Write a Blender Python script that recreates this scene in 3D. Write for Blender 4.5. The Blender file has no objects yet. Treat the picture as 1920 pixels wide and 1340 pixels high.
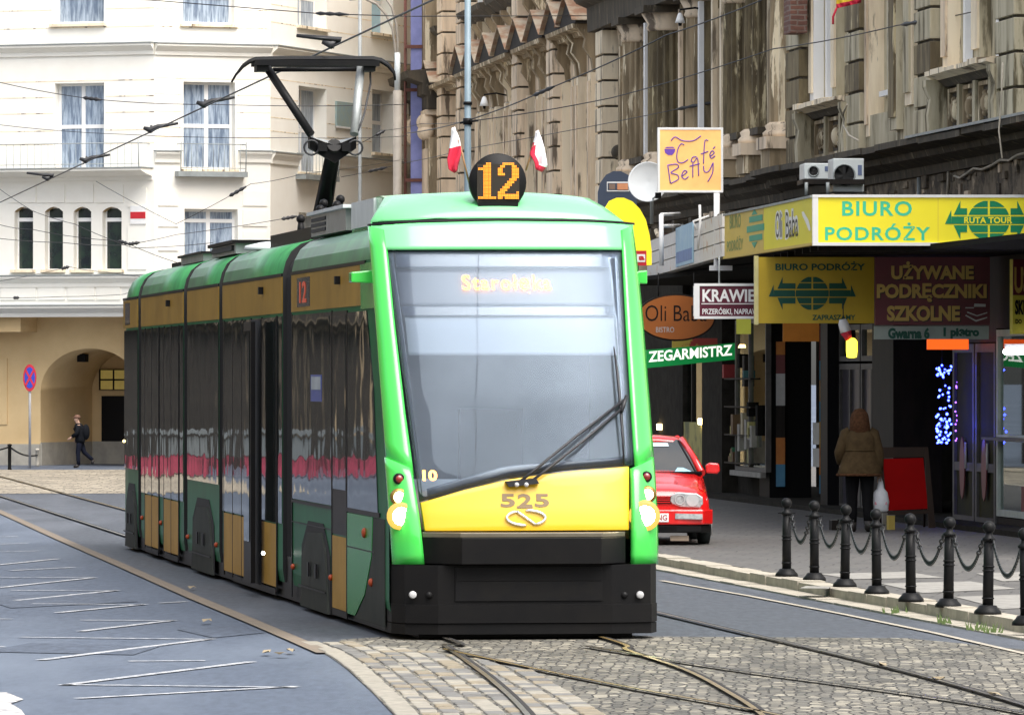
import bpy, bmesh, math, random
from mathutils import Vector, Matrix
R = math.radians
random.seed(7)
SC = bpy.context.scene
COL = SC.collection

# ------------------------------------------------------------------ camera, sky, sun, exposure
FPX, HOR, HC = 11800.0, 706.0, 2.4          # focal length in photo pixels, horizon row, eye height
cam = bpy.data.cameras.new('camera'); camo = bpy.data.objects.new('camera', cam); COL.objects.link(camo)
camo.location = (0, 0, HC); camo.rotation_euler = (R(90), 0, 0)
cam.sensor_fit = 'HORIZONTAL'; cam.sensor_width = 36.0; cam.lens = FPX / 1920 * 36.0
cam.shift_y = (HOR - 670.0) / 1920.0
cam.clip_start = 1.0; cam.clip_end = 3000.0
SC.camera = camo
world = bpy.data.worlds.new('World'); SC.world = world; world.use_nodes = True
wn = world.node_tree.nodes; wl = world.node_tree.links
SUN_EL, SUN_AZ = 58.0, 142.0                 # azimuth clockwise from +Y: behind the camera, to its right
sky = wn.new('ShaderNodeTexSky'); sky.sky_type = 'NISHITA'; sky.sun_disc = False
sky.sun_elevation = R(SUN_EL); sky.sun_rotation = R(SUN_AZ); sky.air_density = 1.0; sky.dust_density = 4.0; sky.ozone_density = 1.0
hs_ = wn.new('ShaderNodeHueSaturation'); hs_.inputs['Saturation'].default_value = 0.4      # overcast: greyer than a clear sky
wl.new(sky.outputs[0], hs_.inputs['Color']); wl.new(hs_.outputs[0], wn['Background'].inputs['Color']); wn['Background'].inputs['Strength'].default_value = 0.115
sl = bpy.data.lights.new('sun', 'SUN'); slo = bpy.data.objects.new('sun', sl); COL.objects.link(slo)
sl.energy = 1.5; sl.angle = R(58); sl.color = (1.0, 0.95, 0.88)
sd = Vector((math.sin(R(SUN_AZ)) * math.cos(R(SUN_EL)), math.cos(R(SUN_AZ)) * math.cos(R(SUN_EL)), math.sin(R(SUN_EL))))
slo.rotation_euler = sd.to_track_quat('Z', 'Y').to_euler(); slo.location = (0, 0, 60)
SC.view_settings.view_transform = 'Standard'; SC.view_settings.look = 'None'
SC.view_settings.exposure = 1.5; SC.view_settings.gamma = 1.0
SC.render.engine = 'CYCLES'; SC.cycles.max_bounces = 6; SC.cycles.transparent_max_bounces = 12
SC.cycles.use_denoising = True; SC.cycles.sample_clamp_indirect = 6.0

# ------------------------------------------------------------------ materials
MATS = {}
def mat(name, col, rough=0.7, metal=0.0, var=0.12, scale=3.0, stretch=(1, 1, 1), col2=None, lo=0.35, hi=0.65, bump=0.0, bscale=None,
        spec=0.5, coat=0.0, emit=None, es=0.0, col3=None, lo3=0.6, hi3=0.7, scale3=1.5, stretch3=None, detail=6.0, bdist=0.01):
    if name in MATS: return MATS[name]
    m = bpy.data.materials.new(name); m.use_nodes = True
    N = m.node_tree.nodes; L = m.node_tree.links; b = N['Principled BSDF']
    b.inputs['Roughness'].default_value = rough; b.inputs['Metallic'].default_value = metal
    b.inputs['Specular IOR Level'].default_value = spec; b.inputs['Coat Weight'].default_value = coat
    b.inputs['Coat Roughness'].default_value = 0.04
    tc = N.new('ShaderNodeTexCoord')
    def noise(sc, st, det=detail):
        mp = N.new('ShaderNodeMapping'); mp.inputs['Scale'].default_value = st
        L.new(tc.outputs['Object'], mp.inputs['Vector'])
        nz = N.new('ShaderNodeTexNoise'); nz.inputs['Scale'].default_value = sc; nz.inputs['Detail'].default_value = det
        nz.inputs['Roughness'].default_value = 0.62
        L.new(mp.outputs[0], nz.inputs['Vector']); return nz.outputs['Fac']
    def mixc(fac, a, bb, lo_, hi_):
        mr = N.new('ShaderNodeMapRange'); mr.inputs['From Min'].default_value = lo_; mr.inputs['From Max'].default_value = hi_
        L.new(fac, mr.inputs['Value'])
        mx = N.new('ShaderNodeMix'); mx.data_type = 'RGBA'
        L.new(mr.outputs[0], mx.inputs['Factor'])
        for inp, v in ((mx.inputs['A'], a), (mx.inputs['B'], bb)):
            if isinstance(v, tuple): inp.default_value = (*v, 1)
            else: L.new(v, inp)
        return mx.outputs['Result']
    c2 = col2 or tuple(max(0, c * (1 - var * 2)) for c in col)
    f = noise(scale, stretch)
    out = mixc(f, col, c2, lo, hi)
    if col3: out = mixc(noise(scale3, stretch3 or stretch), out, col3, lo3, hi3)
    L.new(out, b.inputs['Base Color'])
    if bump:
        bp = N.new('ShaderNodeBump'); bp.inputs['Strength'].default_value = bump; bp.inputs['Distance'].default_value = bdist
        L.new(noise(bscale or scale * 4, stretch), bp.inputs['Height']); L.new(bp.outputs[0], b.inputs['Normal'])
    if emit:
        b.inputs['Emission Color'].default_value = (*emit, 1); b.inputs['Emission Strength'].default_value = es
    MATS[name] = m
    return m
def brickmat(name, c1, c2, mortar, bw, bh, ms=0.02, rough=0.85, vert=False, stain=None, bump=0.6, squash=1.0, off=0.5, rot=0.0):
    if name in MATS: return MATS[name]
    m = bpy.data.materials.new(name); m.use_nodes = True
    N = m.node_tree.nodes; L = m.node_tree.links; b = N['Principled BSDF']; b.inputs['Roughness'].default_value = rough
    tc = N.new('ShaderNodeTexCoord'); mp = N.new('ShaderNodeMapping'); L.new(tc.outputs['Object'], mp.inputs['Vector'])
    if vert: mp.inputs['Rotation'].default_value = (R(90), 0, 0)
    else: mp.inputs['Rotation'].default_value = (0, 0, rot)
    dn = N.new('ShaderNodeTexNoise'); dn.inputs['Scale'].default_value = 2.2; L.new(mp.outputs[0], dn.inputs['Vector'])
    ad = N.new('ShaderNodeVectorMath'); ad.operation = 'MULTIPLY_ADD'; ad.inputs[1].default_value = (0.06, 0.06, 0.06)
    L.new(dn.outputs['Color'], ad.inputs[0]); L.new(mp.outputs[0], ad.inputs[2])
    bt = N.new('ShaderNodeTexBrick'); L.new(ad.outputs[0], bt.inputs['Vector'])
    bt.inputs['Scale'].default_value = 1.0; bt.inputs['Brick Width'].default_value = bw; bt.inputs['Row Height'].default_value = bh
    bt.inputs['Mortar Size'].default_value = ms; bt.inputs['Mortar Smooth'].default_value = 0.3
    bt.offset = off
    bt.inputs['Color1'].default_value = (*c1, 1); bt.inputs['Color2'].default_value = (*c2, 1); bt.inputs['Mortar'].default_value = (*mortar, 1)
    nz = N.new('ShaderNodeTexNoise'); nz.inputs['Scale'].default_value = 0.7; nz.inputs['Detail'].default_value = 8; L.new(tc.outputs['Object'], nz.inputs['Vector'])
    mr = N.new('ShaderNodeMapRange'); mr.inputs['From Min'].default_value = 0.4; mr.inputs['From Max'].default_value = 0.72; L.new(nz.outputs['Fac'], mr.inputs['Value'])
    mx = N.new('ShaderNodeMix'); mx.data_type = 'RGBA'; L.new(mr.outputs[0], mx.inputs['Factor']); L.new(bt.outputs['Color'], mx.inputs['A'])
    mx.inputs['B'].default_value = (*(stain or tuple(c * .55 for c in c1)), 1)
    n2 = N.new('ShaderNodeTexNoise'); n2.inputs['Scale'].default_value = 14; n2.inputs['Detail'].default_value = 4; L.new(tc.outputs['Object'], n2.inputs['Vector'])
    m2 = N.new('ShaderNodeMix'); m2.data_type = 'RGBA'; m2.blend_type = 'MULTIPLY'; m2.inputs['Factor'].default_value = 0.55
    L.new(mx.outputs['Result'], m2.inputs['A']); L.new(n2.outputs['Fac'], m2.inputs['B'])
    L.new(m2.outputs['Result'], b.inputs['Base Color'])
    bp = N.new('ShaderNodeBump'); bp.inputs['Strength'].default_value = bump; bp.inputs['Distance'].default_value = 0.02
    bp.invert = True; L.new(bt.outputs['Fac'], bp.inputs['Height']); L.new(bp.outputs[0], b.inputs['Normal'])
    MATS[name] = m
    return m
def settmat(name, cols, joint, sx, sy, jw=.06, rough=.75, rot=0.0):
    m = bpy.data.materials.new(name); m.use_nodes = True
    N = m.node_tree.nodes; L = m.node_tree.links; b = N['Principled BSDF']; b.inputs['Roughness'].default_value = rough; b.inputs['Specular IOR Level'].default_value = .35
    tc = N.new('ShaderNodeTexCoord'); mp = N.new('ShaderNodeMapping'); mp.inputs['Scale'].default_value = (1 / sx, 1 / sy, 1); mp.inputs['Rotation'].default_value = (0, 0, rot)
    L.new(tc.outputs['Object'], mp.inputs['Vector'])
    v = N.new('ShaderNodeTexVoronoi'); v.voronoi_dimensions = '2D'; v.inputs['Randomness'].default_value = .75; L.new(mp.outputs[0], v.inputs['Vector']); v.inputs['Scale'].default_value = 1
    e = N.new('ShaderNodeTexVoronoi'); e.voronoi_dimensions = '2D'; e.feature = 'DISTANCE_TO_EDGE'; e.inputs['Randomness'].default_value = .75; L.new(mp.outputs[0], e.inputs['Vector']); e.inputs['Scale'].default_value = 1
    sp = N.new('ShaderNodeSeparateColor'); L.new(v.outputs['Color'], sp.inputs[0])
    cr = N.new('ShaderNodeValToRGB'); cr.color_ramp.elements[0].color = (*cols[0], 1); cr.color_ramp.elements[1].color = (*cols[-1], 1)
    for i, c in enumerate(cols[1:-1]): el = cr.color_ramp.elements.new((i + 1) / (len(cols) - 1)); el.color = (*c, 1)
    L.new(sp.outputs[0], cr.inputs['Fac'])
    nz = N.new('ShaderNodeTexNoise'); nz.inputs['Scale'].default_value = .6; nz.inputs['Detail'].default_value = 9; nz.inputs['Roughness'].default_value = .7; L.new(tc.outputs['Object'], nz.inputs['Vector'])
    mr = N.new('ShaderNodeMapRange'); mr.inputs['From Min'].default_value = .3; mr.inputs['From Max'].default_value = .7; mr.inputs['To Min'].default_value = .35; mr.inputs['To Max'].default_value = 1.1; L.new(nz.outputs['Fac'], mr.inputs['Value'])
    mu = N.new('ShaderNodeMix'); mu.data_type = 'RGBA'; mu.blend_type = 'MULTIPLY'; mu.inputs['Factor'].default_value = 1; L.new(cr.outputs[0], mu.inputs['A']); L.new(mr.outputs[0], mu.inputs['B'])
    j = N.new('ShaderNodeMapRange'); j.inputs['From Min'].default_value = jw * .4; j.inputs['From Max'].default_value = jw; L.new(e.outputs['Distance'], j.inputs['Value'])
    mx = N.new('ShaderNodeMix'); mx.data_type = 'RGBA'; mx.inputs['A'].default_value = (*joint, 1); L.new(j.outputs[0], mx.inputs['Factor']); L.new(mu.outputs['Result'], mx.inputs['B'])
    L.new(mx.outputs['Result'], b.inputs['Base Color'])
    bp = N.new('ShaderNodeBump'); bp.inputs['Strength'].default_value = 1; bp.inputs['Distance'].default_value = .03; L.new(j.outputs[0], bp.inputs['Height']); L.new(bp.outputs[0], b.inputs['Normal'])
    MATS[name] = m; return m
def glassmat(name, gloss=0.3, tint=(0.5, 0.55, 0.6), gcol=(0.9, 0.95, 1.0), rough=0.02, wave=0.0, wscale=1.2, haze=0.0):
    if name in MATS: return MATS[name]
    m = bpy.data.materials.new(name); m.use_nodes = True
    N = m.node_tree.nodes; L = m.node_tree.links; N.remove(N['Principled BSDF'])
    g = N.new('ShaderNodeBsdfGlossy'); g.inputs['Color'].default_value = (*gcol, 1); g.inputs['Roughness'].default_value = rough
    t = N.new('ShaderNodeBsdfTransparent'); t.inputs['Color'].default_value = (*tint, 1)
    lw = N.new('ShaderNodeFresnel'); lw.inputs['IOR'].default_value = 1.5
    mr = N.new('ShaderNodeMapRange'); mr.inputs['To Min'].default_value = gloss; mr.inputs['To Max'].default_value = 1.0; L.new(lw.outputs[0], mr.inputs['Value'])
    mx = N.new('ShaderNodeMixShader'); L.new(mr.outputs[0], mx.inputs[0]); L.new(t.outputs[0], mx.inputs[1]); L.new(g.outputs[0], mx.inputs[2])
    if wave:
        tc = N.new('ShaderNodeTexCoord'); nz = N.new('ShaderNodeTexNoise'); nz.inputs['Scale'].default_value = wscale; nz.inputs['Detail'].default_value = 1
        L.new(tc.outputs['Object'], nz.inputs['Vector']); bp = N.new('ShaderNodeBump'); bp.inputs['Strength'].default_value = 1; bp.inputs['Distance'].default_value = wave
        L.new(nz.outputs['Fac'], bp.inputs['Height']); L.new(bp.outputs[0], g.inputs['Normal'])
    if haze:                                     # pale haze mixed into the shader, lightening the whole pane
        df = N.new('ShaderNodeBsdfDiffuse'); df.inputs['Color'].default_value = (.60, .68, .80, 1); m2 = N.new('ShaderNodeMixShader')
        tc = N.new('ShaderNodeTexCoord'); nz = N.new('ShaderNodeTexNoise'); nz.inputs['Scale'].default_value = .8; nz.inputs['Detail'].default_value = 5; L.new(tc.outputs['Object'], nz.inputs['Vector'])
        r2 = N.new('ShaderNodeMapRange'); r2.inputs['From Min'].default_value = .3; r2.inputs['From Max'].default_value = .7; r2.inputs['To Min'].default_value = haze * .5; r2.inputs['To Max'].default_value = haze * 1.5; L.new(nz.outputs['Fac'], r2.inputs['Value'])
        L.new(r2.outputs[0], m2.inputs[0]); L.new(mx.outputs[0], m2.inputs[1]); L.new(df.outputs[0], m2.inputs[2]); mx = m2
    L.new(mx.outputs[0], N['Material Output'].inputs['Surface'])
    MATS[name] = m
    return m
def emis(name, col, s):
    return mat(name, (0.02, 0.02, 0.02), 0.6, emit=col, es=s, var=0)

# ------------------------------------------------------------------ frames, rays, mesh collector
class Frame:                                   # a = along, n = inward, both horizontal
    def __init__(s, O, a, n=None):
        s.O = Vector((O[0], O[1], 0)); s.a = Vector((a[0], a[1], 0)).normalized()
        s.n = Vector((n[0], n[1], 0)).normalized() if n else Vector((-s.a.y, s.a.x, 0))
    def w(s, u, q, z): return s.O + s.a * u + s.n * q + Vector((0, 0, z))
    def hit(s, px, py, q=0.0):
        r = Vector(((px - 960) / FPX, 1, 0)); k = (s.O.dot(s.n) + q) / r.dot(s.n)
        return ((r * k - s.O).dot(s.a), HC + k * (HOR - py) / FPX)
def P(px, py, d): return Vector(((px - 960) * d / FPX, d, HC + (HOR - py) * d / FPX))
WF = Frame((0, 0), (1, 0), (0, 1))
def gp(px, py, h=0.0):                          # a point on ground of height h
    d = (HC - h) * FPX / (py - HOR); return ((px - 960) * d / FPX, d)

class MB:
    def __init__(s): s.v = []; s.f = []; s.m = []; s.mats = []; s.sm = []
    def mi(s, m):
        if m not in s.mats: s.mats.append(m)
        return s.mats.index(m)
    def add(s, vs, fs, m, smooth=False):
        o = len(s.v); s.v += [Vector(x) for x in vs]; i = s.mi(m)
        for f in fs: s.f.append([o + k for k in f]); s.m.append(i); s.sm.append(smooth)
        return s
    def box(s, F, u0, u1, q0, q1, z0, z1, m):
        vs = [F.w(u, q, z) for z in (z0, z1) for q in (q0, q1) for u in (u0, u1)]
        return s.add(vs, [(0, 2, 3, 1), (4, 5, 7, 6), (0, 1, 5, 4), (2, 6, 7, 3), (0, 4, 6, 2), (1, 3, 7, 5)], m)
    def prism(s, F, poly, q0, q1, m, smooth=False):      # poly in (u,z)
        n = len(poly); vs = [F.w(u, q0, z) for u, z in poly] + [F.w(u, q1, z) for u, z in poly]
        s.add(vs, [tuple(range(n)), tuple(range(2 * n - 1, n - 1, -1))], m)
        return s.add(vs, [(i, i + n, (i + 1) % n + n, (i + 1) % n) for i in range(n)], m, smooth)
    def plan(s, F, poly, z0, z1, m, smooth=False):       # poly in (u,q)
        n = len(poly); vs = [F.w(u, q, z0) for u, q in poly] + [F.w(u, q, z1) for u, q in poly]
        s.add(vs, [tuple(range(n)), tuple(range(2 * n - 1, n - 1, -1))], m)
        return s.add(vs, [(i, i + n, (i + 1) % n + n, (i + 1) % n) for i in range(n)], m, smooth)
    def prof(s, F, poly, u0, u1, m, smooth=False):       # poly in (q,z) run along u
        n = len(poly); vs = [F.w(u0, q, z) for q, z in poly] + [F.w(u1, q, z) for q, z in poly]
        s.add(vs, [tuple(range(n)), tuple(range(2 * n - 1, n - 1, -1))], m)
        return s.add(vs, [(i, i + n, (i + 1) % n + n, (i + 1) % n) for i in range(n)], m, smooth)
    def tube(s, pts, r, m, n=8, cap=True):
        pts = [Vector(p) for p in pts]; rs = r if isinstance(r, (list, tuple)) else [r] * len(pts); vs = []; up = None
        for i, p in enumerate(pts):
            t = (pts[min(i + 1, len(pts) - 1)] - pts[max(i - 1, 0)]).normalized()
            if up is None: up = Vector((0, 0, 1)) if abs(t.z) < 0.9 else Vector((1, 0, 0))
            x = t.cross(up).normalized(); y = x.cross(t).normalized(); up = y
            for k in range(n):
                a = 2 * math.pi * k / n; vs.append(p + x * math.cos(a) * rs[i] + y * math.sin(a) * rs[i])
        fs = [(i * n + k, i * n + (k + 1) % n, (i + 1) * n + (k + 1) % n, (i + 1) * n + k) for i in range(len(pts) - 1) for k in range(n)]
        s.add(vs, fs, m, True)
        if cap: s.add(vs[:n], [tuple(range(n))], m); s.add(vs[-n:], [tuple(range(n))], m)
        return s
    def lathe(s, c, prof, m, n=16, axis=None, flute=0.0, nf=0):
        c = Vector(c); ax = Vector(axis).normalized() if axis else Vector((0, 0, 1))
        x = ax.orthogonal().normalized(); y = ax.cross(x); vs = []
        for r, z in prof:
            for k in range(n):
                a = 2 * math.pi * k / n; rr = r * (1 - flute * (0.5 + 0.5 * math.cos(nf * a))) if nf else r
                vs.append(c + ax * z + x * math.cos(a) * rr + y * math.sin(a) * rr)
        fs = [(i * n + k, i * n + (k + 1) % n, (i + 1) * n + (k + 1) % n, (i + 1) * n + k) for i in range(len(prof) - 1) for k in range(n)]
        s.add(vs, fs, m, not nf)
        if prof[0][0] > 1e-4: s.add(vs[:n], [tuple(range(n))], m)
        if prof[-1][0] > 1e-4: s.add(vs[-n:], [tuple(range(n))], m)
        return s
    def ball(s, c, r, m, n=12, sc=(1, 1, 1)):
        prof = [(max(1e-5, r * math.sin(math.pi * i / 8)), -r * math.cos(math.pi * i / 8)) for i in range(9)]
        o = len(s.v); s.lathe(c, prof, m, n); c = Vector(c)
        for i in range(o, len(s.v)): d = s.v[i] - c; s.v[i] = c + Vector((d.x * sc[0], d.y * sc[1], d.z * sc[2]))
        return s
    def grid(s, rows, m, smooth=True, close=False):
        nr, nc = len(rows), len(rows[0]); vs = [p for r in rows for p in r]
        fs = [(i * nc + j, i * nc + (j + 1) % nc, (i + 1) * nc + (j + 1) % nc, (i + 1) * nc + j) for i in range(nr - 1) for j in range(nc if close else nc - 1)]
        return s.add(vs, fs, m, smooth)
    def slab(s, rows, back, m, smooth=True):              # grid with thickness: back = offset vector
        s.grid(rows, m, smooth); b = Vector(back); r2 = [[p + b for p in r] for r in rows]; s.grid(r2, m, smooth)
        for a, c in ((rows[0], r2[0]), (rows[-1], r2[-1])): s.grid([a, c], m, False)
        s.grid([[r[0] for r in rows], [r[0] for r in r2]], m, False); s.grid([[r[-1] for r in rows], [r[-1] for r in r2]], m, False)
        return s
    def torus(s, c, R_, r, m, ax=(0, 0, 1), n=20, k=8, x=None, sx=1.0):
        ax = Vector(ax).normalized(); X = Vector(x).normalized() if x else ax.orthogonal().normalized(); Y = ax.cross(X); rows = []
        for i in range(n):
            a = 2 * math.pi * i / n; dirv = X * math.cos(a) + Y * math.sin(a)
            ctr = Vector(c) + X * math.cos(a) * R_ * sx + Y * math.sin(a) * R_
            rows.append([ctr + dirv * math.cos(2 * math.pi * j / k) * r + ax * math.sin(2 * math.pi * j / k) * r for j in range(k)])
        rows.append(rows[0]); return s.grid(rows, m, True, True)
    def text(s, txt, fn, m, bold=0.0, fit=True, sp=1.0):      # fn maps (x 0..1, y 0..1) to the world
        vs, fs = glyphs(txt, bold, sp)
        return s.add([fn(x, y) for x, y in vs], fs, m)
    def obj(s, name, parent=None, kind=None, off=None, sub=0, bevel=0.0):
        me = bpy.data.meshes.new(name)
        o = bpy.data.objects.new(name, me); COL.objects.link(o)
        base = Vector((0, 0, 0))
        if off is not None: base = Vector(off)
        elif parent is not None: base = BASE.get(parent.name, Vector((0, 0, 0)))
        BASE[o.name] = base
        me.from_pydata([tuple(v - base) for v in s.v], [], s.f)
        for m in s.mats: me.materials.append(m)
        for p, i, q in zip(me.polygons, s.m, s.sm): p.material_index = i; p.use_smooth = q
        bm = bmesh.new(); bm.from_mesh(me)
        bmesh.ops.remove_doubles(bm, verts=bm.verts, dist=1e-5)
        bmesh.ops.recalc_face_normals(bm, faces=bm.faces); bm.to_mesh(me); bm.free(); me.update()
        if parent is not None: o.parent = parent
        elif off is not None: o.location = base
        if kind: o['kind'] = kind
        if bevel:
            md = o.modifiers.new('bevel', 'BEVEL'); md.width = bevel; md.segments = 2; md.limit_method = 'ANGLE'; md.angle_limit = R(40)
        if sub: md = o.modifiers.new('sub', 'SUBSURF'); md.levels = sub; md.render_levels = sub
        return o
BASE = {}
def thing(name, loc, label, cat, group=None):
    o = bpy.data.objects.new(name, None); COL.objects.link(o); o.location = loc; o.empty_display_size = 0.3
    BASE[o.name] = Vector(loc); tag(o, label, cat, group); return o
def tag(o, label, cat, group=None):
    o['label'] = label; o['category'] = cat
    if group: o['group'] = group
    return o
def copytree(o, loc, label, group=None):
    r = o.copy(); COL.objects.link(r); r.location = loc; r['label'] = label
    if group: r['group'] = group
    for ch in list(o.children):
        c = ch.copy(); COL.objects.link(c); c.parent = r
        for g in list(ch.children):
            d = g.copy(); COL.objects.link(d); d.parent = c
    return r
_G = {}
def glyphs(txt, bold=0.0, sp=1.0):
    key = (txt, bold, sp)
    if key in _G: return _G[key]
    cu = bpy.data.curves.new('t', 'FONT'); cu.body = txt; cu.offset = bold; cu.space_character = sp; cu.fill_mode = 'FRONT'; cu.resolution_u = 3
    o = bpy.data.objects.new('t', cu); COL.objects.link(o); bpy.context.view_layer.update()
    me = o.evaluated_get(bpy.context.evaluated_depsgraph_get()).to_mesh()
    vs = [(v.co.x, v.co.y) for v in me.vertices]; fs = [tuple(p.vertices) for p in me.polygons]
    x0 = min(v[0] for v in vs); x1 = max(v[0] for v in vs); y0 = min(v[1] for v in vs); y1 = max(v[1] for v in vs)
    vs = [((x - x0) / (x1 - x0), (y - y0) / (y1 - y0)) for x, y in vs]
    bpy.data.objects.remove(o); bpy.data.curves.remove(cu)
    _G[key] = (vs, fs); return vs, fs
def board(F, u0, u1, z0, z1, q):                # text mapper on a vertical board
    return lambda x, y: F.w(u0 + (u1 - u0) * x, q, z0 + (z1 - z0) * y)
def lerp(a, b, t): return a + (b - a) * t
def poly_at(pl, t):
    ds = [0]
    for a, b in zip(pl, pl[1:]): ds.append(ds[-1] + math.hypot(b[0] - a[0], b[1] - a[1]))
    x = t * ds[-1]
    for i in range(len(pl) - 1):
        if x <= ds[i + 1] or i == len(pl) - 2:
            k = (x - ds[i]) / max(1e-9, ds[i + 1] - ds[i]); return (lerp(pl[i][0], pl[i + 1][0], k), lerp(pl[i][1], pl[i + 1][1], k))
def wall_holes(mb, F, u0, u1, z0, z1, holes, q0, q1, m, mrev=None):
    us = sorted({u0, u1, *[h[0] for h in holes], *[h[1] for h in holes]}); zs = sorted({z0, z1, *[h[2] for h in holes], *[h[3] for h in holes]})
    us = [u for u in us if u0 <= u <= u1]; zs = [z for z in zs if z0 <= z <= z1]
    for a, b in zip(us, us[1:]):
        for c, d in zip(zs, zs[1:]):
            x, y = (a + b) / 2, (c + d) / 2
            if any(h[0] < x < h[1] and h[2] < y < h[3] for h in holes): continue
            mb.add([F.w(a, q0, c), F.w(b, q0, c), F.w(b, q0, d), F.w(a, q0, d)], [(0, 1, 2, 3)], m)
    for h in holes:
        a, b, c, d = h[:4]; mm = mrev or m
        for p in (((a, c), (b, c)), ((a, d), (b, d)), ((a, c), (a, d)), ((b, c), (b, d))):
            (x0, y0), (x1, y1) = p
            mb.add([F.w(x0, q0, y0), F.w(x1, q0, y1), F.w(x1, q1, y1), F.w(x0, q1, y0)], [(0, 1, 2, 3)], mm)
    return mb
# ------------------------------------------------------------------ materials of the place
M_asph = mat('asphalt', (0.075, 0.096, 0.135), 0.62, var=.1, scale=13, stretch=(1, .2, 1), col2=(0.042, 0.055, 0.080), lo=.3, hi=.7, bump=.5, bscale=160, col3=(0.115, 0.14, 0.18), scale3=.35, lo3=.45, hi3=.7, bdist=.006)
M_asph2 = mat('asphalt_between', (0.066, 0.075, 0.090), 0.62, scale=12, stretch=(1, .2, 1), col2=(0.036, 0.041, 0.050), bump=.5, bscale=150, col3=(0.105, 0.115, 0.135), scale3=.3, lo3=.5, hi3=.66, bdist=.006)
M_cob = settmat('cobbles', [(0.10, 0.097, 0.085), (0.21, 0.195, 0.16), (0.15, 0.143, 0.125), (0.36, 0.33, 0.26), (0.13, 0.122, 0.105)], (0.05, 0.047, 0.042), .095, .22, .09, rot=R(6))
M_cobb = settmat('pale_setts', [(0.34, 0.31, 0.25), (0.48, 0.43, 0.34), (0.27, 0.25, 0.21)], (0.05, 0.045, 0.04), .22, .6, .07)
M_cob2 = settmat('pale_cobbles', [(0.38, 0.33, 0.25), (0.47, 0.41, 0.31), (0.31, 0.27, 0.21)], (0.19, 0.17, 0.14), .22, .7, .08)
M_slab = brickmat('paving_slabs', (0.15, 0.142, 0.13), (0.115, 0.11, 0.104), (0.06, 0.057, 0.052), 0.5, 0.5, 0.014, .75, stain=(0.115, 0.11, 0.105), bump=.5, rot=R(8))
M_pale = mat('pale_slab', (0.27, 0.26, 0.235), .8, scale=6, col2=(0.19, 0.18, 0.165), bump=.3)
M_kerb = mat('kerb_stone', (0.40, 0.36, 0.29), .8, scale=5, col2=(0.30, 0.27, 0.22), bump=.5, col3=(.24, .22, .18), scale3=2.5, lo3=.6, hi3=.68)
M_edge = mat('edge_strip', (0.19, 0.15, 0.105), .8, scale=4, col2=(0.15, 0.125, 0.10), bump=.3)
M_rail = mat('rail_steel', (0.35, 0.33, 0.30), .28, metal=.9, scale=8, col2=(0.2, 0.17, 0.13))
M_groove = mat('groove', (0.018, 0.016, 0.015), .9)
M_steelrust = mat('rust_rail', (0.30, 0.22, 0.09), .4, metal=.6, scale=9, col2=(.2, .13, .05))
def paintmat():
    m = mat('worn_white_paint', (0.62, 0.62, 0.62), .6, scale=9, col2=(0.14, 0.155, 0.18), lo=.40, hi=.56, stretch=(1, 3, 1))
    return m
M_paint = paintmat()
M_dirtpaint = mat('pale_patch', (0.45, 0.43, 0.40), .7, scale=7, col2=(.16, .17, .2), lo=.5, hi=.62)
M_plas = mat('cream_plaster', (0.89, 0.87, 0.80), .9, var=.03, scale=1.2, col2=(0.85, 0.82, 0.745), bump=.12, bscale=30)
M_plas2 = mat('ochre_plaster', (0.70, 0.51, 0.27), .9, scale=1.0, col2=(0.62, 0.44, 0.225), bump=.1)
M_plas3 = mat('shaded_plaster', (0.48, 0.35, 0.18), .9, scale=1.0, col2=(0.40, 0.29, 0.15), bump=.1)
M_sock = mat('grey_socle', (0.43, 0.40, 0.34), .85, scale=3, col2=(0.33, 0.31, 0.27), bump=.2)
M_lead = mat('lead_flashing', (0.30, 0.33, 0.33), .5, scale=4, col2=(0.22, 0.24, 0.24))
M_white = mat('white_frame', (0.85, 0.85, 0.84), .5, var=.03)
M_curt = mat('lace_curtain', (0.38, 0.46, 0.56), .35, scale=5, stretch=(3.2, 3.2, .35), col2=(0.12, 0.17, 0.25), lo=.4, hi=.6, spec=.8, coat=.5)
M_cyan = mat('sky_blind', (0.35, 0.62, 0.78), .3, scale=4, col2=(.28, .52, .7), coat=.5)
M_dkgl = mat('dark_glass', (0.012, 0.018, 0.022), .06, var=0, spec=.7, scale=2, col2=(.03, .04, .035))
M_dkgl2 = mat('dim_glass', (0.02, 0.04, 0.03), .08, spec=.7, scale=2.5, col2=(.008, .012, .02))
M_iron = mat('black_iron', (0.008, 0.008, 0.009), .42, scale=10, col2=(0.010, 0.010, 0.010), spec=.12)
M_blk = mat('black_plastic', (0.006, 0.006, 0.007), .5, var=0, spec=.15)
M_wire = mat('wire_dark', (0.02, 0.02, 0.022), .5)
ST = (2.2, 2.2, .34)
M_stone = mat('sooty_stone', (0.382, 0.295, 0.185), .9, scale=1.6, stretch=ST, col2=(0.191, 0.145, 0.086), lo=.4, hi=.62, bump=.5, bscale=9, col3=(0.784, 0.680, 0.490), scale3=1.5, lo3=.57, hi3=.61, bdist=.02)
M_stoneb = mat('brown_weathered_stone', (0.233, 0.185, 0.103), .9, scale=1.8, stretch=(2.2, 2.2, .4), col2=(0.106, 0.082, 0.047), lo=.4, hi=.6, bump=.5, bscale=9, col3=(0.530, 0.450, 0.284), scale3=2, lo3=.60, hi3=.64, bdist=.02)
M_stoned = mat('soot_and_shade_stone', (0.090, 0.072, 0.047), .9, scale=1.8, stretch=(2, 2, .5), col2=(0.042, 0.035, 0.026), bump=.5, bscale=8, col3=(0.233, 0.190, 0.129), scale3=2.5, lo3=.6, hi3=.68)  # soot plus the shade under ledges and sills, both in the colour
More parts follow.
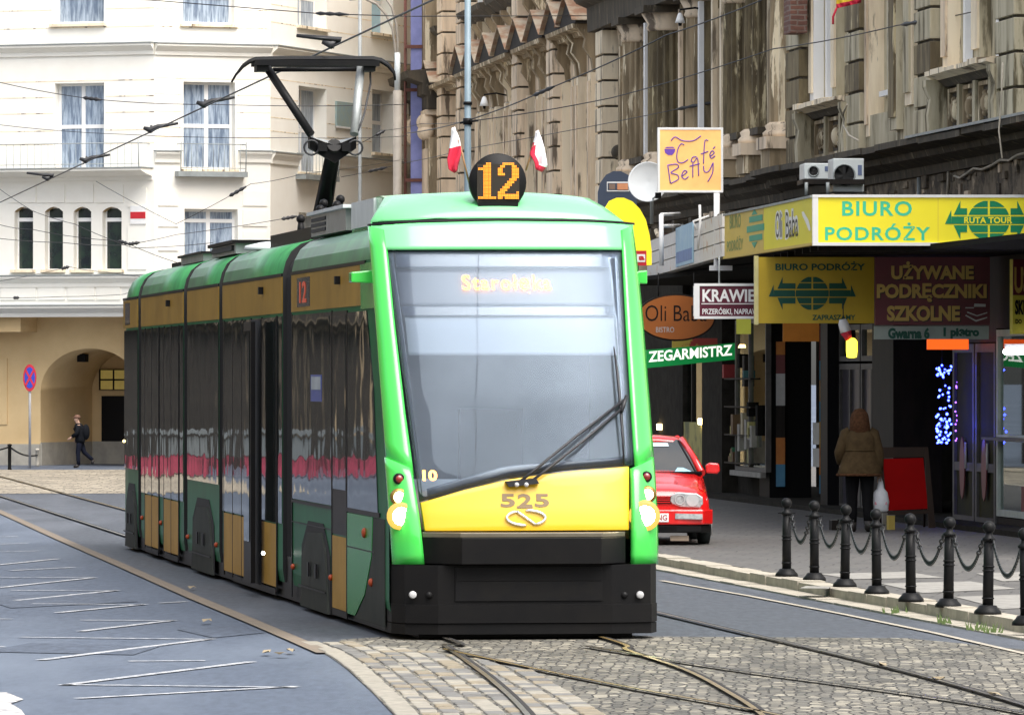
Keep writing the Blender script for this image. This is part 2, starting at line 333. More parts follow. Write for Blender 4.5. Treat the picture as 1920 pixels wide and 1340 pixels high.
M_stoneg = mat('grey_green_stone', (0.530, 0.475, 0.344), .9, scale=1.2, stretch=ST, col2=(0.329, 0.285, 0.189), lo=.4, hi=.62, bump=.35, bscale=9, col3=(0.138, 0.115, 0.069), scale3=1.6, lo3=.54, hi3=.62)
M_stonep = mat('pink_pale_stone', (0.806, 0.655, 0.482), .9, scale=1.2, stretch=ST, col2=(0.509, 0.400, 0.284), lo=.44, hi=.66, bump=.4, bscale=9, col3=(0.170, 0.130, 0.095), scale3=1.4, lo3=.545, hi3=.615)
M_stonew = mat('pale_render', (0.869, 0.750, 0.559), .9, scale=1.2, stretch=ST, col2=(0.657, 0.540, 0.387), lo=.45, hi=.65, bump=.3, bscale=8, col3=(0.212, 0.170, 0.120), scale3=1.8, lo3=.565, hi3=.63)
M_brick = brickmat('bare_brick', (0.30, 0.13, 0.09), (0.20, 0.09, 0.07), (0.35, 0.29, 0.24), 0.26, 0.09, 0.016, vert=True)
M_tile = mat('hood_roof_tile', (0.50, 0.42, 0.31), .85, scale=2.2, col2=(0.36, 0.2, 0.12), lo=.42, hi=.6, bump=.4)
M_soot = mat('soot', (0.03, 0.026, 0.022), .95, scale=3, col2=(.015, .013, .012), bump=.4)
M_rub = mat('rubble_plaster', (0.212, 0.170, 0.120), .95, scale=2.6, col2=(0.064, 0.052, 0.039), lo=.42, hi=.58, bump=.8, bscale=7, col3=(0.445, 0.360, 0.258), scale3=3.2, lo3=.6, hi3=.66, bdist=.03)
M_grass = mat('weeds', (.10, .15, .04), .8, scale=20)

# ------------------------------------------------------------------ ground
def sheet(name, pts, z, m, kind='structure'):
    mb = MB(); mb.add([(x, y, z) for x, y in pts], [tuple(range(len(pts)))], m); return mb.obj(name, kind=kind)
sheet('ground', [(-900, -300), (900, -300), (900, 1800), (-900, 1800)], 0.0, M_asph)
TA = R(8.0); TO = Vector((0.112, 57.35)); ta = Vector((math.cos(TA), math.sin(TA))); tn = Vector((-math.sin(TA), math.cos(TA)))
def tr(v, u): p = TO + ta * v + tn * u; return (p.x, p.y)
def trackpt(u, v):                              # the tram's track: straight behind the nose, easing off towards the camera
    if u >= 0: return tr(v, u)
    return (TO.x + v * .99 - u * (.139) + .0021 * u * abs(u) * 1.0, TO.y + v * .1 + u)
# track bed left edge (the ochre line) from the photo's ground positions
edge = [gp(-60, 934), gp(0, 960), gp(110, 1010), gp(225, 1060), gp(360, 1120), gp(480, 1170), gp(560, 1204), gp(610, 1226), gp(650, 1254), gp(700, 1300), gp(738, 1340), gp(800, 1430)]
kerb = [gp(2100, 1222, .0), gp(1920, 1190), gp(1760, 1153), gp(1600, 1121), gp(1420, 1089), gp(1235, 1062)]
kd = Vector((kerb[-1][0] - kerb[1][0], kerb[-1][1] - kerb[1][1])).normalized()
kx = lambda d: kerb[-1][0] + kd.x / kd.y * (d - kerb[-1][1])
kline = [(kx(40), 40), (kx(57), 57), (kx(78.9), 78.9), (kx(110), 110), (kx(160), 160)]
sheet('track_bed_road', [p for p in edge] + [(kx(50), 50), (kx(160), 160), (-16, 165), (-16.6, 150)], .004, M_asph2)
cobE = [gp(612, 1222), gp(650, 1254), gp(700, 1300), gp(738, 1340), gp(800, 1430), (kx(39), 39), (kx(52), 52), gp(1700, 1197), gp(1235, 1194), gp(900, 1182), gp(640, 1200)]
sheet('cobbled_track_road', cobE, .008, M_cob)
sheet('far_cobbled_road', [gp(-700, 927), gp(-700, 881), gp(500, 881), gp(500, 925)], .012, M_cob2)
mb = MB()
def strip(mb, pts, w, z, m):
    ps = [Vector((p[0], p[1], 0)) for p in pts]; rows = []
    for i, p in enumerate(ps):
        t = (ps[min(i + 1, len(ps) - 1)] - ps[max(i - 1, 0)]).normalized(); nn = Vector((t.y, -t.x, 0))
        rows.append([p - nn * w / 2 + Vector((0, 0, z)), p + nn * w / 2 + Vector((0, 0, z))])
    mb.grid(rows, m, False)
strip(mb, edge[:8], .16, .016, M_edge); mb.obj('road_edge_strip', kind='structure')
def smooth(pts, n=6):
    out = []
    for i in range(len(pts) - 1):
        p0, p1, p2, p3 = pts[max(i - 1, 0)], pts[i], pts[i + 1], pts[min(i + 2, len(pts) - 1)]
        for k in range(n):
            t = k / n; out.append(tuple(.5 * (2 * b + (c - a) * t + (2 * a - 5 * b + 4 * c - d) * t * t + (3 * b - a - 3 * c + d) * t ** 3) for a, b, c, d in zip(p0, p1, p2, p3)))
    return out + [tuple(pts[-1])]
# setts laid in rows that follow the curve, each a stone of its own height
SETT = [mat('sett_pale', (.30, .275, .225), .75, scale=9, col2=(.21, .195, .16), bump=.4), mat('sett_grey', (.17, .165, .152), .75, scale=9, col2=(.115, .112, .105), bump=.4), mat('sett_warm', (.25, .21, .145), .75, scale=9, col2=(.165, .14, .10), bump=.4), mat('sett_dark', (.14, .135, .125), .75, scale=9, col2=(.10, .097, .09), bump=.4)]
crv = smooth(edge[6:], 10); ds = [0]
for p, q in zip(crv, crv[1:]): ds.append(ds[-1] + math.hypot(q[0] - p[0], q[1] - p[1]))
def crv_at(d, off):
    i = 0
    while i < len(ds) - 2 and ds[i + 1] < d: i += 1
    k = (d - ds[i]) / max(1e-6, ds[i + 1] - ds[i]); p, q = Vector(crv[i]), Vector(crv[i + 1]); t = (q - p).normalized(); n = Vector((-t.y, t.x))
    if n.x < 0: n = -n
    r = p.lerp(q, k) + n * off; return (r.x, r.y)
mb = MB(); o_ = 0.0; row = 0; rng = random.Random(3)
while o_ < 1.5:
    w = .17 if row == 0 else rng.uniform(.125, .165); d_ = rng.uniform(0, .3); 
    while d_ < ds[-1] - .5:
        L_ = rng.uniform(.7, 1.0) if row == 0 else rng.uniform(.22, .5); e_ = d_ + L_ - (.03 if row else .02); h_ = .008 + rng.uniform(.004, .015)
        if o_ < .3 + .28 * d_ or row == 0:
            j0, j1 = rng.uniform(-.008, .008), rng.uniform(-.008, .008)
            mb.plan(WF, [crv_at(d_, o_ + j0), crv_at(d_, o_ + w + j0), crv_at(e_, o_ + w + j1), crv_at(e_, o_ + j1)], -.03, h_, SETT[0] if row == 0 else rng.choice((SETT[0], SETT[0], SETT[1], SETT[2], SETT[2], SETT[1], SETT[3])))
        d_ += L_
    o_ += w + .025; row += 1
mb.obj('road_setts', kind='structure', bevel=.012)
# rails: steel head beside a dark groove
def rail(mb, pts, m=M_rail, w=.042):
    strip(mb, pts, .085, .029, M_groove); strip(mb, [(p[0] - .02, p[1]) for p in pts], w, .033, m)
def railobj(pts, m=M_rail):
    mb = MB(); rail(mb, smooth(pts), m); return mb.obj('road_rail', kind='structure')
bk = [33, 50, 70, 95, 112]
railobj([tr(-.72, u) for u in reversed([0, 16] + bk)] + [gp(836, 1214), gp(880, 1246), gp(930, 1284), gp(990, 1342), gp(1060, 1440)])
railobj([tr(.72, u) for u in reversed([0, 16] + bk)] + [gp(1180, 1224), gp(1290, 1262), gp(1370, 1304), gp(1432, 1345), gp(1520, 1430)], M_steelrust)
railobj([gp(1225, 1150), gp(1380, 1187), gp(1530, 1222), gp(1680, 1259), gp(1830, 1300), gp(2000, 1352)])
railobj([gp(1100, 1216), gp(1225, 1237), gp(1400, 1264), gp(1620, 1294), gp(1840, 1327), gp(2060, 1372)])
railobj([gp(836, 1222), gp(1000, 1258), gp(1200, 1298), gp(1420, 1338), gp(1600, 1380)], M_steelrust)
mb = MB(); strip(mb, [gp(1240, 1090), gp(1400, 1118), gp(1580, 1153), gp(1750, 1188), gp(1910, 1225), gp(2050, 1258)], .07, .016, M_kerb); mb.obj('road_seam', kind='structure')
# pavement slab with a kerb of single stones
pav = [(kx(d) + .32, d) for d in (40, 57, 79, 110, 160)] + [(12, 160), (30, 110), (30, 40)]
mb = MB(); mb.plan(WF, pav, -.2, .12, M_slab); mb.obj('pavement', kind='structure')
mb = MB(); nst = 118
for i in range(nst):
    d0 = 40 + i * 1.0; d1 = d0 + .985; j = random.uniform(-.012, .012)
    poly = [(kx(d0) + j, d0), (kx(d0) + .31, d0), (kx(d1) + .31, d1), (kx(d1) + j, d1)]
    mb.plan(WF, poly, -.1, .125 + random.uniform(-.01, .008), M_kerb)
    mb.plan(WF, [(kx(d0) - .34, d0 + .3), (kx(d0) - .04, d0 + .3), (kx(d1) - .04, d1 + .28), (kx(d1) - .34, d1 + .28)], -.1, .022 + random.uniform(-.004, .006), M_kerb)
mb.obj('kerb', kind='structure')
# broken pale kerb bits and weeds
mb = MB()
for px, py in ((1500, 1103),):
    x, y = gp(px, py, .12); mb.plan(WF, [(x, y), (x + .3, y - .1), (x + .35, y + .4), (x + .1, y + .7)], .121, .128, M_pale)
mb.obj('pavement_patch', kind='structure')
mb = MB()
for px, py in ((1680, 1148), (1768, 1168), (1830, 1180), (1860, 1185)):
    x, y = gp(px, py, .1)
    for k in range(12):
        a = random.uniform(0, 6.28); r = random.uniform(0, .14); h = random.uniform(.03, .08); bx, by = x + math.cos(a) * r, y + math.sin(a) * r * 2
        mb.add([(bx - .012, by, .1), (bx + .012, by, .1), (bx + random.uniform(-.03, .03), by, .12 + h)], [(0, 1, 2)], M_grass)
o = mb.obj('grass', kind='stuff'); tag(o, 'small weeds growing out of the pale kerb joint', 'weeds')
# pale slab bands of the crossing behind the bollards
mb = MB()
for a in (((1535, 1076), (1700, 1072), (1770, 1083), (1600, 1086)), ((1650, 1094), (1820, 1090), (1905, 1104), (1730, 1112)), ((1790, 1119), (1990, 1112), (2080, 1132), (1880, 1142)),
          ((1830, 1075), (2000, 1070), (2060, 1082), (1880, 1090))):
    q = [gp(x, y, .12) for x, y in a]; mb.add([(x, y, .126) for x, y in q], [(0, 1, 2, 3)], M_pale)
mb.obj('pavement_bands', kind='structure')
# zigzag road marking
zz = [((117, 1285), (472, 1241)), ((146, 1310), (558, 1287)), ((117, 1284), (556, 1289)), ((37, 1195), (397, 1199)), ((75, 1238), (396, 1198)), ((240, 1240), (385, 1239)),
      ((-80, 1160), (22, 1161)), ((150, 1163), (327, 1164)), ((150, 1184), (327, 1163)), ((60, 1132), (271, 1134)), ((108, 1149), (271, 1133)), ((20, 1107), (221, 1108)), ((30, 1126), (221, 1107)),
      ((-60, 1083), (178, 1083)), ((-60, 1108), (178, 1083)), ((20, 1070), (138, 1064)), ((-50, 1064), (108, 1048)), ((-60, 1036), (78, 1033)), ((-60, 1022), (52, 1019)), ((-60, 1008), (32, 1006)), ((300, 1131), (350, 1128)), ((-90, 1215), (10, 1213))]
mb = MB()
for (a, b) in zz:
    p, q = gp(*a), gp(*b); strip(mb, [p, ((p[0] + q[0]) / 2, (p[1] + q[1]) / 2), q], .10, .008, M_paint)
mb.obj('road_marking', kind='structure')
mb = MB(); q = [gp(-160, 1298), gp(12, 1299), gp(44, 1312), gp(20, 1320), gp(40, 1332), gp(50, 1346), gp(-160, 1350)]; mb.add([(x, y, .008) for x, y in q], [tuple(range(7))], M_dirtpaint); mb.obj('road_marking_patch', kind='structure')
# fallen leaves
M_leaf = mat('dry_leaf', (.30, .24, .15), .8, scale=30)
for i, (px, py) in enumerate(((500, 1229), (545, 1226), (528, 1233), (360, 1107), (1655, 1253), (1760, 1280), (1865, 1310), (388, 1170))):
    x, y = gp(px, py); mb = MB(); a = random.uniform(0, 6)
    mb.add([(x + math.cos(a + k) * r, y + math.sin(a + k) * r * 2.4, .03 + .02 * (k % 2)) for k, r in ((0, .07), (1, .03), (2, .05), (3.1, .07), (4.2, .03), (5.2, .05))], [(0, 1, 2, 3, 4, 5)], M_leaf)
    o = mb.obj('fallen_leaf', off=(x, y, 0)); tag(o, ['dry leaf on the asphalt left of the cobbles, leftmost of three', 'dry leaf on the asphalt touching the cobble corner', 'dry leaf between two others left of the cobbles', 'pale scrap lying by the ochre strip beside the tram',
        'reddish scrap beside the rail on the right cobbles', 'scrap on the right cobbles below the reddish one', 'scrap nearest the lower right corner of the cobbles', 'dark scrap alone on the left asphalt'][i], 'litter', 'litter on the road')

# ------------------------------------------------------------------ pale corner building (left, far)
LB = thing('corner_building', (-9.5, 170, 0), 'cream corner apartment building with lace curtained windows and a wide street arch', 'building')
c0, c1, c2 = (-16.2, 170.7), (-9.54, 168.0), (-6.5, 169.3)
FL = Frame((c1[0], c1[1]), (c1[0] - c0[0], c1[1] - c0[1])); FM = Frame(c1, (c2[0] - c1[0], c2[1] - c1[1])); FR = Frame(c2, (.317, 1))
# (inward normal is +90 degrees from along: away from the camera for left-to-right walls)
def hole(F, x0, x1, y0, y1):
    a = F.hit(x0, (y0 + y1) / 2)[0]; b = F.hit(x1, (y0 + y1) / 2)[0]; zt = F.hit((x0 + x1) / 2, y0)[1]; zb = F.hit((x0 + x1) / 2, y1)[1]; return (a, b, zb, zt)
hL = [hole(FL, 103, 195, 156, 318), hole(FL, 100, 195, -60, 45)] + [hole(FL, x0, x1, 388, 506) for x0, x1 in ((27, 62), (84, 118), (138, 171), (192, 228))]
hM = [hole(FM, 344, 441, 154, 318), hole(FM, 343, 440, -60, 46), hole(FM, 346, 446, 392, 500)]
hR = [hole(FR, 560, 612, 164, 325), hole(FR, 558, 612, -60, 52), hole(FR, 698, 737, 170, 288), hole(FR, 697, 737, -60, 64), hole(FR, 560, 612, 400, 500), hole(FR, 699, 737, 400, 500)]
Llen = (Vector(c1) - Vector(c0)).length; Mlen = (Vector(c2) - Vector(c1)).length
mb = MB()
wall_holes(mb, FL, -Llen, 0, 4.22, 16, hL, 0, .32, M_plas); wall_holes(mb, FM, 0, Mlen, 4.22, 16, hM, 0, .32, M_plas); wall_holes(mb, FR, 0, 18, 4.22, 16, hR, 0, .42, M_plas)
mb.add([FL.w(-Llen, 0, 4.22), FL.w(-Llen, 5, 4.22), FL.w(-Llen, 5, 16), FL.w(-Llen, 0, 16)], [(0, 1, 2, 3)], M_plas)
for F, a, b in ((FL, -Llen, 0), (FM, 0, Mlen), (FR, 0, 18)):
    mb.add([F.w(a, 0, 4.22), F.w(b, 0, 4.22), F.w(b, 1.6, 4.22), F.w(a, 1.6, 4.22)], [(0, 1, 2, 3)], M_plas)
# shallow panel joints
mb.obj('wall', LB)
mb = MB()
for F, a, b, ylist, x in ((FL, -Llen, 0, (18, 52, 152, 182, 212, 245, 270), 150), (FM, 0, Mlen, (18, 52, 148, 178, 210, 240, 258), 390), (FR, 0, 18, (30, 62, 165, 200, 235, 260), 640)):
    for y in ylist:
        z = F.hit(x, y)[1]; hs = hL if F is FL else hM if F is FM else hR; segs = [(a, b)]
        for h in hs:
            if h[2] < z < h[3]:
                ns = []
                for s0, s1 in segs:
                    if h[1] < s0 or h[0] > s1: ns.append((s0, s1)); continue
                    if h[0] > s0: ns.append((s0, h[0] - .04))
                    if h[1] < s1: ns.append((h[1] + .04, s1))
                segs = ns
        for s0, s1 in segs: mb.box(F, s0 + .01, s1 - .01, -.004, .02, z - .012, z + .012, M_stonew)
mb.obj('joint_line', LB)
def cornice(mb, F, a, b, z, m, mt=None, p=.22):
    mb.prof(F, [(0.01, z - .30), (-.05, z - .30), (-.06, z - .2), (-p * .6, z - .14), (-p, z - .06), (-p, z), (.01, z)], a, b, m)
    if mt: mb.box(F, a - .02, b + .02, -p - .03, .02, z + .002, z + .03, mt)
mb = MB()
for F, a, b, y, x in ((FL, -Llen, 0, 84, 150), (FM, 0, Mlen, 84, 390), (FR, 0, 18, 94, 560)):
    cornice(mb, F, a, b, F.hit(x, y)[1], M_plas, M_lead)
cornice(mb, FL, -Llen, -.05, FL.hit(150, 318)[1], M_plas, M_lead, .75)
cornice(mb, FL, -Llen, 0, FL.hit(150, 517)[1], M_plas, M_lead, .2); cornice(mb, FM, 0, Mlen, FM.hit(390, 517)[1], M_plas, M_lead, .2); cornice(mb, FR, 0, 18, FR.hit(600, 520)[1], M_plas, M_lead, .2)
cornice(mb, FL, -Llen, 0, FL.hit(150, 573)[1], M_plas, M_lead, .28); cornice(mb, FM, 0, Mlen, FM.hit(390, 573)[1], M_plas, M_lead, .28)
hm = hM[0]; cornice(mb, FM, 0, hm[0] - .1, FM.hit(315, 284)[1], M_plas, M_lead, .15); cornice(mb, FM, hm[1] + .1, Mlen, FM.hit(480, 284)[1], M_plas, M_lead, .15); cornice(mb, FR, 0, hR[0][0] - .1, FR.hit(530, 288)[1], M_plas, M_lead, .15); cornice(mb, FR, hR[0][1] + .1, 16, FR.hit(660, 296)[1], M_plas, M_lead, .15)
for F, h in ((FM, hM[0]), (FR, hR[0])): mb.box(F, h[0] - .25, h[1] + .25, -.3, .05, h[2] - .2, h[2] - .06, M_lead)
mb.obj('cornice', LB)
# shallow raised frames between storeys
mb = MB()
wpan = []
for F, x0, x1, y0, y1 in ((FL, 240, 275, 352, 388), (FL, 240, 275, 420, 505), (FM, 296, 334, 356, 386), (FM, 296, 334, 392, 425), (FM, 296, 334, 432, 470), (FM, 455, 500, 358, 386), (FM, 455, 500, 394, 424), (FM, 455, 500, 434, 470),
                          (FL, 2, 68, 528, 562), (FL, 72, 122, 528, 562), (FL, 128, 178, 528, 562), (FL, 182, 226, 528, 562)) + tuple((FL, a, b, 345, 380) for a, b in ((16, 68), (72, 122), (126, 176), (180, 232))):
    h = hole(F, x0, x1, y0, y1); mb = MB(); mb.box(F, h[0], h[1], -.03, .02, h[2], h[3], M_plas); mb.obj('wall_panel', LB)
def window(F, h, parent, q, glass, bars=(), cols=2, fr=.07, sill=True, mid=None, arch=False):
    a, b, z0, z1 = h; f = MB()
    f.box(F, a, a + fr, q - .05, q, z0, z1, M_white); f.box(F, b - fr, b, q - .05, q, z0, z1, M_white)
    f.box(F, a + fr, b - fr, q - .05, q, z0, z0 + fr, M_white); f.box(F, a + fr, b - fr, q - .05, q, z1 - fr, z1, M_white)
    for k in range(1, cols):
        c = lerp(a, b, k / cols); f.box(F, c - .055, c + .055, q - .052, q, z0 + fr, z1 - fr, M_white)
    if mid is not None:
        zm = lerp(z0, z1, mid); f.box(F, a + fr, b - fr, q - .049, q, zm - .05, zm + .05, M_white)
    o = f.obj('window', parent)
    BASE[o.name] = BASE[parent.name]
    g = MB(); g.box(F, a + fr * .5, b - fr * .5, q - .03, q - .015, z0 + fr * .5, z1 - fr * .5, glass); g.obj('pane', o)
    if sill:
        s = MB(); s.box(F, a - .08, b + .08, -.1, q, z0 - .07, z0 + .004, M_stonew); s.obj('sill', o)
    return o
window(FL, hL[0], LB, .3, M_curt, mid=.5); window(FL, hL[1], LB, .3, M_curt, cols=1, mid=.49)
window(FM, hM[0], LB, .3, M_curt, mid=.5); window(FM, hM[1], LB, .3, M_curt, cols=1, mid=.49); window(FM, hM[2], LB, .3, M_curt, mid=.8)
for i, h in enumerate(hR): window(FR, h, LB, .4, M_curt if i != 3 else M_cyan, mid=.5)
for h in hL[2:]:
    o = window(FL, h, LB, .26, M_dkgl2, cols=1, mid=.8, fr=.035)
    s = MB(); a, b, z0, z1 = h; n = 10                      # segmental arch filling the square head
    for k in range(n):
        u0, u1 = lerp(a, b, k / n), lerp(a, b, (k + 1) / n); f = lambda u: z1 - .13 * ((2 * (u - a) / (b - a) - 1) ** 2)
        s.add([FL.w(u0, -.002, f(u0)), FL.w(u1, -.002, f(u1)), FL.w(u1, -.002, z1 + .002), FL.w(u0, -.002, z1 + .002)], [(0, 1, 2, 3)], M_plas)
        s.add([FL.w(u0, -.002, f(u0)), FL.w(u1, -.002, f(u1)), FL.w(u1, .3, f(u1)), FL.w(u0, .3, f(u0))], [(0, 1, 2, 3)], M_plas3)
    s.obj('arch_head', o)
# balconies: thin railings
def railing(F, a, b, z0, z1, q, parent, n, ends=True):
    mb = MB(); m = M_lead
    mb.tube([F.w(a, q, z1), F.w(b, q, z1)], .012, m, 5); mb.tube([F.w(a, q, z0 + .08), F.w(b, q, z0 + .08)], .010, m, 5)
    for k in range(n + 1):
        u = lerp(a, b, k / n); mb.tube([F.w(u, q, z0), F.w(u, q, z1)], .006, m, 4)
    for u in (a, b): mb.tube([F.w(u, q, z1), F.w(u, 0.02, z1)], .012, m, 5); mb.tube([F.w(u, q, z0 - .02), F.w(u, q - .05, z1 + .06)], .014, m, 5)
    mb.obj('railing', parent)
zb = FL.hit(150, 318)[1]; railing(FL, -Llen, FL.hit(280, 300)[0], zb + .04, FL.hit(150, 271)[1], -.65, LB, 34)
railing(FM, hM[0][0] - .18, hM[0][1] + .2, hM[0][2] - .05, FM.hit(390, 271)[1], -.28, LB, 12); railing(FR, hR[0][0] - .15, hR[0][1] + .2, hR[0][2] - .05, FR.hit(586, 290)[1], -.28, LB, 10)
# ground floor, set back under the overhang
GQ = 1.25
ar = hole(FL, 76, 262, 655, 875); a0, a1, ztop = FL.hit(76, 700, GQ)[0], FL.hit(262, 700, GQ)[0], FL.hit(150, 653, GQ)[1]
zsp = FL.hit(80, 733, GQ)[1]
mb = MB(); mb2 = M_plas2
ac, rw, rh = (a0 + a1) / 2, (a1 - a0) / 2, ztop - zsp
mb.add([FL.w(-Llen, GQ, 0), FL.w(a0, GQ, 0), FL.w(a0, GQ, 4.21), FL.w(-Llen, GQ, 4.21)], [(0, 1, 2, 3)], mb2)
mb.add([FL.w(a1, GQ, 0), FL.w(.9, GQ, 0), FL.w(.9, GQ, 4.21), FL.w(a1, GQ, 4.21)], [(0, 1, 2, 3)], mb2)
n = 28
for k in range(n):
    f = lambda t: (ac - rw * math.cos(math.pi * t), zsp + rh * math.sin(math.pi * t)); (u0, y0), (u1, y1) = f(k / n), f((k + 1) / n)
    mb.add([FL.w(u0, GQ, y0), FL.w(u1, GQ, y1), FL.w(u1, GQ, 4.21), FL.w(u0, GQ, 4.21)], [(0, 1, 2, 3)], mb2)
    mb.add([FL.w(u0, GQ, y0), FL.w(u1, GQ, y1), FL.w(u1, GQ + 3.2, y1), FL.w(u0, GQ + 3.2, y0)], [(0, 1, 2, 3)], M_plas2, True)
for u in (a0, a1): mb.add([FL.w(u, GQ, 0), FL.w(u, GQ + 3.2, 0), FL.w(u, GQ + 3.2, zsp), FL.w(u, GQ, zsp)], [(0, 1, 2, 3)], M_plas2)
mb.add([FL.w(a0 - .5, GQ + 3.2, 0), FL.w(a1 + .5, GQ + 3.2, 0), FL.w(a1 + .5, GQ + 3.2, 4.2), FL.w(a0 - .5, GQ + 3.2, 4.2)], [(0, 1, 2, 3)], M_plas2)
mb.box(FM, -.3, Mlen + 6, 1.3, 1.5, 0, 4.21, mb2); mb.box(FR, -1, 18, 1.3, 1.5, 0, 4.21, mb2)
mb.box(FL, -Llen - .1, FL.hit(40, 600, .3)[0], .25, GQ - .01, FL.hit(20, 622, .3)[1], 4.2, M_plas2)   # beam end under the overhang
mb.obj('ground_floor_wall', LB)
mb = MB()
mb.box(FL, -Llen, a0 - .003, GQ - .05, GQ, 0, FL.hit(40, 832, GQ)[1], M_sock); mb.box(FL, a0, a0 + .04, GQ - .01, GQ + 3.1, 0, .62, M_sock); mb.box(FL, a0 + .05, a1, GQ + 3.1, GQ + 3.19, 0, .62, M_sock)
mb.box(FL, -Llen + .1, a0 - 1.0, GQ - .03, GQ - .003, 1.1, 2.9, M_plas2)
mb.obj('socle', LB)
bq = GQ + 3.17
dh = (FL.hit(192, 800, bq)[0], FL.hit(262, 800, bq)[0], 0, FL.hit(200, 742, bq)[1])
mb = MB(); mb.box(FL, dh[0], dh[1], bq - .06, bq, 0, dh[3], M_blk); o = mb.obj('door', LB)
M_amber = mat('amber_pane', (.30, .21, .05), .4, emit=(1, .75, .2), es=.05)
wh = (FL.hit(188, 720, bq)[0], FL.hit(262, 720, bq)[0], FL.hit(200, 731, bq)[1], FL.hit(200, 692, bq)[1])
mb = MB(); mb.box(FL, wh[0], wh[1], bq - .08, bq - .04, wh[2], wh[3], M_blk); o = mb.obj('window', LB)
mb = MB()
for k in range(2):
    for j in range(2):
        u0 = wh[0] + .06 + k * .42; z0 = lerp(wh[2], wh[3], j / 2) + .02; mb.box(FL, u0, u0 + .36, bq - .1, bq - .085, z0, z0 + .24, M_amber)
mb.obj('pane', o)
mb = MB()
M_maroon = mat('maroon_plate', (.16, .03, .035), .4); M_silver = mat('silver_paint', (.5, .5, .5), .4)
h = (FL.hit(130, 720, bq)[0], FL.hit(163, 720, bq)[0], FL.hit(150, 739, bq)[1], FL.hit(150, 716, bq)[1]); mb.box(FL, h[0], h[1], bq - .05, bq - .005, h[2], h[3], M_maroon)
for k in range(3): mb.box(FL, h[0] + .08, h[1] - .08, bq - .056, bq - .052, h[3] - .08 - k * .09, h[3] - .05 - k * .09, mat('dull_gilt', (.25, .16, .09), .5))
o = mb.obj('wall_plate', off=FL.w(h[0], bq, h[2])); tag(o, 'dark red rectangular name plate on the back wall inside the arch', 'wall plate')
mb = MB(); c = (FL.hit(147, 693, bq)[0], FL.hit(147, 693, bq)[1])
mb.prism(FL, [(c[0] + .23 * math.cos(k * .3927), c[1] + .3 * math.sin(k * .3927)) for k in range(16)], bq - .05, bq - .005, M_maroon)
mb.prism(FL, [(c[0] + x * .16, c[1] + y * .2) for x, y in ((0, .55), (.2, .7), (.25, .4), (.5, .8), (.95, .9), (.8, .2), (.55, -.1), (.3, -.3), (.35, -.7), (0, -.95), (-.35, -.7), (-.3, -.3), (-.55, -.1), (-.8, .2), (-.95, .9), (-.5, .8), (-.25, .4))], bq - .06, bq - .052, M_silver)
o = mb.obj('crest_plate', off=FL.w(c[0], bq, c[1])); tag(o, 'oval crest plate with white eagle inside the arch above the red plate', 'crest plate')
mb = MB(); c = FL.hit(110, 705, bq); mb.box(FL, c[0] - .2, c[0] + .2, bq - .2, bq - .005, c[1] - .25, c[1] + .22, M_blk); mb.box(FL, c[0] - .14, c[0] + .14, bq - .21, bq - .201, c[1] - .18, c[1] + .16, M_dkgl)
o = mb.obj('wall_box', off=FL.w(c[0], bq, c[1])); tag(o, 'small black square box on the wall inside the arch', 'wall box')
mb = MB(); c = FL.hit(155, 662, GQ + 1); mb.tube([FL.w(c[0], GQ + 1, c[1] + .12), FL.w(c[0], GQ + 1, c[1] - .05)], .02, M_blk); mb.box(FL, c[0] - .12, c[0] + .12, GQ + .9, GQ + 1.12, c[1] - .24, c[1] - .02, M_blk)
o = mb.obj('arch_lantern', off=FL.w(c[0], GQ + 1, c[1])); tag(o, 'dark lantern hanging under the crown of the arch', 'lantern')
# white and red house plaque
mb = MB(); h = hole(FL, 246, 275, 386, 420); mb.box(FL, h[0], h[1], -.06, -.032, h[2], h[3], M_white); M_red = mat('signal_red', (.62, .02, .03), .4)
zc = lerp(h[2], h[3], .5); mb.box(FL, h[0] + .005, h[1] - .005, -.066, -.0605, zc - .1, zc + .08, M_red)
o = mb.obj('house_plaque', off=FL.w(h[0], 0, h[2])); tag(o, 'white plaque with a red band on the cream wall beside the arched windows', 'plaque')
# notice hanging between windows on the receding wall
mb = MB(); h = hole(FR, 628, 663, 192, 238); mb.box(FR, h[0], h[1], -.05, -.01, h[2], h[3], mat('faded_blue_board', (.28, .40, .45), .6, scale=6, col2=(.35, .42, .36))); mb.box(FR, h[0] - .03, h[1] + .03, -.06, -.052, h[2] - .05, h[2] - .002, M_white)
o = mb.obj('notice_board', off=FR.w(h[0], 0, h[2])); tag(o, 'faded blue board on the cream wall behind the pantograph', 'board')

# neighbour house further along the left street, only ever seen mirrored in the tram's side
FN = Frame((-54, 150), (1, .55)); 
LN = thing('neighbour_building', (-36, 165, 0), 'sooty brown street house beyond the left edge, mirrored in the tram side', 'building')
mb = MB(); hs = [(u, u + 1.3, z, z + 2.3) for u in range(2, 40, 3) for z in (4.5, 8.5, 12.2)]
wall_holes(mb, FN, 0, 41.0, 0, 15.5, hs, 0, .3, M_soot); mb.box(FN, 0, 41, .31, .5, 0, 15.4, M_dkgl)
for u in range(1, 41, 3): mb.box(FN, u - .25, u + .25, -.3, 0, 0, 15.2, (M_stoned, M_stone, M_stoned, M_soot)[(u // 3) % 4])
cornice(mb, FN, 0, 41, 3.9, M_stoned, None, .5); cornice(mb, FN, 0, 41, 15.4, M_stone, None, .8)
mb.obj('wall', LN)
M_pink = mat('pink_cloth', (.06, .012, .018), .8, scale=3, col2=(.4, .05, .1)); M_wcl = mat('white_cloth', (.13, .15, .16), .8, scale=3)
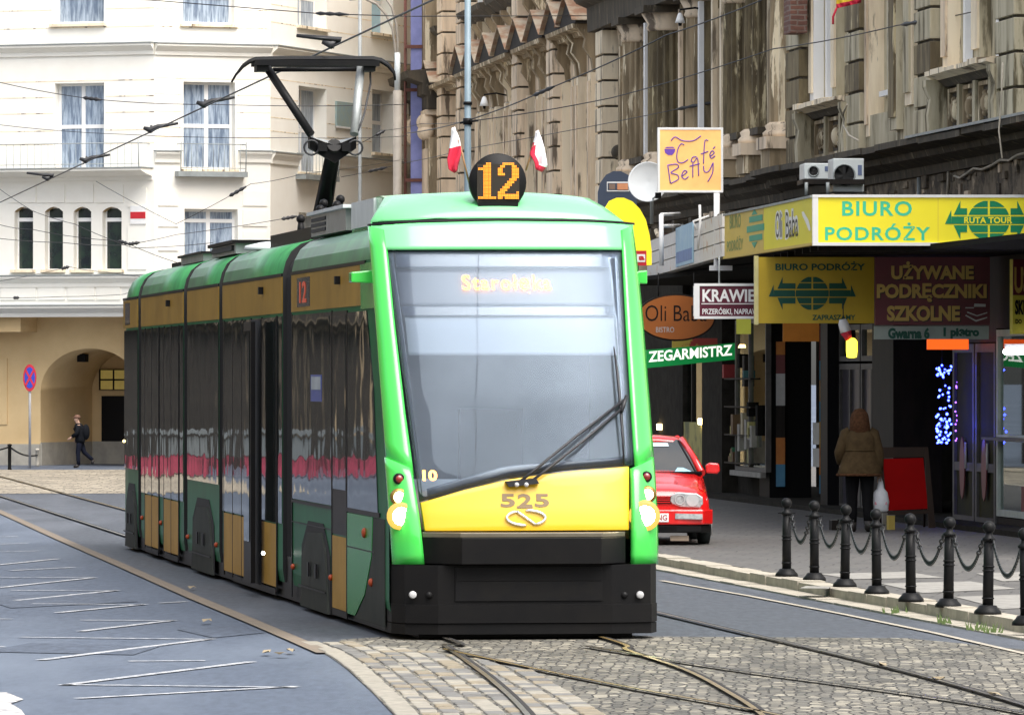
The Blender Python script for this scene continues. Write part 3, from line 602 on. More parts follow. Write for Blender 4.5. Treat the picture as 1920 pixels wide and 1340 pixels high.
for i, (sx_, sy_) in enumerate(((-31, 143), (-28.6, 144.5), (-25.6, 145.5), (-23.2, 147), (-20.9, 148), (-18.6, 149), (-16.4, 150))):
    FT = Frame((sx_, sy_), (1, .4)); mb = MB()
    mb.box(FT, 0, 1.5 + (i % 3) * .4, 0, 1.6, .05, .5, M_pink); mb.box(FT, .1, 1.3 + (i % 2) * .4, -.02, 0, .52, .95, M_wcl)
    mb.prism(FT, [(.0, 1.02), (1.7, 1.02), (1.4, 1.12), (.2, 1.12)], -.1, 1.6, M_wcl)
    for u in (0, 1.45): mb.box(FT, u, u + .05, 0, .05, .5, 1.02, M_iron)
    o = mb.obj('market_stall', off=FT.w(1, .8, 0)); tag(o, 'low white and red market stall seen only as a reflection in the tram', 'stall', 'stalls mirrored in the tram side')

# unseen sooty rows behind the camera and along its left, added to close off the low sky
def sky_block_row(name, F, L, H, label, n):
    t = thing(name, F.w(L / 2, 3, 0), label, 'building'); mb = MB(); hs = [(u + .9, u + 2.2, z, z + 2.2) for u in range(0, int(L) - 3, 3) for z in (1.2, 5, 8.8, 12.4) if z + 2.6 < H]
    wall_holes(mb, F, 0, L, 0, H, hs, 0, .3, M_stone); mb.box(F, 0, L, .31, 8, 0, H - .2, M_dkgl); mb.obj('wall', t)
    mb = MB(); cornice(mb, F, 0, L, H, M_stoned, None, .7); cornice(mb, F, 0, L, 4.2, M_stone, None, .3); mb.obj('cornice', t); return t
sky_block_row('sky_block_row', Frame((50, -32), (-1, 0)), 100, 17, 'long unseen sooty row across the street behind the camera, added to block the low sky', 0)
sky_block_row('sky_block_row', Frame((-20, -30), (-.02, 1)), 140, 11, 'long unseen sooty row left of the street outside the picture, added to block the low sky', 0)

M_patch = mat('asphalt_patch', (0.066, 0.084, 0.118), .6, scale=13, stretch=(1, .2, 1), col2=(0.038, 0.049, 0.071), bump=.4, bscale=90)
M_tar = mat('tar_seam', (.018, .02, .025), .5)
for pl in ([(-50, 1118), (190, 1112), (260, 1128), (20, 1140)], [(330, 1180), (440, 1172), (500, 1186), (400, 1196)], [(60, 1205), (300, 1212), (250, 1228), (-30, 1222)]):
    sheet('road_patch', [gp(*p) for p in pl], .006, M_patch)
# ------------------------------------------------------------------ right street front: three sooty tenements in one line
FF = Frame((7.4, 95), (-.12, 1), (1, .12))
def ft(px, q=0.0): return FF.hit(px, 500, q)[0]
def fz(px, py, q=0.0): return FF.hit(px, py, q)[1]
def pier(parent, t0, t1, z0, z1, p, m, step=.52, gap=.045, name='pier'):
    mb = MB(); mb.box(FF, t0 + .03, t1 - .03, -p + .05, .02, z0, z1, M_stoned); z = z0
    while z < z1 - .1:
        e = min(z + step - gap, z1); mb.box(FF, t0 + random.uniform(-.008, .008), t1, -p - random.uniform(0, .015), .0, z, e, m if random.random() < .6 else (M_stoneb if m is M_stoneg else m)); z += step
    return mb.obj(name, parent, bevel=.012)
def swindow(parent, t0, t1, z0, z1, dep=.34, fr=.1, cols=2, m=M_dkgl):
    mb = MB(); q = dep
    for a, b, c, d in ((t0, t0 + fr, z0, z1), (t1 - fr, t1, z0, z1), (t0 + fr, t1 - fr, z0, z0 + fr), (t0 + fr, t1 - fr, z1 - fr, z1), (t0 + fr, t1 - fr, lerp(z0, z1, .64) - .05, lerp(z0, z1, .64) + .05)):
        mb.box(FF, a, b, q - .07, q, c, d, M_white)
    for k in range(1, cols): u = lerp(t0, t1, k / cols); mb.box(FF, u - .05, u + .05, q - .075, q - .002, z0 + fr, z1 - fr, M_white)
    mb.box(FF, t0, t0 + .05, .02, q - .071, z0, z1, M_white); mb.box(FF, t1 - .05, t1, .02, q - .071, z0, z1, M_white)
    o = mb.obj('window', parent); BASE[o.name] = BASE[parent.name]
    g = MB(); g.box(FF, t0 + .04, t1 - .04, q - .03, q - .02, z0 + .04, z1 - .04, m); g.obj('pane', o); return o
def ledge(parent, t0, t1, z, p, m, name='ledge', lead=None, seg=1.7):
    mb = MB(); t = t0
    while t < t1:                                   # slightly broken line of separate stones
        e = min(t + seg * random.uniform(.7, 1.3), t1); j = random.uniform(-.02, .02); k = random.uniform(-.015, .02)
        mb.prof(FF, [(.02, z - .52), (-.12, z - .5), (-.14, z - .36), (-p * .55 + j, z - .26), (-p * .6, z - .16), (-p + j, z - .1 + k), (-p + j, z + k), (.02, z + .02)], t, e, m); t = e
    o = mb.obj(name, parent)
    if lead:
        mb = MB(); mb.prof(FF, [(.02, z + .10), (-p - .05, z + .03), (-p - .05, z + .055), (.02, z + .13)], t0, t1, lead); mb.obj('flashing', parent)
    return o
# --- near house
NA, NB_ = -16.0, 19.6
HN = thing('tenement_building', (7.6, 94, 0), 'near grey tenement with banded piers, sill boxes and carved aprons above the yellow shop canopy', 'building')
wins = [(12.15, 13.4, 7.2, 10.3), (14.55, 15.85, 7.2, 10.3), (8.75, 9.7, 7.15, 9.6), (-.7, .5, 7.2, 10.3), (1.9, 3.1, 7.2, 10.3), (-8.5, -7.3, 7.2, 10.3), (-6, -4.8, 7.2, 10.3)]
mb = MB(); wall_holes(mb, FF, NA, NB_, 4.6, 13.5, wins, 0, .36, M_stoneg, M_white); mb.add([FF.w(NA, 0, 0), FF.w(NA, 10, 0), FF.w(NA, 10, 13.5), FF.w(NA, 0, 13.5)], [(0, 1, 2, 3)], M_stoneg)
mb.box(FF, NA, NB_, .012, .3, 4.6, 5.6, M_rub)
mb.obj('wall', HN)
mb = MB(); mb.box(FF, NA, NB_, -.06, 0.0, 4.3, 5.62, M_rub)
for k in range(60):
    t = random.uniform(-3, 19); z = random.uniform(4.7, 5.5); w = random.uniform(.1, .5); mb.box(FF, t, t + w, -.06 - random.uniform(.01, .06), -.05, z, z + random.uniform(.05, .3), M_rub if k % 3 else M_stonep)
mb.obj('stained_band', HN)
for w in wins: swindow(HN, *w)
for t0, t1 in ((10.35, 11.75), (3.95, 5.35), (16.5, 17.9), (-2.7, -1.25), (-11, -9.6)): pier(HN, t0, t1, 6.15, 13.4, .36, M_stoneg)
for t0, t1, p, z0, m1, m2 in ((13.75, 14.2, .16, 7.2, M_stoneg, M_stonew), (.9, 1.5, .16, 7.2, M_stoneg, M_stonew), (18.4, 18.9, .16, 6.2, M_stoneb, M_stonew), (5.9, 6.5, .30, 6.76, M_stonew, M_stoneg), (6.9, 7.5, .36, 6.4, M_stoneg, M_stoneb), (7.6, 8.2, .24, 6.4, M_stonew, M_stoneg), (10.0, 10.3, .26, 6.4, M_stonew, M_stonep), (11.85, 12.05, .2, 7.2, M_white, M_stonew), (3.3, 3.8, .2, 7.2, M_stonew, M_stonep), (16.0, 16.4, .18, 7.2, M_white, M_stonew)):
    mb = MB(); mb.box(FF, t0, t1, -p, 0, z0, 13.2, m1); mb.box(FF, t0 + .06, t1 - .06, -p - .04, -p + .005, z0 + .2, 13, m2); mb.obj('pilaster', HN)
ledge(HN, NA, NB_, 6.12, .75, M_stoned, 'ledge', None)
mb = MB(); mb.prof(FF, [(.02, 6.16), (-.78, 6.13), (-.78, 6.17), (.02, 6.34)], NA, 3.9, M_lead); mb.obj('flashing', HN)
mb = MB(); mb.box(FF, 4, 10.3, -.24, 0, 6.16, 6.75, M_stoneg); mb.obj('parapet', HN)
for t0, t1 in ((11.85, 16.4), (-1.15, 3.85), (-9, -4)):        # sill slab over a carved apron, soot and overhang shade in its colour
    mb = MB(); t = t0
    while t < t1:
        e = min(t + random.uniform(.5, 1.1), t1); j = random.uniform(-.03, .03); mb.prof(FF, [(0, 6.98), (-.2, 7.0), (-.3, 7.06), (-.5 + j, 7.1), (-.5 + j, 7.17 + random.uniform(-.02, .03)), (0, 7.22)], t, e, M_stonew); t = e
    mb.prof(FF, [(0, 6.93), (-.16, 6.94), (-.22, 7.0), (-.28, 7.04), (0, 7.05)], t0 + .05, t1 - .05, M_stoned); o = mb.obj('sill', HN)
    mb = MB(); mb.box(FF, t0, t1, -.06, .0, 6.17, 6.97, M_stoned); n = int((t1 - t0) / 1.15)
    for k in range(n):
        a = lerp(t0, t1, k / n) + .12; b = lerp(t0, t1, (k + 1) / n) - .12
        for x0, x1, z0, z1 in ((a, b, 6.84, 6.9), (a, b, 6.24, 6.3), (a, a + .07, 6.3, 6.84), (b - .07, b, 6.3, 6.84)): mb.box(FF, x0, x1, -.13, -.05, z0, z1, M_stone)
        c = (a + b) / 2                                    # carved mask with leaves
        mb.ball(FF.w(c, -.09, 6.56), .13, M_stone, 8, (.8, 1, 1.25))
        for s in (-1, 1):
            for h in (.03, .16, -.14): mb.ball(FF.w(c + s * .2, -.07, 6.56 + h), .07, M_stone, 6, (.8, 1.4, .8))
        mb.box(FF, b + .02, b + .22, -.18, -.05, 6.2, 6.93, M_stoneg)
    mb.obj('carved_apron', HN)
                                                     # curved console closing the apron towards the street
    for s in (t1 - .05, t0 - .25):
        mb = MB(); mb.prof(FF, [(0, 6.17), (-.40, 6.17), (-.42, 6.5), (-.38, 6.75), (-.46, 6.95), (-.46, 7.05), (0, 7.05)], s, s + .3, M_stoneg, False); mb.obj('console', HN)
mb = MB(); mb.box(FF, 8.6, 9.85, -.12, .3, 7.05, 7.14, M_white); mb.obj('sill', HN)
mb = MB(); mb.tube([FF.w(6.2, -.12, 5.6), FF.w(6.2, -.12, 4.4)], .035, M_lead, 8); mb.obj('downpipe', HN)
mb = MB(); pts = [(1790, 330), (1800, 334), (1812, 326), (1826, 316), (1842, 318), (1860, 310), (1876, 300), (1892, 301), (1908, 291), (1930, 285)]
M_cable = mat('pale_cable', (.52, .47, .38), .6)
mb.tube([FF.w(*(lambda h: (h[0], -.12, h[1]))(FF.hit(x, y, -.12))) for x, y in pts], .022, M_cable, 6)
mb.obj('cable', HN); mb = MB(); mb.tube([FF.w(*(lambda h: (h[0], -.80, h[1]))(FF.hit(x, y, -.80))) for x, y in ((1880, 118), (1878, 180), (1873, 245), (1879, 297))], .014, M_cable, 6)
mb.obj('cable', HN); mb = MB(); mb.tube([FF.w(*(lambda h: (h[0], -.12, h[1]))(FF.hit(x, y, -.12))) for x, y in ((1778, 322), (1777, 365))], .02, M_cable, 6)
mb.obj('cable', HN); mb = MB(); mb.tube([FF.w(*(lambda h: (h[0], -.55, h[1]))(FF.hit(x, y, -.55))) for x, y in ((1588, 196), (1581, 214), (1582, 236), (1592, 254), (1610, 264))], .016, M_cable, 6)
mb.obj('cable', HN)
# --- middle house with giant fluted half columns
MA, MB2 = 19.6, 44.0
HM = thing('tenement_building', (4.4, 124, 0), 'middle soot stained tenement with tall fluted columns and a bare brick patch', 'building')
wm = [(21.2, 22.2, 7.0, 9.5), (23.9, 25.0, 7.0, 9.5), (27.5, 29.2, 7.0, 9.5), (31.8, 33.6, 7.0, 9.5), (36.4, 38.3, 7.0, 9.5)]
mb = MB(); wall_holes(mb, FF, MA, MB2, 4.4, 14, wm + [(41.6, 42.9, 7.3, 9.05)], 0, .34, M_stone, M_stonew)
mb.box(FF, 41.5, 43.0, .34, .42, 7.2, 10, M_stone)
n = 12; a, b = 41.6, 42.9
mb.obj('wall', HM)
mb = MB()
for k in range(16):
    f = lambda t: (42.25 - .78 * math.cos(math.pi * t), 9.05 + .95 * math.sin(math.pi * t)); (u0, y0), (u1, y1) = f(k / 16), f((k + 1) / 16)
    mb.tube([FF.w(u0, -.03, y0), FF.w(u1, -.03, y1)], .1, M_stonep, 6)
for u in (41.46, 43.04): mb.box(FF, u - .1, u + .1, -.1, .02, 7.3, 9.1, M_stonep); mb.ball(FF.w(u, -.15, 7.25), .17, M_stoned, 8)
mb.prism(FF, [(42.25 - .66 * math.cos(math.pi * k / 12), 9.05 + .84 * math.sin(math.pi * k / 12)) for k in range(13)], -.012, -.004, M_soot)
mb.obj('niche', HM)
for w in wm: swindow(HM, *w, cols=2)
ledge(HM, MA, MB2, 6.1, .55, M_stoned, 'ledge')
cols = [(1197, .40), (1252, .46), (1318, .40), (1388, .38), (1426, .36), (1479, .40)]
for px, r in cols:
    t = ft(px, -.15); c = FF.w(t, -.10, 0)
    mb = MB(); top = 9.72
    mb.lathe(c, [(r, 6.98), (r, 7.6), (r * .99, 8.6), (r * .94, top - .25)], M_stone if px not in (1252, 1388, 1426) else M_stoneb, 72, None, .12, 18)
    o = mb.obj('column', HM); BASE[o.name] = BASE[HM.name]
    mb = MB(); mb.lathe(c, [(r * 1.3, 6.72), (r * 1.32, 6.8), (r * 1.15, 6.86), (r * 1.22, 6.93), (r, 6.99)], M_stonep, 20); mb.box(FF, t - r * 1.4, t + r * 1.4, -.10 - r * 1.4, .0, 6.5, 6.72, M_stonep)
    mb.box(FF, t - r * 1.25, t + r * 1.25, -.10 - r * 1.2, .0, 6.16, 6.5, M_stone); mb.obj('column_base', o)
    mb = MB(); mb.lathe(c, [(r * .94, top - .26), (r * 1.08, top - .2), (r * 1.0, top - .12), (r * 1.3, top + .1)], M_stonep, 20); mb.box(FF, t - r * 1.4, t + r * 1.4, -.10 - r * 1.4, 0, top + .1, top + .24, M_stoned); mb.obj('capital', o)
for t0, t1 in ((20.3, 20.9), (22.5, 22.8), (26.2, 26.8), (29.6, 30.1), (33.9, 34.3), (35.7, 36.1), (38.6, 39.1), (40.5, 41.0), (43.3, 43.9)):
    mb = MB(); mb.box(FF, t0, t1, -.2, 0, 6.2, 9.75, M_stonew if random.random() < .45 else M_stone); mb.box(FF, t0 + .08, t1 - .08, -.24, -.19, 6.5, 9.5, M_stone); mb.obj('pilaster', HM)
mb = MB(); tb = ft(1480, -.56)
for xa, xb, m in ((1209, 1214.5, M_white), (1311, 1320, M_white), (1336, 1346, M_stonew), (1352, 1360, M_stonew), (1409, 1416.5, M_white), (1450, 1455.5, M_white), (1274, 1281, M_stonep)):
    t_ = FF.hit(xa, 500, -.34)[0]; d_ = 95 + t_ * .9929; qf = lambda px: ((px - 960) * d_ / FPX - 7.4 + .1191 * t_) / .9929
    mb = MB(); mb.box(FF, t_, t_ + .2, qf(xa), qf(xb), 6.9 if xa > 1300 else 6.3, 9.75, m); mb.box(FF, t_ + .001, t_ + .2, qf(xb), 0, 6.2, 9.75, M_stoneb); mb.obj('pilaster', HM)
mb = MB()
mb.box(FF, tb - .36, tb + .36, -.60, -.30, 8.45, 9.96, M_brick); mb.obj('brick_patch', HM)
mb = MB(); mb.prof(FF, [(0, 9.97), (-.5, 9.97), (-.52, 10.5), (-.75, 10.6), (-.9, 10.8), (-.9, 10.95), (0, 11.1)], MA, MB2, M_stoned); mb.obj('entablature', HM)
mb = MB(); t = MA                                    # window aprons between the pedestals
for t0, t1 in ((20.9, 22.5), (23.4, 25.3), (26.9, 29.5), (31.2, 33.8), (36.2, 38.5)):
    mb.box(FF, t0, t1, -.08, 0, 6.2, 6.85, M_stoned); mb.box(FF, t0, t1, -.4, 0, 6.86, 6.99, M_stoned)
mb.obj('carved_apron', HM)
mb = MB()                                            # row of brackets, pipes and broken plaster under the ledge
mb.box(FF, MA, MB2 + 6, -.03, 0.0, 4.4, 5.6, M_rub)
t = MA
while t < 40:
    h = random.uniform(.35, .85); z1 = random.uniform(5.25, 5.58); w = random.uniform(.12, .5); p = random.uniform(.15, .55)
    mb.box(FF, t, t + w, -p, 0, z1 - h, z1, random.choice((M_rub, M_stoned, M_soot, M_stonep, M_brick, M_rub))); t += w + random.uniform(.1, .5)
mb.obj('bracket_row', HM)
mb = MB()
for k in range(5):
    t = 22 + k * 3.3 + random.uniform(-.5, .5); mb.tube([FF.w(t, -.6, 4.3), FF.w(t, -.6, 5.2), FF.w(t + .4, -.6, 5.35)], .05, M_stonew if k % 2 else M_lead, 8)
mb.obj('pipe', HM)
# --- far house: pink banded piers and a row of gabled window hoods
FA, FB = 44.0, 90.0
HF = thing('tenement_building', (1.0, 152, 0), 'far pinkish tenement with a row of small gabled window hoods', 'building')
hoods = [ft(x, -.3) for x in (1085, 1055, 1022, 989, 959, 930, 902, 878)] + [ft(818, -.3)]
wf = [(h - .65, h + .65, 6.9, 9.3) for h in hoods] + [(h - .65, h + .65, 11.9, 14.2) for h in hoods]
mb = MB(); wall_holes(mb, FF, FA, FB, 0, 17, wf, 0, .34, M_stonep, M_stonew)
mb.add([FF.w(FB, 0, 0), FF.w(FB, 8, 0), FF.w(FB, 8, 17), FF.w(FB, 0, 17)], [(0, 1, 2, 3)], M_stonep); mb.obj('wall', HF)
for w in wf: swindow(HF, *w, m=M_dkgl)
for px in (1133, 1040, 974, 868, 832): t = ft(px, -.3); pier(HF, t - .55, t + .55, 5.5, 16.9, .42, M_stonep if px != 1133 else M_stonew, .56, .05)
for h in hoods:
    mb = MB(); hw = 1.45; p = .62
    prof = [(h - hw, 10.28), (h + hw, 10.28), (h + hw, 10.34), (h, 10.92), (h - hw, 10.34)]
    mb.prism(FF, prof, -p + .06, .02, M_soot)
    o = mb.obj('window_hood', HF); BASE[o.name] = BASE[HF.name]
    mb = MB(); m = M_tile
    for s in (-1, 1):
        mb.add([FF.w(h + s * (hw + .1), -p - .04, 10.33), FF.w(h, -p - .04, 10.97), FF.w(h, .02, 10.97), FF.w(h + s * (hw + .1), .02, 10.33),
                FF.w(h + s * (hw + .1), -p - .04, 10.36), FF.w(h, -p - .04, 11.0), FF.w(h, .02, 11.0), FF.w(h + s * (hw + .1), .02, 10.36)],
               [(0, 1, 2, 3), (4, 5, 6, 7), (0, 1, 5, 4), (0, 3, 7, 4), (1, 2, 6, 5), (2, 3, 7, 6)], m)
    mb.obj('hood_roof', o)
    mb = MB()
    for s in (-1, 1):
        mb = MB(); u = h + s * 1.05; mb.prof(FF, [(0, 9.2), (-.12, 9.22), (-.16, 9.5), (-.34, 9.75), (-.30, 9.95), (-.5, 10.2), (-.5, 10.27), (0, 10.27)], u - .16, u + .16, M_stone); mb.obj('console', o)
    for s in (-1, 1):
        u = h + s * 1.05; mb = MB(); mb.box(FF, u - .2, u + .2, -.2, 0, 5.6, 9.19, M_stonew); mb.box(FF, u - .12, u + .12, -.24, -.19, 5.9, 9, M_stonep); mb.obj('pilaster', HF)
    mb = MB(); mb.prof(FF, [(0, 11.5), (-.2, 11.55), (-.45, 11.75), (-.5, 11.88), (0, 11.92)], h - 1.15, h + 1.15, M_stoned)
    for s in (-.9, .9): mb.prof(FF, [(0, 11.05), (-.1, 11.1), (-.3, 11.4), (-.3, 11.5), (0, 11.5)], h + s - .14, h + s + .14, M_stone)
    mb.obj('sill', HF)
mb = MB(); segs = [FA + 1.9]
for px in (1040, 974, 868): t = ft(px, -.3); segs += [t - .56, t + .56]
segs.append(ft(838))
for a, b in zip(segs[::2], segs[1::2]): mb.prof(FF, [(0, 10.06), (-.3, 10.06), (-.34, 10.14), (-.58, 10.18), (-.6, 10.275), (0, 10.275)], a, b, M_stone)
mb.obj('ledge', HF)
# corner pavilion with a leafy capital and deep entablature
t = ft(803, -.4)
mb = MB(); mb.box(FF, t - 1.6, t + 2.2, -.55, 0, 0, 8.9, M_stone); mb.box(FF, t - 1.3, t + 1.9, -.62, -.54, 1, 8.6, M_stonep); mb.obj('pilaster', HF)
mb = MB(); mb.prof(FF, [(0, 9.65), (-.6, 9.65), (-.62, 10.0), (-.75, 10.05), (-.75, 10.35), (-1.15, 10.5), (-1.2, 10.68), (0, 10.8)], t - 1.9, t + 3.2, M_stoned); mb.box(FF, t - 1.2, t + 1.8, -.6, 0, 10.8, 16, M_stone); mb.obj('entablature', HF)
mb = MB(); mb.box(FF, t - 1.7, t + 2.3, -.66, 0, 9.5, 9.64, M_stonep)
for k in range(7):
    for z, r in ((9.05, .2), (9.32, .22)): mb.ball(FF.w(t - 1.5 + k * .62, -.6, z), r, M_stonep, 8, (1, .8, 1.1))
mb.obj('capital', HF)
# --- ground floor: shop fronts one by one along the pavement
GQ2 = -.25
def gt(px): return FF.hit(px, 800, GQ2)[0]
def gzz(px, py, q=GQ2): return FF.hit(px, py, q)[1]
def gbox(mb, p0, p1, z0, z1, m, q0=GQ2, q1=None):
    a, b = sorted((gt(p0), gt(p1))); mb.box(FF, a, b, q0, q1 if q1 is not None else q0 + .12, z0, z1, m)
M_dbrown = mat('dark_brown_cladding', (.020, .015, .012), .6, scale=5, stretch=(1, 1, .3), col2=(.009, .007, .006), spec=.2)
M_alu = mat('grey_aluminium', (.12, .115, .11), .5, scale=5, col2=(.085, .08, .078), spec=.2)
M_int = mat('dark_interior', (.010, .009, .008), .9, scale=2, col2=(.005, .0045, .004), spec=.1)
M_pillar = mat('dark_pillar', (.030, .027, .022), .9, scale=4, col2=(.016, .014, .011), bump=.3, spec=.1)
G_shop = glassmat('shop_glass', .02, (.8, .86, .84), (.9, .95, .95), .01)
mb = MB()
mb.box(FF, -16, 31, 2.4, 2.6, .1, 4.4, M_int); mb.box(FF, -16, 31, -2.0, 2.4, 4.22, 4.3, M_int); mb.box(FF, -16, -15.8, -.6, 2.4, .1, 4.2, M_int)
mb.box(FF, -16, 40, -.9, 2.4, .1, .2, M_pillar)
mb.box(FF, 31, FB - 46, -.3, .0, 0, 4.4, M_pillar)
o = mb.obj('shop_interior', HN)
def shopglass(parent, p0, p1, z0, z1, frame=M_alu, fr=.08, mull=(), q=GQ2, name='shop_window', glass=None, rail=()):
    a, b = sorted((FF.hit(p0, 800, q)[0], FF.hit(p1, 800, q)[0])); mb = MB()
    mb.box(FF, a, a + fr, q, q + .1, z0, z1, frame); mb.box(FF, b - fr, b, q, q + .1, z0, z1, frame); mb.box(FF, a + fr, b - fr, q, q + .1, z0, z0 + fr, frame); mb.box(FF, a + fr, b - fr, q, q + .1, z1 - fr, z1, frame)
    for k in mull: u = lerp(a, b, k); mb.box(FF, u - fr * .5, u + fr * .5, q + .002, q + .09, z0 + fr, z1 - fr, frame)
    for k in rail: z = lerp(z0, z1, k); mb.box(FF, a + fr, b - fr, q + .004, q + .085, z - fr * .5, z + fr * .5, frame)
    o = mb.obj(name, parent); BASE[o.name] = BASE[parent.name]
    g = MB(); g.box(FF, a + .03, b - .03, q + .045, q + .055, z0 + .03, z1 - .03, glass or G_shop); g.obj('pane', o); return o, a, b
# right-hand display window, lit
o, a, b = shopglass(HN, 1868, 2000, .32, 3.1, mat('pale_frame', (.50, .55, .50), .5), .1, (.55,), rail=(.42,))
M_teal = mat('teal_display', (.16, .34, .32), .7, scale=1.3, col2=(.30, .36, .14), lo=.5, hi=.6, col3=(.5, .24, .27), scale3=1.6, lo3=.62, hi3=.66)
mb = MB(); mb.box(FF, a + .1, b - .1, .5, .55, .4, 3, M_teal)
for k in range(14):
    u = lerp(a, b, random.uniform(.05, .95)); z = random.choice((.42, .42, 1.52)); h = random.uniform(.2, .7); mb.box(FF, u, u + random.uniform(.1, .35), -.3 + random.uniform(0, .5), .3, z, z + h, random.choice((M_teal, M_pale, M_white, M_maroon, mat('goods_blue', (.1, .2, .4), .6), mat('goods_yellow', (.6, .5, .08), .6))))
mb.box(FF, a + .1, b - .1, -.5, .4, 1.46, 1.5, M_alu); mb.obj('display_goods', o)
mb = MB(); u0 = FF.hit(1886, 660, -.75)[0]; mb.tube([FF.w(u0, -.75, 2.76), FF.w(u0 - 1.9, -.75, 2.76)], .045, emis('tube_lamp', (.95, .9, 1.0), 9), 8); mb.box(FF, u0 - 1.95, u0 + .05, -.76, -.7, 2.81, 2.87, M_white); mb.obj('tube_lamp', o)
# doors to its left
M_ddoor = mat('dark_door_glass', (.03, .03, .025), .75, scale=1.5, col2=(.05, .045, .015), spec=.1)
for p0, p1 in ((1786, 1826), (1828, 1866)):
    o, a, b = shopglass(HN, p0, p1, .14, 2.9, M_alu, .13, (), name='door', rail=(.32,), glass=M_ddoor)
    mb = MB(); mb.tube([FF.w(lerp(a, b, .2), GQ2 - .06, 1.0), FF.w(lerp(a, b, .2), GQ2 - .06, 1.4)], .02, M_silver, 6); mb.obj('handle', o)
    mb = MB(); c = (a + b) / 2; mb.prism(FF, [(c + .2 * math.cos(k * .524), 1.0 + .48 * math.sin(k * .524)) for k in range(12)], GQ2 - .02, GQ2 - .005, M_maroon); mb.obj('door_sticker', o)
mb = MB(); gbox(mb, 1786, 1868, 2.92, 4.2, M_dbrown); gbox(mb, 1690, 1786, 3.0, 4.2, M_dbrown, GQ2 + .1); gbox(mb, 1652, 1692, .12, 4.2, M_dbrown, GQ2 - .15, .4); gbox(mb, 1572, 1652, 3.3, 4.2, M_dbrown, GQ2); gbox(mb, 1560, 1573, .12, 4.2, M_blk, GQ2 - .2, .4)
gbox(mb, 1436, 1455, .12, 4.2, M_blk, GQ2 - .12, .4); gbox(mb, 1340, 1378, .12, 4.2, M_pillar, GQ2 - .25, .5); gbox(mb, 1868, 2020, 3.12, 4.2, M_dbrown); gbox(mb, 1868, 2020, .12, .3, M_dbrown, GQ2 + .02)
gbox(mb, 1378, 1436, .12, .62, M_pillar, GQ2 + .05); gbox(mb, 1455, 1560, 3.1, 4.2, M_int, GQ2 + .2); gbox(mb, 1215, 1340, 3.0, 4.3, M_int, GQ2 + .1)
mb.obj('shop_front', HN)
# grey glass doors behind the woman
M_purp = mat('mauve_glass', (.06, .055, .07), .3, scale=.8, col2=(.035, .033, .045), spec=.3)
for p0, p1 in ((1573, 1612), (1614, 1652)):
    shopglass(HN, p0, p1, .14, 2.62, M_alu, .1, (.5,), name='door', glass=M_purp)
    shopglass(HN, p0, p1, 2.66, 3.28, M_alu, .09, (), name='shop_window')
# glass display case
o, a, b = shopglass(HN, 1378, 1436, .66, 3.45, M_alu, .07, (.55,), q=GQ2 - .2, glass=glassmat('case_glass', .05, (.9, .92, .7), (.9, .95, .9), .01))
M_yel = mat('yellow_backing', (.38, .34, .12), .7, scale=1.6, col2=(.12, .13, .06), lo=.45, hi=.6)
mb = MB(); mb.box(FF, a + .1, b - .1, -.35, -.3, .7, 3.4, M_yel); mb.box(FF, a, b, GQ2 - .3, GQ2 - .2, .56, .655, M_pale)
for k in range(9): u = lerp(a, b, random.uniform(.1, .9)); z = random.uniform(.8, 2.6); mb.box(FF, u, u + .25, -.5, -.4, z, z + random.uniform(.2, .6), random.choice((M_int, M_yel, M_pale, M_dbrown)))
mb.obj('display_goods', o)
# watchmaker's window behind the car
o, a, b = shopglass(HM, 1218, 1338, .5, 3.0, M_dbrown, .12, (.33, .66), glass=G_shop)
mb = MB(); mb.box(FF, a + .1, b - .1, -.28, -.2, .4, 1.5, M_yel); mb.box(FF, a + .1, b - .1, 0, .1, 1.5, 3, M_int)
M_warm = emis('warm_shop_lamp', (1.0, .75, .35), 5)
for px, py in ((1238, 800), (1316, 790)): h = FF.hit(px, py, -.3); mb.box(FF, h[0] - .25, h[0] + .25, -.34, -.3, h[1] - .06, h[1] + .06, M_warm)
mb.obj('display_goods', o)
M_warm2 = emis('added_lamp', (1.0, .62, .25), 3.0)
GOODS = [mat('goods_green', (.03, .16, .07), .6), mat('goods_red', (.30, .03, .03), .6), M_yel, mat('goods_cream', (.35, .30, .2), .6), mat('goods_brown', (.12, .07, .03), .6), mat('goods_teal', (.05, .16, .17), .6), M_gold if 'M_gold' in globals() else M_yel]
rg = random.Random(5)
def shelves(parent, p0, p1, z0, z1, n, q0=.35, lamps=1):
    a, b = sorted((gt(p0), gt(p1))); mb = MB(); zs = [lerp(z0, z1, k / 4) for k in range(4)]
    for z in zs: mb.box(FF, a, b, q0, q0 + .4, z - .03, z, M_dbrown)
    for k in range(n): u = rg.uniform(a, b - .2); z = rg.choice(zs); mb.box(FF, u, u + rg.uniform(.08, .3), q0 + rg.uniform(-.05, .15), q0 + .38, z + .002, z + rg.uniform(.1, .5), rg.choice(GOODS))
    mb.obj('display_goods', parent)
    for k in range(lamps): mb = MB(); u = lerp(a, b, (k + .5) / lamps); mb.lathe(FF.w(u, q0 + .1, z1 + .1), [(.05, 0), (.08, -.06), (.001, -.06)], M_warm2, 10); mb.obj('added_lamp', parent)  # invented warm lamps, added to brighten the goods
shelves(HM, 1222, 1334, .6, 2.6, 46, -.05, 2); shelves(HN, 1477, 1532, .3, 2.6, 30, .5, 1); shelves(HN, 1692, 1784, .3, 2.7, 34, 1.4, 1); shelves(HN, 1382, 1432, .8, 2.9, 20, -.5, 1)
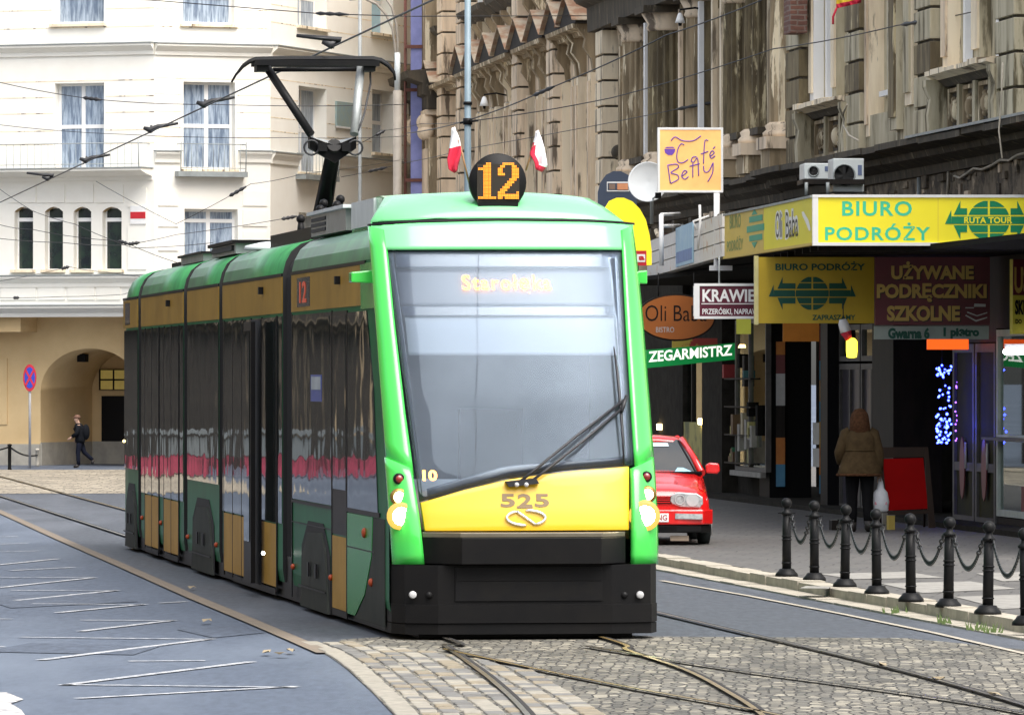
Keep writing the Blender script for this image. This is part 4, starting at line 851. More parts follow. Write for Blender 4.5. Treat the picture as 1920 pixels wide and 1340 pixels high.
# tall advertising strips either side of the dark entrance
M_blu = mat('advert_blue', (.05, .18, .34), .5, scale=2, col2=(.08, .28, .42)); M_org = mat('advert_orange', (.55, .20, .03), .5, scale=3, col2=(.4, .12, .02)); M_tan = mat('advert_tan', (.42, .28, .14), .5, scale=4, col2=(.2, .1, .05)); M_gold = mat('advert_gold', (.55, .38, .06), .5, scale=4, col2=(.4, .2, .05))
def advert(p0, p1, bands, label):
    mb = MB(); q = GQ2 - .3; F2 = Frame(FF.w(gt(p0), q, 0)[:2], (1, -.05)); xs = [F2.hit(p, 800)[0] for p in (p0, p1)]
    for y0, y1, m in bands: mb.box(F2, xs[0], xs[1], 0, .05, F2.hit(p0, y1)[1], F2.hit(p0, y0)[1] - .002, m)
    o = mb.obj('advert_panel', off=F2.w(xs[0], 0, .3)); tag(o, label, 'advert panel', 'tall advert panels at the dark entrance')
advert(1455, 1472, [(640, 665, M_org), (665, 700, M_maroon), (700, 760, M_silver), (760, 820, M_dbrown), (820, 870, M_org), (870, 912, M_blu)], 'narrow advert panel fading from white to orange left of the dark shop entrance')
advert(1536, 1557, [(610, 676, M_maroon), (676, 712, M_blu), (712, 752, M_tan), (752, 790, M_blu), (790, 838, M_gold), (838, 890, M_org), (890, 925, M_blu)], 'narrow blue and orange advert panel right of the dark shop entrance')
mb = MB(); F2 = Frame(FF.w(gt(1524), .1, 0)[:2], (1, -.05)); 
for y0, y1 in ((792, 833), (840, 875)): x0, x1 = F2.hit(1524, y0)[0], F2.hit(1540, y0)[0]; mb.box(F2, x0, x1, 0, .03, F2.hit(1524, y1)[1], F2.hit(1524, y0)[1], M_white)
mb.obj('notice', HN)
# ------------------------------------------------------------------ the tram
FT = Frame((0.112, 57.35), (math.cos(TA), math.sin(TA)))
TR = thing('tram', (0.112, 57.35, 0), 'green and yellow low floor tram with raised pantograph on its rails', 'tram')
def rake(z):
    pts = [(-1, .06), (.9, .06), (1.15, .10), (1.5, .20), (2.2, .50), (2.9, .86), (3.58, 1.26), (3.9, 1.50), (6, 3.2)]
    for (a, b), (c, d) in zip(pts, pts[1:]):
        if z <= c: return lerp(b, d, (z - a) / (c - a))
    return 3.2
def S(v, z): t = min(1.3, abs(v) / 1.2); return rake(z) + .10 * t ** 2 + .14 * t ** 8
def fs(px, py):
    q = .2
    for _ in range(14): v, z = FT.hit(px, py, q); q = .5 * q + .5 * S(v, z)
    return (v, z)
def patch(mb, top, bot, m, off=.0, th=.05, nx=16, ny=10):
    rows = []
    for j in range(ny + 1):
        r = []
        for i in range(nx + 1):
            a = poly_at(top, i / nx); b = poly_at(bot, i / nx); v, z = lerp(a[0], b[0], j / ny), lerp(a[1], b[1], j / ny)
            r.append(FT.w(v, S(v, z) - off, z))
        rows.append(r)
    return mb.slab(rows, FT.n * max(th, th + off), m)
def px2(l): return [fs(*p) for p in l]
G1 = (0.055, 0.56, 0.075)
M_grn = mat('tram_bright_green', G1, .22, var=.02, scale=1.5, coat=.8, spec=.5)
M_grnd = mat('tram_dark_green', (.06, .30, .10), .3, var=.03, scale=1.5, coat=.0, spec=.25, bump=.25, bscale=1.3, bdist=.03, col2=(.04, .17, .07))
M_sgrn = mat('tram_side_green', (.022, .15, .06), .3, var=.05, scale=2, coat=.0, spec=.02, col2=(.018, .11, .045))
M_yelw = mat('tram_yellow', (.70, .42, .006), .35, var=.02, scale=1.5, coat=.3)
M_gold = M_gold; M_gld = mat('tram_gold_band', (.40, .235, .04), .3, scale=1.2, col2=(.29, .165, .028), coat=.0, spec=.08, bump=.2, bscale=1.2, bdist=.02)
M_gldo = mat('tram_gold_door', (.46, .27, .06), .4, scale=2, col2=(.38, .22, .045), coat=.0, spec=.03)
M_trbl = mat('tram_black', (.008, .008, .009), .4, scale=6, col2=(.011, .0105, .01), spec=.12)
M_bump = mat('bumper_rubber', (.005, .005, .0055), .5, scale=3, col2=(.0075, .007, .0068), spec=.12)
M_grey = mat('tram_grey_skirt', (.055, .06, .052), .5, spec=.03, scale=3, col2=(.04, .045, .04))
M_side = mat('tram_side_glass', (.012, .02, .018), .03, var=0, spec=.28, bump=.7, bscale=.8, detail=2, bdist=.012, scale=2, col2=(.02, .022, .02))
M_bel = mat('bellows_rubber', (.010, .010, .011), .8, var=0)
M_roofm = mat('roof_metal', (.36, .38, .37), .4, metal=.4, scale=5, col2=(.28, .29, .28))
M_roofl = mat('roof_light_grey', (.62, .66, .66), .4, scale=4, col2=(.52, .56, .56))
M_mesh = mat('vent_mesh', (.02, .02, .02), .7, var=0)
# body shells: sections between the bellows
secs = [(None, 8.85), (9.75, 16.55), (17.0, 21.25), (21.75, 28.35), (28.85, 32.6)]
W = 1.2
half = [(W - .02, .22), (W, .35), (W, 1.0), (W, 2.0), (W, 3.0), (W, 3.5), (W - .03, 3.62), (W - .09, 3.73), (W - .19, 3.81), (W - .34, 3.86), (W - .6, 3.88)]
outl = [(-v, z) for v, z in half] + [(v, z) for v, z in reversed(half)]
for k, (u0, u1) in enumerate(secs):
    mb = MB(); us = [u1] if u0 is None else [u0, u1]
    rows = []
    if u0 is None: rows.append([FT.w(v, S(v, z) + .02, z) for v, z in outl])
    else: rows.append([FT.w(v, u0, z) for v, z in outl])
    if k == 4:                                     # tail tapers in
        rows.append([FT.w(v, 30.6, z) for v, z in outl]); rows.append([FT.w(v * .93, 32.2 - .1 * max(0, z - 1.2), z) for v, z in outl]); rows.append([FT.w(v * .55, 32.9 - .3 * max(0, z - 1.2), z) for v, z in outl])
    else: rows.append([FT.w(v, u1, z) for v, z in outl])
    for a, b in zip(rows, rows[1:]):
        for i in range(len(outl) - 1):
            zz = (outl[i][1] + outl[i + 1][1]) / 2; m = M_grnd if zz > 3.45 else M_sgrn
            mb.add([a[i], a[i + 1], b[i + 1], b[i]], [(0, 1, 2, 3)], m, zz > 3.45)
        mb.add([a[0], a[-1], b[-1], b[0]], [(0, 1, 2, 3)], M_trbl)
    if u0 is not None: mb.add(rows[0], [tuple(range(len(outl)))], M_bel)
    mb.add(rows[-1], [tuple(range(len(outl)))], M_bel)
    mb.obj('body_shell', TR)
for a, b in zip(secs, secs[1:]):
    mb = MB(); u0, u1 = a[1], b[0]; n = max(2, int((u1 - u0) / .11))
    rows = []
    for i in range(2 * n + 1):
        u = lerp(u0 - .02, u1 + .02, i / (2 * n)); s = .965 if i % 2 else .93
        rows.append([FT.w(v * s, u, .3 + (z - .3) * (.985 if i % 2 else .965)) for v, z in outl])
    mb.grid(rows, M_bel, False); mb.obj('bellows', TR)
mb = MB(); mb.box(FT, -1.16, 1.16, .8, 31.2, .05, .5, M_trbl)
for u in (5.6, 7.2, 18.4, 20.0, 29.6, 31.0):
    for v in (-.72, .72): mb.lathe(FT.w(v - .06, u, .33), [(.001, 0), (.31, .0), (.31, .12), (.001, .12)], M_trbl, 20, FT.a)
mb.obj('undercarriage', TR)
# ---- side skin, left side (v = -1.2): thin panels proud of the shell
def side(u0, u1, z0, z1, m, name, parent=TR, p=.008, slant=0.0):
    mb = MB(); mb.prism(Frame(FT.w(-W, 0, 0)[:2], FT.n, FT.a * -1), [(u0, z0), (u1, z0), (u1, z1), (u0 + slant, z1)], 0, p, m)
    o = mb.obj(name, parent); BASE[o.name] = BASE[TR.name]; return o
def U(px): q = (px - 960) / FPX; return (-1.088 - 57.18 * q) / (.139 + .990 * q)
def poly_side(pts, m, name, p=.012, parent=TR):
    mb = MB(); mb.prism(Frame(FT.w(-W, 0, 0)[:2], FT.n, FT.a * -1), pts, 0, p, m); return mb.obj(name, parent)
G0, G1z = 3.06, 3.46
for k, (u0, u1) in enumerate(secs):
    a = (2.35 if k == 0 else u0 + .02); b = (u1 - .02) if k < 4 else 31.4
    side(a, b, G0 + .015, G1z, M_gld, 'gold_band', slant=(.25 if k == 0 else 0))
    side(a - (.2 if k == 0 else 0), b, G1z + .003, G1z + .035, M_trbl, 'roof_seam', p=.014)
    for f in ((.30,) if k in (0, 1, 3) else ()):
        mb = MB(); u = lerp(a, b, f); mb.box(FT, -W - .06, -W, u - .05, u + .05, 3.3, 3.38, M_trbl); mb.obj('marker_camera', TR)
# section A: cab quarter light, windows, wheel cover, small gold panel
poly_side([(1.15, 1.14), (3.62, 1.14), (3.62, 3.02), (2.05, 3.02), (1.5, 2.3)], M_side, 'cab_window', .010)
side(3.70, 4.98, .86, 3.04, M_trbl, 'door_post_panel', p=.006); side(3.78, 4.9, 1.3, 3.0, M_side, 'side_window', p=.010)
side(3.74, 4.95, .13, .84, M_gldo, 'gold_panel'); side(3.72, 4.97, .06, .125, M_trbl, 'step_slot')
side(5.03, 8.75, 1.13, 3.04, M_side, 'side_window', p=.009)
sw = side(5.2, 7.6, 2.72, 3.0, M_side, 'vent_window', p=.014)
mbx = MB(); 
for u in (5.0, 8.76): mbx.box(FT, -W - .012, -W, u - .018, u + .018, .1, 3.05, M_trbl)
mbx.box(FT, -W - .013, -W, 5.02, 8.75, 1.09, 1.12, M_trbl); mbx.box(FT, -W - .011, -W, 5.02, 8.75, .885, .895, M_trbl); mbx.box(FT, -W - .013, -W, 3.66, 3.70, .06, 3.04, M_trbl); mbx.box(FT, -W - .012, -W, 1.4, 3.66, .76, .772, M_trbl); mbx.box(FT, -W - .013, -W, 1.0, 3.66, 1.10, 1.14, M_trbl)
mbx.obj('panel_seams', TR)
M_sg2 = mat('tram_cab_green', (.03, .27, .05), .25, var=.04, scale=2, spec=.1)
poly_side([(1.55, 1.09), (3.64, 1.09), (3.64, .12), (3.0, .12), (2.2, .35), (1.65, .72)], M_sg2, 'cab_skirt', .010)
poly_side([(.62, .1), (2.95, .1), (2.15, .34), (1.6, .71), (1.5, 1.09), (.62, 1.09)], M_grey, 'corner_skirt', .009)
def wheelcover(u0, u1, zt, zb=.05):
    w = u1 - u0
    poly_side([(u0 - .06, zb), (u1 + .12, zb), (u1 + .02, zt * .8), (u1 - .22 * w, zt + .09), (u0 + .24 * w, zt + .09), (u0 + .02, zt * .75)], M_bel, 'wheel_arch', .010)
    o = poly_side([(u0, zb), (u1, zb), (u1 - .10 * w, zt * .72), (u1 - .26 * w, zt * .97), (u0 + .26 * w, zt), (u0 + .12 * w, zt * .80)], M_grey, 'wheel_cover', .03)
    BASE[o.name] = BASE[TR.name]
    mb = MB()
    for f in (.35, .62): u = lerp(u0, u1, f); mb.box(FT, -W - .06, -W - .045, u - .06, u + .06, zt * .45, zt * .62, M_trbl)
    mb.box(FT, -W - .056, -W - .045, u0 + .04, u1 - .04, zt * .30, zt * .32, M_trbl); mb.obj('cover_latch', o)
wheelcover(5.15, 7.75, .84)
M_oran = mat('orange_reflector', (.45, .06, .01), .4)
def reflector(u, z, r=.032):
    mb = MB(); mb.lathe(FT.w(-W - .005, u, z), [(r, 0), (r, .02), (r * .6, .035), (.001, .04)], M_oran, 12, -FT.a); mb.obj('side_reflector', TR)
reflector(2.15, .93, .05); reflector(1.6, .48, .04); reflector(4.99, .42); reflector(8.55, .42)
# line sign and sticker behind the glass
side(7.0, 8.2, 3.12, 3.42, mat('side_display', (.05, .05, .07), .2, coat=.8), 'side_display', p=.014)
mb = MB(); mb.text('12', lambda x, y: FT.w(-W - .018, lerp(7.95, 7.3, x), lerp(3.16, 3.38, y)), emis('side_led', (1, .12, .03), .12), .02); mb.obj('display_digits', TR)
side(5.9, 6.9, 2.15, 2.42, mat('blue_notice', (.04, .08, .35), .4), 'window_sticker', p=.012); side(5.98, 6.82, 2.27, 2.40, mat('notice_white', (.42, .48, .52), .4), 'window_sticker', p=.016)
# section B with doors
def doors(u0, u1, n, open_=False):
    w = (u1 - u0) / n
    for i in range(n):
        a, b = u0 + i * w, u0 + (i + 1) * w
        o = side(a + .02, b - .02, .84, 3.03, M_side, 'door', p=.014); BASE[o.name] = BASE[TR.name]
        side(a + .02, b - .02, .15, .82, M_gldo, 'door_panel', o, p=.013)
    mb = MB()
    for i in range(n + 1): u = u0 + i * w; mb.box(FT, -W - .016, -W, u - .02, u + .02, .1, 3.05, M_trbl)
    mb.box(FT, -W - .014, -W, u0 + .1, u0 + w * 1.9, .06, .13, M_trbl); mb.obj('door_frame', TR)
side(9.8, 16.5, .84, 3.04, M_side, 'side_window', p=.007)
doors(13.1, 16.3, 3); doors(10.3, 11.9, 1)
mb = MB(); mb.box(FT, -W - .02, -W + .3, 11.95, 13.05, .12, 3.03, M_bel); mb.obj('open_doorway', TR)
mb = MB(); mb.box(FT, -W - .16, -W - .11, 11.6, 12.4, .15, 3.0, M_trbl); mb.box(FT, -W - .17, -W - .162, 11.7, 12.3, .6, 2.9, M_side); mb.obj('open_door_leaf', TR)
mb = MB(); mb.ball(FT.w(-W - .18, 10.05, .52), .02, emis('door_lamp', (1, 1, .9), 5), 8); mb.obj('door_lamp', TR)
# section C
side(17.05, 21.2, 1.13, 3.04, M_side, 'side_window', p=.009); wheelcover(17.6, 20.4, .84); reflector(17.2, .42); reflector(21.0, .42)
# section D
side(21.8, 28.3, .84, 3.04, M_side, 'side_window', p=.007); doors(22.4, 24.6, 2); doors(25.4, 27.6, 2); reflector(25.0, .5); reflector(28.0, .5)
# section E
side(28.9, 31.2, 1.13, 3.04, M_side, 'side_window', p=.009); wheelcover(29.0, 30.8, .84)
side(30.2, 31.0, 3.12, 3.42, mat('side_display', (0, 0, 0)), 'side_display', p=.014)
mb = MB(); mb.ball(FT.w(-W - .01, 31.2, 1.5), .02, emis('tail_lamp', (1, .8, .3), 3), 8); mb.obj('tail_lamp', TR)
# ---- front
G_wind = glassmat('windscreen_glass', .0, (.90, .93, .95), (.25, .30, .365), .035, .003, 1.3, haze=.06)
wt, wb = px2([(720, 466), (845, 465), (1040, 465), (1166, 466)]), px2([(786, 941), (870, 915), (950, 895), (1060, 880), (1184, 870)])
mb = MB(); patch(mb, wt, wb, G_wind, 0, .012, 28, 22); ws = mb.obj('windscreen', TR); BASE[ws.name] = BASE[TR.name]
# black print border of the glass
mb = MB()
M_prnt = mat('glass_border', (.06, .075, .11), .25, coat=.6, var=0)
patch(mb, px2([(722, 468), (745, 600), (768, 760), (792, 938)]), px2([(736, 468), (755, 600), (773, 760), (793, 934)]), M_prnt, -.016, .004); patch(mb, px2([(1146, 468), (1155, 600), (1166, 760), (1176, 872)]), px2([(1165, 468), (1174, 600), (1184, 760), (1190, 871)]), M_prnt, -.016, .004)
patch(mb, px2([(742, 468), (1148, 468)]), px2([(744, 502), (1150, 502)]), M_prnt, -.016, .004); patch(mb, px2([(754, 574), (1155, 574)]), px2([(756, 592), (1157, 592)]), M_prnt, -.016, .004)
patch(mb, px2([(800, 916), (950, 872), (1176, 856)]), px2([(803, 938), (950, 897), (1178, 873)]), M_prnt, -.016, .004)
mb.obj('glass_border', ws)
# cab inside
M_cab = mat('cab_grey', (.36, .41, .48), .8, scale=2, col2=(.28, .32, .38)); M_blind = mat('sun_blind', (.42, .46, .52), .8, var=.02)
mb = MB(); mb.box(FT, -1.1, 1.1, 3.3, 3.35, .6, 3.7, M_cab); mb.box(FT, -1.1, 1.1, .85, 3.3, .9, 1.0, M_cab)
mb.prism(Frame(FT.w(-1.05, 0, 0)[:2], FT.n, FT.a), [(.45, 1.0), (1.2, 1.0), (1.2, 1.45), (.6, 1.35)], 0, 2.1, M_cab)
mb.box(FT, -.3, .3, 2.2, 2.35, 1.1, 2.1, M_trbl); mb.box(FT, -.3, .3, 1.7, 2.3, 1.0, 1.2, M_trbl); mb.obj('cab_interior', TR)
mb = MB(); patch(mb, px2([(760, 592), (1152, 592)]), px2([(768, 666), (1158, 666)]), M_blind, -.05, .01); mb.obj('sun_blind', TR)
mb = MB(); patch(mb, px2([(740, 505), (1152, 503)]), px2([(748, 573), (1156, 573)]), mat('display_glass', (.12, .13, .16), .4, var=.02), -.07, .01); dsp = mb.obj('destination_display', TR); BASE[dsp.name] = BASE[TR.name]
def ftext(mb, txt, x0, x1, y0, y1, m, off, bold=0.0, sp=1.0):
    (a, zt), (b, zb) = fs(x0, y0), fs(x1, y1); 
    mb.text(txt, lambda x, y: (lambda v, z: FT.w(v, S(v, z) - off, z))(lerp(a, b, x), lerp(zb, zt, y)), m, bold, sp=sp)
M_led = emis('led_yellow', (1.0, .27, .0), 5.5)
mb = MB(); ftext(mb, 'Starołęka', 866, 1037, 515, 552, M_led, -.045, .012, 1.12); mb.obj('display_text', dsp)
mb = MB(); ftext(mb, '10', 793, 821, 881, 901, emis('led_orange', (1.0, .30, .03), 7), -.04, .03); mb.obj('cab_number', TR)
# header, roof cap
M_mint = mat('tram_green_sky_sheen', (.17, .62, .24), .2, var=.02, coat=.45, scale=1.2, spec=.5)  # body green paled by a sky reflection put into the base colour
mb = MB(); patch(mb, px2([(695, 423), (770, 417), (935, 413), (1100, 415), (1187, 421)]), px2([(706, 469), (1176, 469)]), M_mint, .03, .06, 24, 6); mb.obj('front_header', TR)
mb = MB(); rows = []
for (z, q, w, ar) in ((3.845, 1.50, 1.185, .035), (3.86, 1.50, 1.20, .045), (4.0, 1.85, 1.08, .06), (4.10, 2.25, .98, .05), (4.13, 2.9, .95, .03), (4.12, 5.2, .95, .02)):
    rows.append([FT.w(w * (2 * i / 24 - 1), q + .18 * (2 * i / 24 - 1) ** 2 + .10 * abs(2 * i / 24 - 1) ** 8, z + ar * (1 - (2 * i / 24 - 1) ** 2)) for i in range(25)])
mb.grid(rows, M_mint, True)
for s in (0, -1): mb.grid([[r[s] for r in rows], [Vector((r[s].x, r[s].y, 3.78)) for r in rows]], M_mint, False)
mb.obj('front_roof_cap', TR)
mb = MB(); patch(mb, px2([(690, 420), (770, 413), (935, 409), (1100, 411), (1189, 418)]), px2([(690, 424), (770, 418), (935, 414), (1100, 416), (1189, 422)]), M_trbl, .034, .05, 24, 2); mb.obj('roof_joint', TR)
# pillars
for L, Rr in ((((690, 424), (701, 560), (713, 720), (724, 862)), ((722, 432), (739, 600), (759, 770), (776, 893))), (((1163, 432), (1172, 600), (1182, 760), (1190, 880)), ((1186, 422), (1202, 560), (1215, 720), (1226, 862)))):
    mb = MB(); l, r = px2(L), px2(Rr); rows = []
    for j in range(13):
        a, b = poly_at(l, j / 12), poly_at(r, j / 12)
        rows.append([(lambda v, z, o: FT.w(v, S(v, z) - o, z))(lerp(a[0], b[0], k), lerp(a[1], b[1], k), o) for k, o in ((0, -.02), (.0, .035), (.2, .06), (.55, .062), (.8, .045), (1, .02), (1, -.03))])
    mb.grid(rows, M_grn, True)
    for e in (rows[0], rows[-1]): mb.add(e, [tuple(range(7))], M_grn)
    mb.obj('front_pillar', TR)
mb = MB(); rows = []                                # green cheek between pillar and gold band on the left side
poly_side([(1.40, 3.04), (2.5, 3.04), (2.56, 3.47), (1.42, 3.47)], M_grn, 'pillar_cheek', .010)
for s, (px, py) in ((-1, (684, 515)), (1, (1208, 514))):
    v, z = (-1.28, 3.33) if s < 0 else (1.28, 3.33); mb = MB(); q = 1.62
    mb.prism(FT, [(v - .12, z - .05), (v + .12, z - .06), (v + .12, z + .07), (v - .12, z + .045)], q, q + .22, M_grn); mb.obj('mirror_camera', TR, bevel=.012)
# lamp pods
M_lens = emis('headlamp_lit', (1.0, .88, .55), 30); M_lens2 = emis('side_lamp_lit', (1.0, .82, .48), 6); M_rlamp = mat('red_lamp', (.25, .015, .01), .2, coat=.8); M_rimhalo = emis('rim_halo', (1.0, .55, .08), .45); M_rim = mat('lamp_rim', (.35, .22, .05), .25, metal=.7)  # halo around the headlamps put into their rims as emission
for L, Rr, lamps in ((((721, 857), (728, 950), (735, 1057)), ((771, 878), (782, 950), (795, 1057)), ((746, 897, .040, M_rlamp), (746, 931, .062, M_lens2), (750, 967, .098, M_lens))),
                     (((1181, 878), (1182, 950), (1182, 1057)), ((1225, 857), (1230, 950), (1233, 1057)), ((1209, 893, .040, M_rlamp), (1211, 926, .062, M_lens2), (1206, 966, .11, M_lens)))):
    mb = MB(); l, r = px2(L), px2(Rr); rows = []
    for j in range(11):
        a, b = poly_at(l, j / 10), poly_at(r, j / 10); o_ = .05 + .03 * math.sin(math.pi * j / 10)
        rows.append([(lambda v, z, o: FT.w(v, S(v, z) - o, z))(lerp(a[0], b[0], k), lerp(a[1], b[1], k), o) for k, o in ((0, -.02), (.0, o_ - .01), (.12, o_ + .02), (.5, o_ + .03), (.88, o_ + .02), (1, o_ - .01), (1, -.03))])
    mb.grid(rows, M_grn, True)
    for e in (rows[0], rows[-1]): mb.add(e, [tuple(range(7))], M_grn)
    pod = mb.obj('lamp_pod', TR); BASE[pod.name] = BASE[TR.name]
    for px, py, r_, m in lamps:
        v, z = fs(px, py); c = FT.w(v, S(v, z) - .105, z); mb = MB(); mb.lathe(c, [(r_ * 1.32, .05), (r_ * 1.28, 0), (r_, -.01)], (M_rimhalo if m is M_lens else M_rim) if m is not M_rlamp else M_trbl, 20, FT.n * 1)
        mb.lathe(c, [(r_, .0), (r_ * .8, -.012), (r_ * .4, -.02), (.001, -.022)], m, 20, FT.n * 1); mb.obj('headlight' if m is M_lens else 'signal_lamp', pod)
# yellow nose panel with number and emblem
mb = MB(); patch(mb, px2([(788, 942), (870, 918), (950, 899), (1010, 890), (1090, 881), (1178, 874)]), px2([(796, 995), (1178, 993)]), M_yelw, .035, .06, 28, 8); yp = mb.obj('nose_panel', TR, bevel=.006); BASE[yp.name] = BASE[TR.name]
M_num = mat('number_brown', (.16, .10, .035), .4, var=0)
mb = MB()
for i, ch in enumerate('525'):
    x0 = 937 + i * 32; ftext(mb, ch, x0, x0 + 28, 925, 950, M_num, .041, .03)
    for yy in ((949, 952),) if ch == '2' else (): ftext(mb, '-', x0 - 1, x0 + 29, yy[0] - 1, yy[1], M_num, .0415)
mb.obj('fleet_number', yp)
M_chr = mat('chrome', (.9, .9, .88), .15, metal=.9, var=0)
mb = MB(); (ec, ez), (ex1, _), (_, ez1) = fs(985, 970), fs(1021, 970), fs(985, 984); rx, rz = ex1 - ec, ez - ez1
EP = lambda a, k=1: (lambda v, z: FT.w(v, S(v, z) - .048, z))(ec + rx * math.cos(a) * k, ez + rz * math.sin(a) * k)
mb.tube([EP(R(d)) for d in range(-62, 96, 9)], [.006] + [.014] * 16 + [.006], M_chr, 6); mb.tube([EP(R(d)) for d in range(118, 276, 9)], [.006] + [.014] * 16 + [.006], M_chr, 6)
mb.tube([EP(R(118)), EP(R(118), .7), EP(R(-62), .75), EP(R(-62))], .013, M_chr, 6); mb.obj('emblem', yp)
# bumpers
def rb(v, f): return f + .0
zU0, zU1 = fs(985, 1056)[1], fs(985, 1000)[1]
mb = MB()
poly = [(-.92, .12), (-.60, -.20), (.68, -.20), (.95, .10), (.95, .6), (-.92, .6)]
mb.plan(FT, poly, zU0, zU1 - .03, M_bump)
mb.plan(FT, [(-.92, .12), (-.61, -.17), (.69, -.17), (.95, .12), (.95, .6), (-.92, .6)], zU1 - .03, zU1 + .015, mat('bumper_top', (.12, .105, .075), .35))
mb.obj('bumper', TR, bevel=.015)
out = lambda k: [(-1.19, .75), (-1.185, .32 + k), (-1.09, .06 + k), (-.8, -.04 + k), (.8, -.04 + k), (1.17, .02 + k), (1.262, .28 + k), (1.25, .75)]
mb = MB(); z3 = fs(985, 1131)[1]; z2 = fs(985, 1166)[1]
mb.plan(FT, out(0), z3, zU0 - .01, M_bump); mb.plan(FT, out(-.05), z2, z3 - .006, M_bump); mb.plan(FT, out(-.03), .06, z2 - .008, M_bump); mb.plan(FT, out(-.02), z3 - .006, z3, M_trbl)
mb.obj('bumper', TR, bevel=.012)
mb = MB(); vA, vB = fs(850, 1090)[0], fs(1125, 1090)[0]; mb.box(FT, vA, vB, -.055, -.03, z3 + .03, zU0 - .03, M_trbl); mb.box(FT, vA + .01, vB - .01, -.064, -.056, (z3 + zU0) / 2 + .03, zU0 - .05, M_bump); mb.obj('coupler_hatch', TR)
mb = MB()
for px in (769, 1193): v, z = fs(px, 1113); mb.lathe(FT.w(v, -.03, z), [(.034, .03), (.034, -.01), (.026, -.016), (.001, -.018)], M_silver, 16, FT.n); 
for px in (801, 1166): v, z = fs(px, 1114); mb.lathe(FT.w(v, -.03, z), [(.03, .03), (.03, -.006), (.001, -.008)], M_trbl, 14, FT.n)
mb.obj('fog_lamp', TR)
mb = MB(); mb.plan(FT, [(-.95, .15), (1.02, .15), (1.02, 1.2), (-.95, 1.2)], .02, .055, M_trbl); mb.obj('rail_guard', TR)
# wipers
mb = MB(); M_wip = mat('wiper_black', (.012, .012, .014), .45, var=0)
def fp(px, py, off): v, z = fs(px, py); return FT.w(v, S(v, z) - off, z)
mb.tube([fp(965, 908, .08), fp(1000, 880, .1), fp(1080, 815, .11), fp(1172, 746, .09)], .014, M_wip, 6); mb.tube([fp(985, 908, .08), fp(1022, 880, .1), fp(1090, 826, .11), fp(1168, 762, .09)], .014, M_wip, 6)
mb.tube([fp(1172, 742, .09), fp(1162, 772, .09)], .02, M_wip, 6)
mb.tube([fp(1150, 650, .03), fp(1156, 700, .05), fp(1162, 765, .06), fp(1166, 820, .05), fp(1169, 872, .03)], [.006, .014, .016, .012, .008], M_wip, 6)
v, z = fs(978, 908); mb.prism(FT, [(v - .13, z - .02), (v + .15, z + .01), (v + .12, z + .06), (v - .16, z + .03)], S(v, z) - .1, S(v, z), M_wip)
for px in (966, 984): mb.ball(fp(px, 908, .1), .022, M_silver, 8)
mb.obj('wiper', TR)
# round route disc with dot matrix figures
dv, dz = FT.hit(933, 342, 1.75); dq = 1.72
mb = MB(); c = FT.w(dv, dq, dz); mb.lathe(c, [(.245, .16), (.262, .14), (.272, .02), (.262, 0), (.001, -.002)], M_trbl, 40, FT.n); mb.plan(FT, [(dv - .19, dq - .01), (dv + .19, dq - .01), (dv + .19, dq + .16), (dv - .19, dq + .16)], dz - .285, dz - .15, M_trbl)
mb.box(FT, dv - .20, dv + .20, dq - .010, dq - .004, dz - .19, dz + .17, mat('matrix_glass', (.03, .024, .018), .25, var=0)); disc = mb.obj('route_disc', TR); BASE[disc.name] = BASE[TR.name]
ONE = ["0001100", "0011100", "1111100", "0011100", "0011100", "0011100", "0011100", "0011100", "0011100", "0011100", "0011100", "0011100", "0011100", "1111111"]
TWO = ["001111100", "011000110", "110000111", "110000111", "111000111", "000000111", "000001110", "000011100", "000111000", "001110000", "011100000", "111000001", "111111111", "110111111"]
mb = MB(); M_dot = emis('dot_amber', (1.0, .30, .008), 1.2); cw = .0245
for bm_, x0 in ((ONE, -.188), (TWO, -.002)):
    for r_, row in enumerate(bm_):
        for cidx, ch in enumerate(row):
            if ch == '1':
                for sx in (0, 1):
                    for sz in (0, 1): u, z = dv + x0 + cidx * cw * (.9 if bm_ is TWO else 1.0) + sx * cw * .48, dz + .175 - r_ * cw + sz * cw * .48; mb.box(FT, u, u + cw * .31, dq - .016, dq - .010, z - .012, z - .012 + cw * .31, M_dot)
mb.obj('route_number', disc)
# roof gear
mb = MB(); mb.box(FT, -1.0, .9, 5.6, 8.8, 3.86, 4.08, M_roofm); mb.box(FT, -1.04, .94, 5.5, 8.9, 4.08, 4.115, M_roofl); mb.box(FT, -.6, .5, 5.58, 5.6, 3.9, 4.06, M_mesh)
for z in (3.9, 3.955, 4.01): mb.box(FT, -1.012, -1.0, 7.4, 8.7, z, z + .035, M_mesh)
mb.box(FT, -.98, .98, 3.4, 5.3, 3.86, 4.12, M_roofl); mb.obj('roof_box', TR)
mb = MB(); mb.box(FT, -.95, .7, 17.6, 20.6, 3.86, 3.98, M_roofm); mb.box(FT, -1.0, .75, 17.5, 20.7, 3.98, 4.02, M_trbl); mb.box(FT, -.98, -.95, 17.8, 20.4, 3.9, 3.96, M_mesh); mb.obj('roof_box', TR)
mb = MB(); mb.box(FT, -.9, .7, 22.4, 25.6, 3.86, 3.95, M_roofm); mb.box(FT, -.94, .7, 22.3, 25.7, 3.95, 3.98, M_trbl); mb.obj('roof_box', TR)
mb = MB(); mb.box(FT, -.8, .6, 27.0, 28.2, 3.86, 3.93, M_trbl); mb.obj('roof_box', TR)
mb = MB(); mb.box(FT, -.85, .5, 10.2, 14.5, 3.86, 4.0, M_trbl)
for k in range(5): u = 10.6 + k * .45; mb.torus(FT.w(-.55 + .05 * (k % 2), u, 4.08), .14, .022, M_wip, FT.a, 14, 6)
